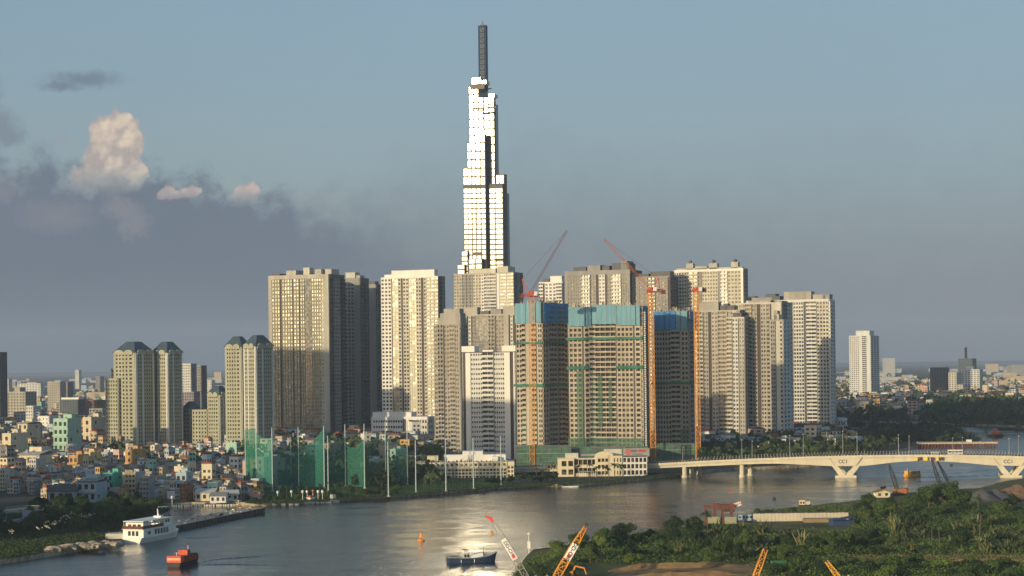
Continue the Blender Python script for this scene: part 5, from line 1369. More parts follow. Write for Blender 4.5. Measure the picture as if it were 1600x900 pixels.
# marina boats
t, L = boat('water_bus', 'long low white water bus moored at the marina dock', 'boat', (379, 789.5), (350, 789)); Bm = 3.6
hull(L, Bm, 1.2, BWHITE).build('hull', t); q = MB(); q.box(1.5, L * .72, -1.5, 1.5, 1.2, 2.3, BWHITE); q.box(1.2, L * .78, -1.6, 1.6, 2.3, 2.55, BWHITE); q.box(L * .6, L * .7, -.6, .6, 2.55, 3.6, BWHITE); q.build('cabin', t); winrow(t, 2, L * .7, 8, -1.52, 1.5, 2.15); winrow(t, 2, L * .7, 8, 1.52, 1.5, 2.15)
t, L = boat('motor_launch', 'small white motor launch with red top moored by the globe lamps', 'boat', (492, 786), (477, 787.5)); Bm = 3.2
hull(L, Bm, 1.2, BWHITE).build('hull', t); q = MB(); q.box(L * .2, L * .65, -1.2, 1.2, 1.2, 2.9, BWHITE); q.box(L * .12, L * .7, -1.4, 1.4, 2.9, 3.1, BWHITE); q.build('cabin', t); q = MB(); q.box(L * .3, L * .6, -.8, .8, 3.1, 4.1, REDST); q.build('flybridge', t); winrow(t, L * .25, L * .6, 2, -1.22, 1.9, 2.6)
t, L = boat('motor_launch', 'white launch with tall square cabin, right of the red-topped one', 'boat', (529, 784.5), (515, 785.5)); Bm = 3.0
hull(L, Bm, 1.1, BWHITE).build('hull', t); q = MB(); q.box(L * .45, L * .8, -1.1, 1.1, 1.1, 4.1, TARP); q.build('cabin', t); winrow(t, L * .5, L * .76, 1, -1.12, 2.3, 3.6, GLASSD)
for i, (x, lb) in enumerate([(426, 'just right of the jetty tip'), (440, 'between jetty tip and first globe lamp'), (452, 'below the lone globe lamp'), (461, 'left of the red-topped launch')]):
    t, L = boat('dinghy', 'tiny white dinghy at the marina dock, ' + lb, 'dinghy', (x + 6, 789.3 - .02 * (x - 426)), (x - 1, 789.5 - .02 * (x - 426)), 'dinghies at the dock'); hull(L, 1.8, .8, BWHITE, YEL).build('hull', t); q = MB(); q.box(L * .1, L * .22, -.3, .3, .7, 1.5, DARKST); q.build('outboard_motor', t)
# white pleasure boats in the inlet
t, L = boat('river_barge', 'low dark barge with white canopies in the inlet behind the park', 'barge', (232, 803), (266, 801)); hull(L, 6, 1.4, BDARK, TARP).build('hull', t)
for i in range(4):
    q = MB(); x = L * (.1 + .2 * i); q.box(x, x + L * .16, -2.2, 2.2, 2.9, 3.2, BWHITE)
    for yy_ in (-2, 2): q.bar((x + .2, yy_, 1.3), (x + .2, yy_, 2.9), .1, BWHITE)
    q.build('canopy', t)
# house boats right
t, L = boat('houseboat', 'cream houseboat moored off the green right bank', 'houseboat', (1248, 791), (1268, 791)); hull(L, 3.4, .8, BDARK).build('hull', t)
q = MB(); q.box(.3, L * .5, -1.4, 1.4, .8, 3.0, WARMW); q.box(.1, L * .56, -1.7, 1.7, 3.0, 3.25, REDST); q.build('cabin', t); q = MB(); q.box(L * .58, L * .9, -1.3, 1.3, .8, 2.4, TARP); q.build('cargo', t); winrow(t, .5, L * .5, 2, -1.42, 1.3, 2.3, GLASSD)
for (a, b, lb) in (((1143, 766), (1139, 766), 'tiny red boat in mid river'), ((1211, 780), (1208, 780.3), 'tiny dark rowing boat in mid river'), ((1484, 727), (1489, 727), 'small dark boat under the middle of the bridge'), ((1383, 761), (1376, 763), 'small dark boat beside the black crawler crane'), ((868, 761.5), (905, 761), 'narrow white rowing boat along the quay of the waterfront building')):
    t, L = boat('small_boat', lb, 'boat', a, b); hull(L, 1.5, .6, REDST if 'red' in lb else BWHITE if 'white' in lb else BDARK).build('hull', t); q = MB(); q.box(L * .3, L * .5, -.4, .4, .5, 1.3, REDST if 'red' in lb else DARKST); q.build('cargo', t)
# buoy and beacon
q = G(658, 845, 0); t = thing('buoy', 'orange navigation buoy floating beside the sun glint', 'buoy', (q.x, q.y, 0)); BO = mat('buoy_orange', (.75, .28, .03), rough=.5)
m_ = MB(); m_.lathe([(1.3, -.4), (1.5, .2), (1.2, .6)], BO); m_.build('float', t)
m_ = MB()
for k in range(4): a_ = math.pi / 4 + k * math.pi / 2; m_.bar((1.0 * math.cos(a_), 1.0 * math.sin(a_), .6), (.35 * math.cos(a_), .35 * math.sin(a_), 2.9), .14, BO)
m_.lathe([(.7, 1.4), (.5, 2.6), (.3, 3.2)], BO); m_.build('frame', t); m_ = MB(); m_.lathe([(.28, 3.2), (.3, 3.6), (.05, 3.9)], REDST); m_.build('lamp', t)
q = G(826.5, 868, 0); hb = P(826, 835, q.y).z; t = thing('beacon', 'thin white river beacon post at the tip of the green bank', 'beacon', (q.x, q.y, 0))
m_ = MB(); m_.bar((0, 0, -1), (0, 0, hb), .16, WHITE); m_.lathe([(.2, hb - .3), (.5, hb - .1), (.5, hb + .5), (.1, hb + .8)], WHITE); m_.build('pole', t); m_ = MB(); z0 = P(826, 857, q.y).z; z1 = P(826, 846, q.y).z; m_.box(-.55, .55, -.55, .55, z0, z1, WHITE); m_.build('day_board', t)

# ---------------------------------------------------------------- crawler cranes
def crawler(label, foot, tip, D, w_, r, m, sign=None, basem=None, tipm=None, hook=None, group=None, wd_tip=.45, yaw=0.0):
    f0, t0 = P(foot[0], foot[1], D), P(tip[0], tip[1], D)
    gx = f0.x; base = thing('crawler_crane', label, 'crane', (gx, D, GZ), 0, group)
    a = Vector((0, 0, max(1.6, f0.z - GZ))); b = Vector((t0.x - gx, 0, t0.z - GZ)); L = (b - a).length; d = (b - a).normalized()
    bm = basem or ORANGE
    s = -1 if b.x > 0 else 1
    q = MB(); q.box(-2.6, 2.6, -3.0, -1.9, 0, 1.0, DARKST); q.box(-2.6, 2.6, 1.9, 3.0, 0, 1.0, DARKST); q.box(-1.5, 1.5, -1.9, 1.9, .4, 1.0, DARKST); q.build('crawler_track', base)
    q = MB(); x0, x1 = (-5.0, 1.2) if s < 0 else (-1.2, 5.0); q.box(x0, x1, -1.6, 1.6, 1.05, 3.2, bm); cw = x0 if s < 0 else x1 - .9; q.box(cw - .02, cw + .92, -1.9, 1.9, 1.1, 3.6, RUST); q.build('machine_house', base)
    q = MB(); cx = 1.25 if s < 0 else -2.75; q.box(cx, cx + 1.5, -2.3, -.9, 1.2, 3.4, bm); q.build('cab', base)
    bo = MB(); m0, m1 = a + d * L * .22, a + d * L * .62
    lattice(bo, a, m0, w_ * .9, r, m, step=w_ * 1.1, taper=1.12); lattice(bo, m0, m1, w_, r, m, step=w_ * 1.1); lattice(bo, m1, b, w_, r * .85, m, step=w_ * 1.0, taper=wd_tip)
    boom = bo.build('boom', base)
    hd = MB(); hd.bar(b - d * .8, b + d * .8, w_ * .36, tipm or DARKST); side = Vector((-s * -1, 0, .25)); hd.bar(b, b + Vector((-1.8 if tipm else -.8, 0, 1.2 if tipm else .3)), w_ * .28, tipm or DARKST, w_ * .16); hd.build('boom_head', base)
    pc = MB(); mast_top = a + Vector((s * 2.0, 0, 2.4)); pc.bar(a + Vector((s * .5, 0, 1.4)), mast_top, .2, bm); pc.bar(mast_top, b, .06, DARKST); pc.bar(mast_top, Vector((s * 4.2, 0, 3.0)), .1, DARKST); pc.build('gantry', base)
    if hook:
        h_ = P(hook[0], hook[1], D); hk = MB(); hx = h_.x - gx; hz = h_.z - GZ; hk.bar((hx, 0, hz), (hx + .1, 0, b.z), .05, DARKST); hk.lathe([(.15, hz - 1.1), (.5, hz - .6), (.45, hz), (.15, hz + .5)], YEL, hx, 0); hk.build('hook_block', base)
    if sign:
        t0_, t1_, txt = sign
        up = Vector((d.z, 0, -d.x)) if d.x < 0 else Vector((-d.z, 0, d.x))
        n = Vector((0, -1, 0)); hw = w_ * .5
        p0, p1 = a + d * L * t0_, a + d * L * t1_; e = Vector((d.z, 0, -d.x))
        yf = -w_ / 2 - r - .12
        sb = MB(); c4 = [p0 - e * hw, p0 + e * hw, p1 + e * hw, p1 - e * hw]
        sb.hexa([(p.x, yf, p.z) for p in c4] + [(p.x, yf - .08, p.z) for p in c4], mat('sign_white', (.8, .8, .78)))
        so = sb.build('sign_board', base)
        me = text_mesh(so, txt, 0, 0, 0, w_ * .85, DARKST)
        c = (p0 + p1) / 2 + d * .3
        X_, Z_ = d, Vector((-d.z, 0, d.x))
        if d.x > 0: X_, Z_ = -d * -1, Z_
        X_ = -d if d.x < 0 else d
        if sign and d.x > 0: X_ = -d * -1
        X_ = -d if d.z > 0 else d                      # letters read from the tip downwards
        Y_ = Vector((0, -1, 0)).cross(X_)
        me.matrix_local = Matrix(((X_.x, Y_.x, 0, c.x), (X_.y, Y_.y, -1, yf - .12), (X_.z, Y_.z, 0, c.z), (0, 0, 0, 1)))
        rs = MB(); pe = p0 + d * (w_ * .55); rs.hexa([(p.x, yf - .09, p.z) for p in (pe - e * hw * .55 - d * w_ * .3, pe + e * hw * .55 - d * w_ * .3, pe + e * hw * .55 + d * w_ * .3, pe - e * hw * .55 + d * w_ * .3)] + [(p.x, yf - .15, p.z) for p in (pe - e * hw * .55 - d * w_ * .3, pe + e * hw * .55 - d * w_ * .3, pe + e * hw * .55 + d * w_ * .3, pe - e * hw * .55 + d * w_ * .3)], mat('sign_red', (.62, .05, .04)))
        rs.build('emblem', so)
    return base
LGREY = mat('pale_grey_steel', (.30, .29, .27), rough=.5)
crawler('grey lattice-boom crane with a red tip leaning left over the sun-glint water', (828, 914), (768, 812), 582, 1.75, .12, LGREY, sign=(.38, .70, 'DD-CH'), basem=LGREY, tipm=mat('flag_red', (.7, .05, .04)), hook=(768, 832), wd_tip=.55)
crawler('bright orange lattice-boom crane leaning right before the green bank', (864, 922), (916, 821), 582, 2.1, .22, ORANGE, sign=(.42, .68, 'DD-CH'), wd_tip=.35)
crawler('orange boom tip with a white lower section, poking up at the bottom edge', (1176, 924), (1196, 858), 572, 1.5, .17, ORANGE, wd_tip=.8)
crawler('small yellow boom leaning left at the bottom edge of the picture', (1317, 924), (1291, 877), 572, 1.2, .2, YEL, basem=YEL, wd_tip=.7)
crawler('black-boomed crawler crane with rusty orange body on the right bank', (1403, 779), (1390, 728), 960, 1.7, .2, DARKST, basem=mat('worn_orange', (.38, .15, .05), var=.6, scale=1.2), wd_tip=.5)
crawler('dark lattice boom rising behind the big bush, left one of two', (1474, 786), (1457, 721), 925, 1.4, .2, DARKST, wd_tip=.5)
crawler('thinner dark lattice boom behind the big bush, right one of two', (1493, 786), (1466, 723), 930, 1.1, .16, DARKST, wd_tip=.5)
crawler('short white boom with red tip beside the rusty frames', (1138, 812), (1158, 786), 870, 1.5, .3, WHITE, basem=RUST, tipm=REDST, wd_tip=.8)
# orange excavator arm near the orange crane
q0 = G(888, 909, GZ); t = thing('excavator', 'orange excavator with bent arm beside the orange crane', 'excavator', (q0.x, q0.y, GZ))
m_ = MB(); m_.box(-2, 2, -1.5, -.8, 0, .9, DARKST); m_.box(-2, 2, .8, 1.5, 0, .9, DARKST); m_.build('crawler_track', t); m_ = MB(); m_.box(-1.8, 1.4, -1.3, 1.3, .95, 2.4, ORANGE); m_.box(.2, 1.5, -1.3, -.2, 2.4, 3.4, ORANGE); m_.build('body', t)
m_ = MB(); m_.bar((1, 0, 2.2), (2.2, 0, 4.9), .35, ORANGE); m_.bar((2.2, 0, 4.9), (5, 0, 4.2), .3, ORANGE); m_.bar((5, 0, 4.2), (5.6, 0, 2.2), .25, ORANGE); m_.build('arm', t)

# rusty portal frames, wall, shed on the right bank
for px, lb in ((1110, 'left'), (1136, 'right')):
    q = G(px, 818, GZ); t = thing('portal_frame', 'rusty dark red portal frame on the right bank, %s one of two' % lb, 'frame', (q.x, q.y, GZ), 0, 'rusty frames')
    m_ = MB(); h_ = P(px, 790, q.y).z - GZ
    for x in (-1.9, 1.9): m_.box(x - .55, x + .55, -.6, .6, 0, h_ - 1.0, RUST)
    m_.box(-2.6, 2.6, -.8, .8, h_ - 1.0, h_ + .2, RUST); m_.box(1.3, 2.5, -.9, .9, h_ + .2, h_ + 1.2, RUST); m_.build('frame', t)
    m_ = MB(); m_.box(-1.2, 3.6, -3, -1.2, 0, 3.0, mat('pale_olive_wall', (.30, .30, .20))); m_.build('machine_base', t)
a, b = G(1177, 815, GZ), G(1326, 813, GZ)
t = thing('long_wall', 'long pale concrete wall with a dark top edge among the bushes', 'wall', (a.x, a.y, GZ), math.atan2((b - a).y, (b - a).x)); L = (b - a).length; h_ = P(1250, 804, a.y).z - GZ + .6
m_ = MB()
for i in range(26): m_.box(L * i / 26 + .04, L * (i + 1) / 26 - .04, 0, .5, 0, h_ + rnd.uniform(-.06, .06), mat('pale_wall_panel', (.56, .50, .38), var=.12))
m_.build('wall_panels', t); m_ = MB(); m_.box(0, L, -.1, .6, h_ + .07, h_ + .4, DARKST); m_.build('coping', t)
m_ = MB(); m_.box(L * .5, L * .86, -9, -4, 0, 1.6, mat('brown_tarp', (.28, .20, .12))); o = m_.build('yard_stack', t)
q = G(1325, 822, GZ); t = thing('blue_shed', 'dark blue tarpaulin-roofed shed at the right end of the long wall', 'shed', (q.x - 6, q.y, GZ), R(12)); m_ = MB(); m_.box(0, 9, 0, 5, 0, 2.2, mat('blue_tarp', (.03, .06, .13))); m_.build('body', t); m_ = MB(); m_.hexa([(-.5, -.6, 2.2), (9.5, -.6, 3.4), (9.5, 5.6, 3.4), (-.5, 5.6, 2.2), (-.5, -.6, 2.35), (9.5, -.6, 3.6), (9.5, 5.6, 3.6), (-.5, 5.6, 2.35)], mat('blue_tarp', (.03, .06, .13))); m_.build('roof', t)
gabled_house('riverside_shed', 'small pale shed with thatched roof on the right bank left of the black crane', 'shed', 1369, 782, 945, 7, 4, 2.6, 1.2, 8, WARMW, mat('thatch', (.20, .15, .09)))
q = G(1155, 814, GZ); t = thing('site_hut', 'long pale blue site hut with small windows left of the long wall', 'hut', (q.x - 1, q.y, GZ)); m_ = MB(); m_.box(0, 9, 0, 3, 0, 2.6, mat('pale_blue_metal', (.35, .45, .48))); m_.build('body', t)
winrow(t, .6, 8.4, 5, -.02, 1.2, 2.0, GLASSD)
q = G(1206, 889, GZ); t = thing('container', 'green container half hidden in shrubs by the dirt road', 'container', (q.x, q.y, GZ), R(3)); m_ = MB(); m_.box(0, 5, 0, 2.4, 0, 2.5, mat('green_metal', (.05, .17, .06)))
for i in range(16): m_.box(.15 + i * .3, .3 + i * .3, -.07, 0, .15, 2.35, mat('green_metal', (.05, .17, .06)))
m_.build('body', t)
# soil heaps at the right
SOILH = mat('red_soil', (.19, .12, .07), var=.3, scale=.2); GRAVH = mat('grey_gravel', (.09, .09, .09), var=.25, scale=.3)
def heap(name, label, px, py, rx, ry, h_, m):
    q = G(px, py, GZ); n, rg = 26, 9; mb = MB(); mb.v.append((0, 0, h_)); k = mb.mi(m)
    for j in range(1, rg + 1):
        for i in range(n):
            a_ = 2 * math.pi * i / n; r_ = j / rg * (1 + .12 * math.sin(3 * a_ + h_) + .06 * rnd.uniform(-1, 1)); z = h_ * (1 - (j / rg)) ** 1.0 * (1 + rnd.uniform(-.07, .07)); mb.v.append((rx * r_ * math.cos(a_), ry * r_ * math.sin(a_), max(0, z) if j < rg else -.1))
    for i in range(n): mb.f.append((0, 1 + i, 1 + (i + 1) % n)); mb.m.append(k)
    for j in range(rg - 1):
        for i in range(n):
            a_, b_ = 1 + j * n + i, 1 + j * n + (i + 1) % n; mb.f.append((a_, a_ + n, b_ + n, b_)); mb.m.append(k)
    o = mb.build(name); o.location = (q.x, q.y, GZ); tag(o, label, 'heap', 'material heaps')
heap('gravel_heap', 'dark grey gravel heap, left one beside the soil', 1534, 780, 9, 9, 5, GRAVH)
heap('gravel_heap', 'flatter grey gravel heap between dark gravel and reddish soil', 1556, 778, 9, 10, 4.5, GRAVH)
heap('soil_heap', 'broad reddish soil heap at the right edge', 1590, 776, 14, 12, 6, SOILH)
heap('soil_heap', 'smaller reddish soil heap before the broad one', 1574, 788, 9, 8, 3.2, SOILH)

# wakes: low ridges of water trailing behind the moving boats
def wake(px_list, h_, w_):
    mb = MB(); mb.mi(WATER); P_ = [G(x, y, 0) for x, y in px_list]; N = 40; rows = []
    for i in range(N + 1):
        t = i / N * (len(P_) - 1); k = min(int(t), len(P_) - 2); p = P_[k].lerp(P_[k + 1], t - k); d = (P_[k + 1] - P_[k]).normalized(); n = Vector((-d.y, d.x, 0))
        f = math.sin(math.pi * min(1, i / N + .08)) ** .5
        for (o_, z) in ((-1, -.02), (-.35, .8), (0, 1), (.35, .6), (1, -.02)):
            q = p + n * (o_ * w_); mb.v.append((q.x, q.y, max(-.02, z * h_ * f * (1 + .3 * math.sin(i * 1.7)))))
    for i in range(N):
        for j in range(4): a = i * 5 + j; mb.f.append((a, a + 1, a + 6, a + 5)); mb.m.append(0)
    mb.build('boat_wake', kind='structure')
wake([(1438, 745), (1480, 741), (1560, 733), (1610, 728)], .35, 1.6)
wake([(1438, 746), (1490, 745), (1560, 742), (1620, 741)], .3, 1.6)
wake([(318, 877), (350, 873), (400, 870), (460, 862)], .22, .8)
wake([(314, 883), (350, 882), (400, 883), (450, 884)], .22, .8)
wake([(285, 840), (310, 841), (345, 838)], .18, .6)
wake([(1300, 762), (1395, 759), (1440, 752)], .2, 1.2)
# ---------------------------------------------------------------- vegetation
def leaf_mat(name, a, b_, c_):
    m = bpy.data.materials.new(name); m.use_nodes = True
    t = NT(m.node_tree); b = t.n['Principled BSDF']; g = t.new('ShaderNodeNewGeometry'); oi = t.new('ShaderNodeObjectInfo')
    n = t.noise(g.outputs['Position'], 0.22, 4.0, 0.65)
    n = t.math('ADD', t.math('MULTIPLY', n, .6), t.math('MULTIPLY', t.noise(g.outputs['Position'], 1.7, 2.0, 0.6), .4))
    k = t.math('ADD', t.math('MULTIPLY', n, .75), t.math('MULTIPLY', t.math('SUBTRACT', oi.outputs['Random'], .5), .45))
    t.l.new(t.ramp(k, [(.15, a), (.40, b_), (.68, c_)]), b.inputs['Base Color'])
    b.inputs['Roughness'].default_value = .7; b.inputs['Specular IOR Level'].default_value = .25
    b.inputs['Subsurface Weight'].default_value = 0.0
    return m
LEAF = leaf_mat('foliage', (.022, .045, .016), (.05, .09, .026), (.10, .145, .038))
LEAFD = leaf_mat('dark_foliage', (.018, .036, .016), (.036, .062, .024), (.065, .095, .032))
LEAFY = leaf_mat('yellowish_foliage', (.045, .08, .02), (.095, .145, .03), (.16, .21, .05))
FROND = leaf_mat('frond', (.07, .08, .035), (.14, .15, .065), (.24, .23, .11))
BARK = mat('bark', (.10, .08, .06), var=.3, scale=1.0)
def leafcloud(r, n, lobes, size, m, seed):
    """crown: leaf-sized faces spread through lumpy lobes"""
    rr = random.Random(seed); mb = MB(); k = mb.mi(m)
    tot = sum(l[3] ** 2 for l in lobes)
    for (cx, cy, cz, lr) in lobes:
        for _ in range(int(n * lr * lr / tot)):
            while True:
                x, y, z = rr.uniform(-1, 1), rr.uniform(-1, 1), rr.uniform(-.75, 1)
                d = math.sqrt(x * x + y * y + z * z)
                if .35 < d < 1: break
            f = (.86 + .28 * rr.random()) * (1 + .14 * math.sin(5 * x + seed) * math.cos(4 * y)) / max(d, .01) * (d ** .35)
            p = Vector((cx + x * lr * f, cy + y * lr * f, cz + z * lr * .8 * f))
            if p.z < .1: p.z = .1 + rr.random() * .5
            nrm = Vector((x, y, z + .5)).normalized() + Vector((rr.uniform(-.8, .8), rr.uniform(-.8, .8), rr.uniform(-.5, .8))); nrm.normalize()
            e1 = nrm.cross(Vector((rr.uniform(-1, 1), rr.uniform(-1, 1), rr.uniform(-1, 1)))).normalized(); e2 = nrm.cross(e1)
            s = size * rr.uniform(.55, 1.35); i = len(mb.v)
            mb.v += [tuple(p - e1 * s), tuple(p - e2 * s * .55), tuple(p + e1 * s), tuple(p + e2 * s * .55)]; mb.f.append((i, i + 1, i + 2, i + 3)); mb.m.append(k)
    return mb
def make_tree(name, seed, h_, r_, m, n=1500, size=.42, trunk=True, label='x', cat='tree'):
    rr = random.Random(seed); t = thing(name, label, cat)
    nl = rr.randint(5, 9); lobes = [(0, 0, h_ * .66, r_ * .62)]
    for i in range(nl):
        a = 2 * math.pi * i / nl + rr.uniform(-.4, .4); q = r_ * rr.uniform(.42, .72)
        lobes.append((q * math.cos(a), q * math.sin(a), h_ * rr.uniform(.34, .84), r_ * rr.uniform(.22, .44)))
    for i in range(3): lobes.append((rr.uniform(-.35, .35) * r_, rr.uniform(-.35, .35) * r_, h_ * rr.uniform(.8, .95), r_ * rr.uniform(.14, .30)))
    if not trunk: lobes = [(x, y, max(z * .75, q * .5), q) for x, y, z, q in lobes]
    leafcloud(r_, n, lobes, size, m, seed).build('crown', t)
    q = MB(); th = h_ * .5; q.bar((0, 0, -.3), (rr.uniform(-.3, .3), 0, th), .28 if trunk else .18, BARK, .16, 7)
    for l in lobes[1:6]: q.bar((0, 0, th * rr.uniform(.6, 1)), (l[0] * .8, l[1] * .8, l[2]), .12, BARK, .05, 5)
    q.build('trunk', t)
    return learn(t)
def frond_mesh(mb, base, az, el, L, w_, m, droop=1.0, seg=6, k=None):
    """one feather leaf: rachis with leaflets either side"""
    d = Vector((math.cos(az), math.sin(az), 0)); p = Vector(base); e = el; sd = Vector((-math.sin(az), math.cos(az), 0)); k = mb.mi(m); prev = None
    for i in range(seg + 1):
        t = i / seg; wv = w_ * math.sin(math.pi * min(1, .12 + t * .88)) ** .7 * (1 if i < seg else .1)
        a = p - sd * wv + Vector((0, 0, -wv * .35)); b = p + sd * wv + Vector((0, 0, -wv * .35)); c = Vector(p); j = len(mb.v); mb.v += [tuple(a), tuple(c), tuple(b)]
        if prev is not None:
            mb.f.append((prev, prev + 1, j + 1, j)); mb.m.append(k); mb.f.append((prev + 1, prev + 2, j + 2, j + 1)); mb.m.append(k)
        prev = j; p = p + (d * math.cos(e) + Vector((0, 0, math.sin(e)))) * (L / seg); e -= droop / seg
def make_palm(seed, h_):
    rr = random.Random(seed); t = thing('palm_tree', 'x', 'palm')
    q = MB(); lean = rr.uniform(-1.2, 1.2); pts = [(lean * (i / 5) ** 2, 0, h_ * i / 5) for i in range(6)]
    for i in range(5): q.bar(pts[i], pts[i + 1], .24 - .02 * i, BARK, .22 - .02 * i, 6)
    q.build('trunk', t)
    c = MB()
    for i in range(17): frond_mesh(c, pts[-1], 2 * math.pi * i / 17 + rr.uniform(-.2, .2), rr.uniform(-.1, 1.1), rr.uniform(2.6, 3.6), .42, LEAFD if i % 3 else LEAF, 1.7)
    c.build('crown', t); return learn(t)
def make_nipa(seed):
    rr = random.Random(seed); t = thing('nipa_palm', 'x', 'palm'); c = MB()
    for i in range(34):
        a = rr.uniform(0, 6.28); b = (rr.uniform(-1.6, 1.6), rr.uniform(-1.6, 1.6), 0); frond_mesh(c, b, a, rr.uniform(.95, 1.5), rr.uniform(3.8, 6.6), .34, FROND if i % 3 else LEAF, rr.uniform(.3, 1.1))
    c.build('crown', t); q = MB()
    for i in range(5): q.bar((rr.uniform(-1, 1), rr.uniform(-1, 1), -.2), (rr.uniform(-1, 1), rr.uniform(-1, 1), 1.4), .2, BARK, .1, 5)
    q.build('trunk', t)
    return learn(t)
used = set()
def place(proto, x, y, s=1.0, rz=None, label=None, group=None, z=GZ, sz=None):
    if proto.name not in used: used.add(proto.name); o = proto
    else: o = dup(proto)
    o.location = (x, y, z); o.rotation_euler = (0, 0, rnd.uniform(0, 6.28) if rz is None else rz); o.scale = (s, s, sz or s)
    o['label'] = label
    if group: o['group'] = group
    return o
TR = [make_tree('tree', 11 + i, 8, 4.6, (LEAF, LEAFD, LEAF)[i % 3], 4200, .27) for i in range(4)]
TRY = [make_tree('tree', 31 + i, 7, 4.3, LEAFY, 3800, .26) for i in range(2)]
SH = [make_tree('shrub', 51 + i, 3.6, 3.6, (LEAF, LEAFD, LEAF, LEAFY)[i % 4], 2600, .24, trunk=False, cat='shrub') for i in range(4)]
PALM = [make_palm(5 + i, 7.5 + i) for i in range(3)]
NIPA = [make_nipa(71 + i) for i in range(3)]
TRF = [make_tree('tree', 91 + i, 9, 5.2, LEAFD, 900, .62) for i in range(3)]

def lerp(a, b, t): return a + (b - a) * t
def interp(tab, x):
    if x <= tab[0][0]: return tab[0][1]
    for i in range(len(tab) - 1):
        if x <= tab[i + 1][0]: return lerp(tab[i][1], tab[i + 1][1], (x - tab[i][0]) / (tab[i + 1][0] - tab[i][0]))
    return tab[-1][1]
# --- right bank: the green wilderness in the foreground
edge_r = [(812, 893), (835, 872), (870, 858), (920, 846), (1000, 833), (1100, 822), (1160, 818), (1180, 799), (1330, 788), (1400, 781), (1500, 783), (1560, 792), (1610, 790)]
def fg_ok(px, py):
    if py < interp(edge_r, px) + 2: return False
    if 1165 < px < 1335 and 807 < py < 832: return False      # the wall yard
    if 1098 < px < 1172 and 800 < py < 821: return False
    if 930 < px < 1160 and py > 884: return False              # the dirt road
    if px > 1320 and 866 < py < 882: return False
    if 900 < px < 1180 and py > 880: return False
    return True
def near_word(px, py):
    cols = [(868, 'below the white beacon'), (930, 'behind the bright orange crane'), (1000, 'right of the bright orange crane'), (1060, 'over the earth bank'), (1110, 'left of the rusty frames'), (1165, 'below the rusty frames'), (1215, 'over the orange-white boom'), (1275, 'below the long pale wall'), (1335, 'above the small yellow boom'), (1390, 'below the thatched shed'), (1450, 'left of the big bush'), (1510, 'under the big bush'), (1560, 'below the gravel heaps'), (9999, 'at the right picture edge')]
    c = next(w_ for x, w_ in cols if px < x); e = interp(edge_r, px)
    if 1165 < px < 1340 and py < 812: return 'between the pale wall and the river, ' + c
    r = 'at the water edge' if py < e + 14 else 'in the upper thicket' if py < e + 32 else 'in the lower thicket' if py < 868 else 'by the dirt road' if py < 888 else 'at the bottom edge'
    return r + ', ' + c
cells = []
cnt = 0; tries = 0; placed = []
big = [(1452, 800, 1.55), (1480, 798, 1.7), (1500, 803, 1.45), (1430, 806, 1.2), (1385, 815, 1.1), (1350, 812, 1.0), (905, 862, .9), (1050, 846, .85)]
for px, py, s in big:
    q = G(px, py, GZ); placed.append((q.x, q.y, 5)); place(rnd.choice(TR), q.x, q.y, s, label='tall dark bushy tree ' + near_word(px, py), group='trees on the right bank')
while cnt < 262 and tries < 30000:
    tries += 1
    px = rnd.uniform(814, 1625); py = rnd.uniform(800, 925) if rnd.random() < .75 else rnd.uniform(785, 925)
    if not fg_ok(px, py): continue
    q = G(px, py, GZ)
    low = (1165 < px < 1345 and py < 850) or (1090 < px < 1180 and py < 836)
    if any((q.x - a) ** 2 + ((q.y - b) * .6) ** 2 < (r_ + 2.4) ** 2 * .45 for a, b, r_ in placed): continue
    nip = (1380 < px and 825 < py < 872) or (1040 < px < 1260 and 832 < py < 872)
    u_ = rnd.random()
    if nip and u_ < .7: pr, nm, s, r_ = rnd.choice(NIPA), 'nipa palm clump with pale upright fronds ', rnd.uniform(.75, 1.1), 3.2
    elif u_ > .965 and not low: pr, nm, s, r_ = rnd.choice(PALM), 'slim coconut palm ', rnd.uniform(.8, 1.1), 3.0
    elif low or py > 880 or u_ < .38: pr, nm, s, r_ = rnd.choice(SH), 'low round shrub ', rnd.uniform(.7, 1.15) * (.62 if low else 1), 3.4
    elif u_ < .50: pr, nm, s, r_ = rnd.choice(TRY), 'yellow-green bushy tree ', rnd.uniform(.6, .95), 3.6
    else: pr, nm, s, r_ = rnd.choice(TR), 'dark green bushy tree ', rnd.uniform(.6, 1.0), 4.0
    placed.append((q.x, q.y, r_)); cnt += 1
    place(pr, q.x, q.y, s, label=nm + near_word(px, py), group='growth of the right bank', sz=s * rnd.uniform(.6, 1.25))
# undergrowth that covers the rest
def undergrowth(name, pts, m1, m2, size, hmax, label):
    size *= .75
    mb = MB(); ks = [mb.mi(m1), mb.mi(m2)]
    for (x, y, s) in pts:
        kk = ks[rnd.random() < .4]; hh = hmax * s
        for _ in range(15):
            p = Vector((x + rnd.gauss(0, 1.3), y + rnd.gauss(0, 1.3), GZ + abs(rnd.gauss(0, .5)) * hh)); n_ = Vector((rnd.uniform(-1, 1), rnd.uniform(-1, 1), rnd.uniform(.1, 1))).normalized()
            e1 = n_.cross(Vector((rnd.uniform(-1, 1), rnd.uniform(-1, 1), rnd.uniform(-1, 1)))).normalized(); e2 = n_.cross(e1); z_ = size * rnd.uniform(.6, 1.4); i = len(mb.v)
            mb.v += [tuple(p - e1 * z_), tuple(p - e2 * z_ * .6), tuple(p + e1 * z_), tuple(p + e2 * z_ * .6)]; mb.f.append((i, i + 1, i + 2, i + 3)); mb.m.append(kk)
    o = mb.build(name, kind='stuff'); o['label'] = label; return o
pts = []
while len(pts) < 9000:
    px = rnd.uniform(812, 1640); py = rnd.uniform(785, 930)
    if not fg_ok(px, py) or (py > 884 and 1180 < px < 1300 and rnd.random() < .5): continue
    q = G(px, py, GZ); pts.append((q.x, q.y, 1.0))
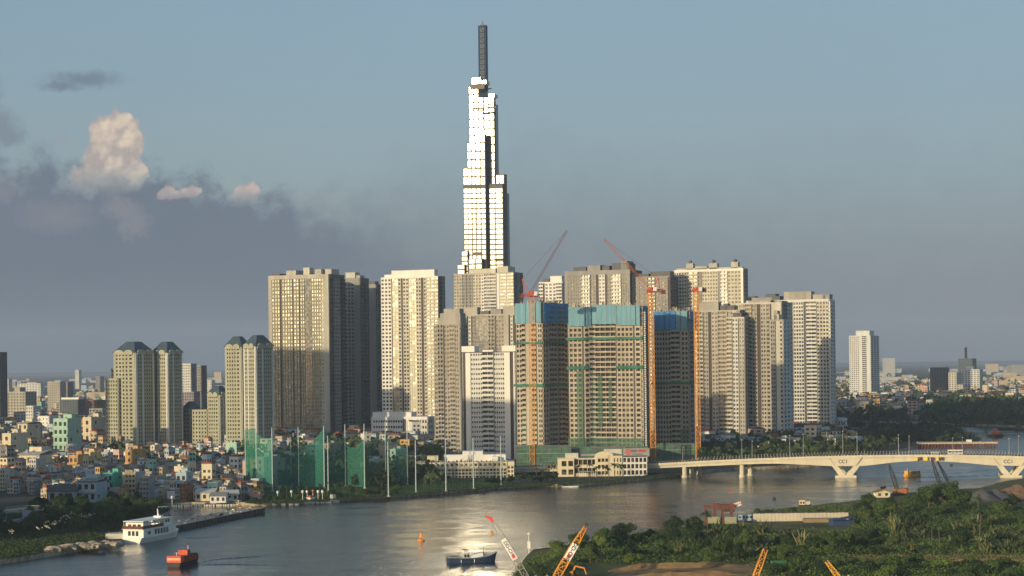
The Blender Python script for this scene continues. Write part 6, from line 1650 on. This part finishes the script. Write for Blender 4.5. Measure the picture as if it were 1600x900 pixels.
undergrowth('undergrowth', pts, LEAF, LEAFY, .42, 1.7, 'tangled green undergrowth covering the right bank')
pts = []
for i in range(1300):
    px = rnd.uniform(1180, 1640); q = G(px, rnd.uniform(868, 886), GZ); pts.append((q.x, q.y, .5))
undergrowth('grass', pts, mat('dry_grass', (.20, .14, .06), var=.3, scale=.3), LEAFY, .3, .9, 'dry brownish grass along the dirt road')

# --- left park
def park_ok(px, py):
    return py < interp([(-20, 850), (40, 846), (75, 842), (120, 838), (185, 831), (198, 826), (215, 822), (240, 808), (262, 801)], px) - 4 and py > interp([(-20, 812), (40, 808), (60, 790), (150, 786), (245, 786)], px)
pl_ = []; cnt = 0; tries = 0
while cnt < 72 and tries < 20000:
    tries += 1; px, py = rnd.uniform(-15, 250), rnd.uniform(786, 868)
    if not park_ok(px, py): continue
    q = G(px, py, GZ)
    if any((q.x - a) ** 2 + ((q.y - b) * .55) ** 2 < 13 for a, b in pl_): continue
    pl_.append((q.x, q.y)); cnt += 1; s = rnd.uniform(.55, .95)
    where = 'above the stone blocks' if py > 835 else 'behind the cruise boat' if px > 150 and py > 815 else 'below the shanty houses' if py < 806 else 'mid park'
    where += ', near the ramp' if px < 50 else ', left of the blossoms' if px < 85 else ', among the blossoms' if px < 125 else ', right of the blossoms' if px < 165 else ', near the inlet' if px > 195 else ''
    place(rnd.choice(TR if rnd.random() < .93 else TRY), q.x, q.y, s, label=('leafy dark park tree ' + where), group='trees of the left park')
pts = []
while len(pts) < 3600:
    px, py = rnd.uniform(-20, 262), rnd.uniform(780, 874)
    if park_ok(px, py - 2) or (py > 836 and py < interp([(-20, 877), (40, 869), (70, 860), (120, 848), (185, 840)], px) and px < 188): q = G(px, py, GZ); pts.append((q.x, q.y, .8))
undergrowth('undergrowth', pts, LEAFD, LEAFD, .45, 1.6, 'dark undergrowth of the left park')
FL_ = mat('white_flowering_leaves', (.55, .55, .42), var=.15)
mb = MB(); k = mb.mi(FL_)
for (px, py) in ((72, 830), (84, 826), (92, 822), (100, 816), (106, 812), (112, 816), (118, 808), (75, 824), (138, 812), (143, 810), (62, 832), (20, 838), (125, 812)):
    q = G(px, py + 14, GZ)
    for _ in range(9):
        p = Vector((q.x + rnd.gauss(0, .9), q.y + rnd.gauss(0, .5) - 1.5, GZ + 5.6 + rnd.gauss(0, .4))); e1 = Vector((rnd.uniform(-1, 1), rnd.uniform(-.3, .3), rnd.uniform(-.3, .3))).normalized() * .42; e2 = Vector((0, -.2, .3)); i = len(mb.v)
        mb.v += [tuple(p - e1), tuple(p - e2), tuple(p + e1), tuple(p + e2)]; mb.f.append((i, i + 1, i + 2, i + 3)); mb.m.append(k)
o = mb.build('blossom', kind='stuff'); o['label'] = 'white blossom on the park tree tops'

# --- golf shore: palms and shrubs, and trees behind the nets
shore_y = [(250, 787), (380, 786), (480, 783), (560, 777), (640, 772), (700, 767), (780, 760), (860, 757)]
for i in range(44):
    px = 385 + (i + rnd.random()) * 5.4; yb = interp(shore_y, px) - rnd.uniform(1, 9); q = G(px, yb, GZ)
    if q.y < 800: continue
    place(rnd.choice(PALM) if px < 560 and i % 2 else rnd.choice(SH), q.x, q.y, rnd.uniform(.55, .85), label=('coconut palm' if px < 560 and i % 2 else 'dark shrub') + ' on the marina shore ' + ('left of the red-topped launch' if px < 477 else ('right of the two launches' if px < 565 else 'below the sixth tall pole' if px < 590 else 'left end of the lawn') if px > 530 else 'behind the launches') , group='palms and shrubs of the marina shore')
for i in range(26):
    px = 655 + (i + rnd.random()) * 8.4; yb = interp(shore_y, px) - rnd.uniform(2, 5); q = G(px, yb, GZ); big_ = px > 755
    nm = 'dark tree before the corner of the long clubhouse' if big_ and px < 812 else 'dark tree between the clubhouse and the white office' if big_ else 'small tree on the lawn before the clubhouse'
    place(rnd.choice(TRF if big_ else PALM), q.x, q.y, rnd.uniform(.45, .62) if big_ else rnd.uniform(.45, .6), label=nm, group='trees before the clubhouse')
for px in (903, 921, 932, 946, 951, 960, 968, 974, 838, 847, 856, 864):
    q = G(px, interp([(830, 755), (1000, 748)], px) - 1, GZ); place(rnd.choice(PALM), q.x, q.y - 3, rnd.uniform(.8, 1.0), label=('feathery palm before the ' + ('gallery' if px < 930 else 'pedimented centre' if px < 957 else 'sign wing') + ' of the waterfront building') if px > 880 else 'dim palm left of the white waterfront building', group='waterfront palms')
pts = []
for i in range(1800):
    px = rnd.uniform(385, 1075); q = G(px, interp(shore_y + [(940, 752), (1015, 745), (1060, 740)], px) + rnd.uniform(-1.5, 1.5), GZ); pts.append((q.x, q.y + 2, .45))
undergrowth('undergrowth', pts, LEAFD, LEAF, .4, 1.0, 'low green edge along the far shore')
GRASSM = ground_mat('lawn', (.035, .075, .02), (.06, .11, .03), .05)
def lawn(name, pxs, m): return sheet(name, pxs, GZ + .012, m)
lawn('lawn', [(395, 784), (560, 774), (700, 764), (800, 757), (800, 750), (640, 750), (395, 755)], GRASSM)
cnt = 0; pl_ = []
while cnt < 74:
    px, py = rnd.uniform(385, 700), rnd.uniform(702, 762); q = G(px, py, GZ)
    if px > 640 and py > 738: continue
    if any((q.x - a) ** 2 + ((q.y - b) * .5) ** 2 < 16 for a, b in pl_): continue
    pl_.append((q.x, q.y)); cnt += 1
    lab = 'dark tree among houses behind the driving range, ' + ('near its left end' if px < 460 else 'before the dark shaded towers' if px < 560 else 'near the low white office building' if px < 640 else 'below the stone-coloured tower')
    place(rnd.choice(TRF), q.x, q.y, rnd.uniform(.7, 1.15), label=lab, group='trees behind the driving range')
# --- right, behind the bridge
cnt = 0; pl_ = []
while cnt < 62:
    px, py = rnd.uniform(1095, 1465), rnd.uniform(666, 734); q = G(px, py, GZ)
    if py > interp([(1095, 735), (1200, 731), (1330, 721), (1385, 708), (1440, 694), (1500, 692), (1550, 686)], px) or py < interp([(1095, 700), (1230, 690), (1300, 668), (1500, 671)], px): continue
    if any((q.x - a) ** 2 + ((q.y - b) * .4) ** 2 < 38 for a, b in pl_): continue
    if 1125 < px < 1215 and 700 < py < 722: continue
    pl_.append((q.x, q.y)); cnt += 1
    lab = 'dark tree behind the bridge, ' + ('below the villas' if px < 1230 else 'right of the villas' if px < 1262 else 'left of the left V pier' if px < 1295 else 'just left over the V pier' if px < 1320 else 'over the left V pier' if px < 1345 else 'right of the left V pier' if px < 1380 else 'on the spit by the pile jetty')
    place(rnd.choice(TRF), q.x, q.y, rnd.uniform(.8, 1.3) * (.55 if px > 1380 else 1), label=lab, group='trees behind the bridge')
for i in range(16):
    px = rnd.uniform(1478, 1562); q = G(px, rnd.uniform(684, 690), GZ); place(rnd.choice(PALM), q.x, q.y, rnd.uniform(.6, .85), label='sunlit palm on the tip of the spit behind the pile jetty', group='palms on the spit')
# distant wood on the far bank
def wood(name, n, xr, yr, h_, r_, label, m=LEAFD, cond=None):
    mb = MB(); k = mb.mi(m); c = 0
    while c < n:
        px, py = rnd.uniform(*xr), rnd.uniform(*yr)
        if cond and not cond(px, py): continue
        q = G(px, py, GZ); c += 1; R_ = r_ * rnd.uniform(.6, 1.3); H_ = h_ * rnd.uniform(.6, 1.25)
        for _ in range(26):
            th = rnd.uniform(0, 6.28); z = rnd.uniform(.1, 1); rr_ = R_ * math.sqrt(1 - z * z * .9) * rnd.uniform(.7, 1.1); p = Vector((q.x + rr_ * math.cos(th), q.y + rr_ * math.sin(th), GZ + z * H_)); e1 = Vector((rnd.uniform(-1, 1), rnd.uniform(-1, 1), rnd.uniform(-.4, .4))).normalized() * R_ * .34; e2 = Vector((rnd.uniform(-.5, .5), rnd.uniform(-.5, .5), 1)).normalized() * R_ * .26; i = len(mb.v)
            mb.v += [tuple(p - e1), tuple(p - e2), tuple(p + e1), tuple(p + e2)]; mb.f.append((i, i + 1, i + 2, i + 3)); mb.m.append(k)
    o = mb.build(name, kind='stuff'); o['label'] = label; return o
wood('woods', 420, (1448, 1660), (636, 664), 15, 11, 'dark wood on the far bank of the river bend', cond=lambda x, y: y < interp([(1448, 659), (1480, 661), (1600, 666), (1660, 670)], x))
wood('woods', 500, (1290, 1660), (590, 660), 13, 10, 'scattered dark trees among distant houses at right', cond=lambda x, y: rnd.random() < .8)
wood('woods', 520, (-20, 640), (606, 740), 11, 9, 'scattered dark trees among distant houses at left', cond=lambda x, y: x > 395 or y < 700 or rnd.random() < .3)
wood('woods', 240, (390, 690), (708, 758), 9, 6, 'dark tree mass behind the driving range')
wood('woods', 240, (1100, 1400), (680, 728), 8, 6, 'low dark greenery behind the bridge', cond=lambda x, y: y < interp([(1100, 728), (1200, 727), (1330, 717), (1385, 703), (1400, 700)], x))
wood('woods', 150, (1395, 1520), (667, 691), 5, 5, 'low dark growth on the spit', cond=lambda x, y: x < interp([(667, 1470), (677, 1500), (688, 1528), (691, 1500)], y))
wood('woods', 300, (1020, 1330), (650, 712), 10, 8, 'dark greenery around the feet of the right towers')

# ---------------------------------------------------------------- shanty town houses
WALLC = [('cream', (.62, .54, .40)), ('white', (.70, .69, .66)), ('pale grey', (.46, .46, .45)), ('sand', (.52, .42, .28)), ('pale blue', (.40, .48, .52)), ('mint green', (.34, .52, .42)), ('grey', (.30, .30, .30)), ('pinkish', (.55, .38, .31)), ('ochre', (.52, .32, .13)), ('teal', (.10, .42, .34)), ('yellow', (.60, .48, .22)), ('bare brick', (.28, .14, .08))]
WW = [22, 26, 18, 7, 6, 2.5, 13, 3, .4, .5, .4, 1]
WM = [mat('house_paint_' + n.replace(' ', '_'), c, var=.16, scale=.5, streak=True) for n, c in WALLC]
ROOFC = [('grey tin', mat('grey_tin_roof', (.25, .25, .24))), ('pale tin', mat('pale_tin_roof', (.48, .48, .46), var=.15, scale=.6)), ('red', REDT), ('rusty', mat('rusty_tin_roof', (.27, .13, .07), var=.3, scale=.6)), ('dark', mat('dark_tin_roof', (.09, .09, .095), var=.3, scale=.6)), ('blue tin', mat('blue_tin_roof', (.10, .18, .27), var=.2))]
def house_proto(seed, storeys, w_, d_, kind):
    rr = random.Random(seed); t = thing('house', 'x', 'house'); fh = 3.4; H = storeys * fh
    wall, wins = MB(), []; wm = WM[0]
    wall.box(0, w_, 0, d_, 0, H, wm)
    if kind == 'flat':
        for a in ((0, w_, -.02, .16), (0, w_, d_ - .16, d_ + .02)): wall.box(a[0] - .02, a[1] + .02, a[2], a[3], H, H + .9, wm)
        wall.box(-.02, .16, .17, d_ - .17, H, H + .9, wm); wall.box(w_ - .16, w_ + .02, .17, d_ - .17, H, H + .9, wm)
    for k in range(1, storeys): wall.box(-.0, w_, -.75 if rr.random() < .7 else -.2, -.01, k * fh - .15, k * fh + (.75 if rr.random() < .6 else .1), wm)
    for k in range(storeys): wall.box(w_ + .01, w_ + .08, -.02, d_, k * fh + fh - .2, k * fh + fh - .08, wm)
    wall.build('wall', t)
    nb = max(1, int(w_ / 2.3))
    for k in range(storeys):
        for i in range(nb):
            o = bpy.data.objects.new('window', pane_mesh(1.25, 1.7, GLASSD)); col.objects.link(o); o.parent = t; o.location = (w_ * (i + .5) / nb, -.04, k * fh + 1.9)
    for k in range(storeys):
        if rr.random() < .75:
            o = bpy.data.objects.new('window', pane_mesh(.9, 1.2, GLASSD)); col.objects.link(o); o.parent = t; o.location = (w_ + .05, d_ * rr.choice([.25, .5, .7]), k * fh + 1.9); o.rotation_euler = (0, 0, R(90))
    r = MB()
    if kind == 'gable':
        e, rh = .5, 1.6
        for s in (-1, 1):
            y0, y1 = d_ / 2, d_ / 2 + s * (d_ / 2 + e); z0, z1 = H + rh, H - .1
            p = [(-e, y0, z0), (w_ + e, y0, z0), (w_ + e, y1, z1), (-e, y1, z1)]
            if s > 0: pass
            else: p = p[::-1]
            r.hexa([(x, y, z) for x, y, z in p] + [(x, y, z + .15) for x, y, z in p], REDT)
        r.poly([(w_ - .01, 0, H), (w_ - .01, d_, H), (w_ - .01, d_ / 2, H + rh)], REDT); r.poly([(0.01, d_, H), (0.01, 0, H), (0.01, d_ / 2, H + rh)], REDT)
    elif kind == 'lean':
        r.hexa([(-.4, -.5, H + .3), (w_ + .4, -.5, H + .3), (w_ + .4, d_ + .5, H + 1.6), (-.4, d_ + .5, H + 1.6), (-.4, -.5, H + .42), (w_ + .4, -.5, H + .42), (w_ + .4, d_ + .5, H + 1.72), (-.4, d_ + .5, H + 1.72)], REDT); r.box(.1, w_ - .1, .3, d_ - .3, H, H + .5, DGREY)
    else:
        r.box(.2, w_ - .2, .2, d_ - .2, H, H + .05, REDT); r.box(w_ * .15, w_ * .85, d_ * .45, d_ * .45 + 3.4, H + 2.5, H + 2.62, REDT)
    r.build('roof', t)
    if kind != 'gable':
        m_ = MB(); m_.box(w_ * .2, w_ * .8, d_ * .5, d_ * .5 + 2.8, H + .05, H + 2.5, WM[0]); m_.build('stair_house', t)
        m_ = MB(); m_.lathe([(.55, H + .05), (.55, H + 1.5), (.2, H + 1.8)], mat('tank_steel', (.55, .57, .6), metal=.6, rough=.35), w_ * .25, d_ * .25, 8); m_.bar((w_ * .25, d_ * .25, H), (w_ * .25, d_ * .25, H + .1), .6, DARKST, n=8); m_.build('water_tank', t)
    return learn(t)
HP = []
for i, (st, w_, d_, k) in enumerate([(2, 5, 9, 'gable'), (3, 4.6, 12, 'flat'), (3, 5.5, 10, 'lean'), (4, 4.5, 13, 'flat'), (4, 6, 10, 'lean'), (5, 5, 12, 'flat'), (2, 7, 9, 'lean'), (3, 8, 10, 'gable'), (5, 7, 11, 'flat'), (1, 8, 10, 'gable'), (2, 6, 10, 'flat')]):
    HP.append((house_proto(200 + i, st, w_, d_, k), st, w_, d_, k))
seen_labels = {}
def zone(px, py):
    if px < 395:
        a = 'below the twin mansard towers' if 160 < px < 290 else 'left of the mansard towers' if px <= 160 else 'right of the twin mansard towers'
        b = 'just behind the park' if py > 765 and px < 240 else 'just behind the marina' if py > 765 else 'in the middle of the shanty quarter' if py > 735 else 'high in the shanty quarter'
        return b + ' ' + a
    if px < 720: return 'seen through the green nets' if py > 735 else 'beyond the driving range' + (' near the white office block' if px > 560 else '')
    return 'at the foot of the beige right-hand towers'
def put_house(px, py, proto=None, wi=None, ri=None, label=None, s=1.0, a=None):
    q = G(px, py, GZ); pr, st, w_, d_, k = proto or rnd.choice(HP)
    wi = rnd.choices(range(len(WALLC)), WW)[0] if wi is None else wi
    ri = rnd.choices(range(len(ROOFC)), [5, 5, 2.2, 3, 4, .6])[0] if ri is None else ri
    words = ['one', 'two', 'three', 'four', 'five']
    lab = label or '%s %s storey house with %s %s roof %s' % (WALLC[wi][0], words[st - 1], ROOFC[ri][0], dict(gable='gabled', flat='flat', lean='sloping')[k], zone(px, py))
    lab = ' '.join(lab.split()[:16])
    a = R(rnd.choice([-28, -24, -20, -16, -32, 58, 20, -5])) if a is None else a
    o = place(pr, q.x, q.y, s, a, lab, 'houses of the old quarter')
    for c in o.children if o is pr else KIDS[o.name]:
        nm = c.name.split('.')[0]
        if nm in ('wall', 'stair_house'): c.material_slots[0].link = 'OBJECT'; c.material_slots[0].material = WM[wi]
        if nm == 'roof':
            for sl in c.material_slots:
                if sl.material is REDT or sl.link == 'OBJECT': sl.link = 'OBJECT'; sl.material = ROOFC[ri][1]
    return q
# some landmarks of the quarter, then the rest by area
spots = []
def hp(st, k=None):
    c = [h_ for h_ in HP if h_[1] == st and (k is None or h_[4] == k)]; return rnd.choice(c or HP)
for (px, py, st, wi, ri, lb, s, a) in [
    (162, 778, 3, 9, 4, 'bright teal three storey house at the park edge', 1.2, -20), (138, 778, 2, 9, 4, 'low teal annex left of the bright teal house', 1.15, -20),
    (84, 719, 5, 5, 1, 'broad mint green block with pale roof high in the quarter at left', 1.75, -20), (130, 703, 4, 0, 3, 'tall sunlit cream block left of the mansard pair foot', 1.9, -24),
    (28, 706, 4, 0, 1, 'sunlit cream block at mid left of the quarter', 1.7, -26), (4, 728, 4, 0, 1, 'sunlit cream house cut by the left picture edge', 1.6, -20),
    (280, 704, 4, 1, 1, 'white block with a dark right side, foot of the mansard pair', 1.5, -24), (30, 745, 2, 0, 1, 'wide sunlit cream house above the ramp', 2.0, -12),
    (108, 747, 3, 8, 2, 'ochre house with a bright red roof above the park', 1.3, -14), (128, 742, 3, 10, 2, 'yellow house with red roof next to the ochre one', 1.3, -14),
    (196, 745, 4, 8, 3, 'orange-brown house standing tall mid quarter', 1.2, -20), (275, 778, 3, 4, 1, 'narrow pale blue tower house behind the marina', 1.2, -5),
    (305, 783, 1, 0, 1, 'low cream marina hut with wide roof', 1.2, -5), (328, 786, 1, 1, 0, 'low white marina shed behind the water bus', 1.0, 0), (345, 784, 1, 0, 1, 'long low cream marina shed', 1.1, 10),
    (120, 785, 2, 4, 0, 'pale blue two storey house behind the park', 1.5, -12), (75, 786, 1, 2, 4, 'long low grey building behind the park', 1.8, -12),
    (400, 762, 4, 1, 1, 'white house right behind the dense green net', 1.2, -22), (412, 700 + 56, 3, 0, 1, 'cream gabled house right of the dense green net', 1.3, -22)]:
    q = put_house(px, py, hp(st), wi, ri, lb, s, R(a)); spots.append((q.x, q.y, 7 * s))
cnt = 0; tries = 0
while cnt < 262 and tries < 40000:
    tries += 1; px, py = rnd.uniform(-10, 392), rnd.uniform(700, 787)
    if py > interp([(-10, 768), (40, 776), (70, 787), (240, 784), (250, 784), (392, 784)], px): continue
    q = G(px, py, GZ)
    if any((q.x - a) ** 2 + (q.y - b) ** 2 < (3.0 + r_ * .5) ** 2 for a, b, r_ in spots): continue
    spots.append((q.x, q.y, 4.5)); cnt += 1; put_house(px, py, s=rnd.uniform(.58, .8))
cnt = 0
while cnt < 22:
    px, py = rnd.uniform(395, 625), rnd.uniform(700, 738); q = G(px, py, GZ)
    if any((q.x - a) ** 2 + (q.y - b) ** 2 < 120 for a, b, r_ in spots): continue
    spots.append((q.x, q.y, 5.5)); cnt += 1; put_house(px, py, s=1.0)
cnt = 0
while cnt < 26:
    px, py = rnd.uniform(1095, 1300), rnd.uniform(688, 712); q = G(px, py, GZ)
    if any((q.x - a) ** 2 + (q.y - b) ** 2 < 160 for a, b, r_ in spots): continue
    spots.append((q.x, q.y, 5.5)); cnt += 1; put_house(px, py, proto=hp(rnd.choice([1, 2, 3])))
# far roofs beyond counting: one mass
FARM = [mat('far_' + n.replace(' ', '_'), c) for n, c in WALLC[:9]] + [ROOFC[2][1], ROOFC[3][1], ROOFC[0][1], ROOFC[4][1]]
def mass(name, n, xr, yr, label, hs=(4, 13), cond=None, scale=1.0, bias=1.0):
    mb = MB(); c = 0
    while c < n:
        px = rnd.uniform(*xr); py = yr[0] + (yr[1] - yr[0]) * rnd.random() ** bias
        if cond and not cond(px, py): continue
        q = G(px, py, GZ); c += 1
        if any((q.x - a) ** 2 + (q.y - b) ** 2 < 40 for a, b, r_ in spots): continue
        w_, d_, h_ = rnd.uniform(4, 12) * scale, rnd.uniform(7, 14) * scale, rnd.uniform(*hs) * (1.8 if rnd.random() < .05 else 1); a = R(rnd.choice([-30, -22, -15, 20, -25])); ca, sa = math.cos(a), math.sin(a)
        p = [(q.x + x * ca - y * sa, q.y + x * sa + y * ca) for x, y in ((0, 0), (w_, 0), (w_, d_), (0, d_))]; m = rnd.choice(FARM[:9])
        mb.hexa([(*k, GZ) for k in p] + [(*k, GZ + h_) for k in p], m, False)
        cx, cy = sum(k[0] for k in p) / 4, sum(k[1] for k in p) / 4
        if rnd.random() < .6:
            mb.hexa([(cx + (x - cx) * 1.06, cy + (y - cy) * 1.06, GZ + h_ + .01) for x, y in p] + [(cx + (x - cx) * (.3 if rnd.random() < .4 else 1.06), cy + (y - cy) * 1.0, GZ + h_ + rnd.uniform(.3, 1.8)) for x, y in p], rnd.choice(FARM[9:]), False)
        if h_ > 6:
            # a dark window band per storey on the near walls
            for kx in range(int(h_ / 3.3)):
                z = GZ + kx * 3.3 + 1.4; e = .04
                for (A_, B_) in ((p[0], p[1]), (p[1], p[2])):
                    for f0, f1 in ((.15, .4), (.6, .85)):
                        a0 = (A_[0] + (B_[0] - A_[0]) * f0, A_[1] + (B_[1] - A_[1]) * f0); a1 = (A_[0] + (B_[0] - A_[0]) * f1, A_[1] + (B_[1] - A_[1]) * f1)
                        nx, ny = (B_[1] - A_[1]), -(B_[0] - A_[0]); l = math.hypot(nx, ny); nx, ny = nx / l * e, ny / l * e
                        mb.poly([(a0[0] + nx, a0[1] + ny, z), (a1[0] + nx, a1[1] + ny, z), (a1[0] + nx, a1[1] + ny, z + 1.5), (a0[0] + nx, a0[1] + ny, z + 1.5)], GLASSD)
    o = mb.build(name, kind='stuff'); o['label'] = label
mass('distant_houses', 3000, (-30, 700), (606, 706), 'sea of distant roofs across the left half', bias=.8)
mass('distant_houses', 2600, (-20, 395), (700, 784), 'small roofs filling the gaps of the old quarter', hs=(3, 9), scale=.55, cond=lambda x, y: y < interp([(-10, 764), (40, 772), (70, 782), (392, 780)], x))
mass('distant_houses', 330, (395, 640), (700, 735), 'small roofs behind the driving range', hs=(3, 9))
mass('distant_houses', 2600, (1280, 1660), (590, 656), 'sea of distant roofs beyond the river bend', bias=.8, cond=lambda x, y: y < interp([(1280, 654), (1440, 655), (1480, 640), (1660, 645)], x))
mass('distant_houses', 260, (1060, 1320), (670, 706), 'low blocks at the feet of the right towers', hs=(4, 12))
def horizon_blocks():
    mb = MB()
    for i in range(420):
        D = rnd.uniform(4200, 11000); x = rnd.uniform(-.34, .34) * D; w_ = rnd.uniform(14, 60); h_ = rnd.uniform(7, 22) if rnd.random() < .94 else rnd.uniform(30, 75); m = rnd.choice((FARM[2], FARM[3], FARM[4], FARM[6])); mb.box(x, x + w_, D, D + w_, GZ, GZ + h_, m)
    o = mb.build('distant_houses', kind='stuff'); o['label'] = 'faint hazy blocks along the horizon'
horizon_blocks()
# unused prototypes must not stay in the scene
for lst in (TR, TRY, SH, PALM, NIPA, TRF, [h_[0] for h_ in HP]):
    for o in lst:
        if o.name not in used:
            for c in list(o.children): bpy.data.objects.remove(c, do_unlink=True)
            bpy.data.objects.remove(o, do_unlink=True)
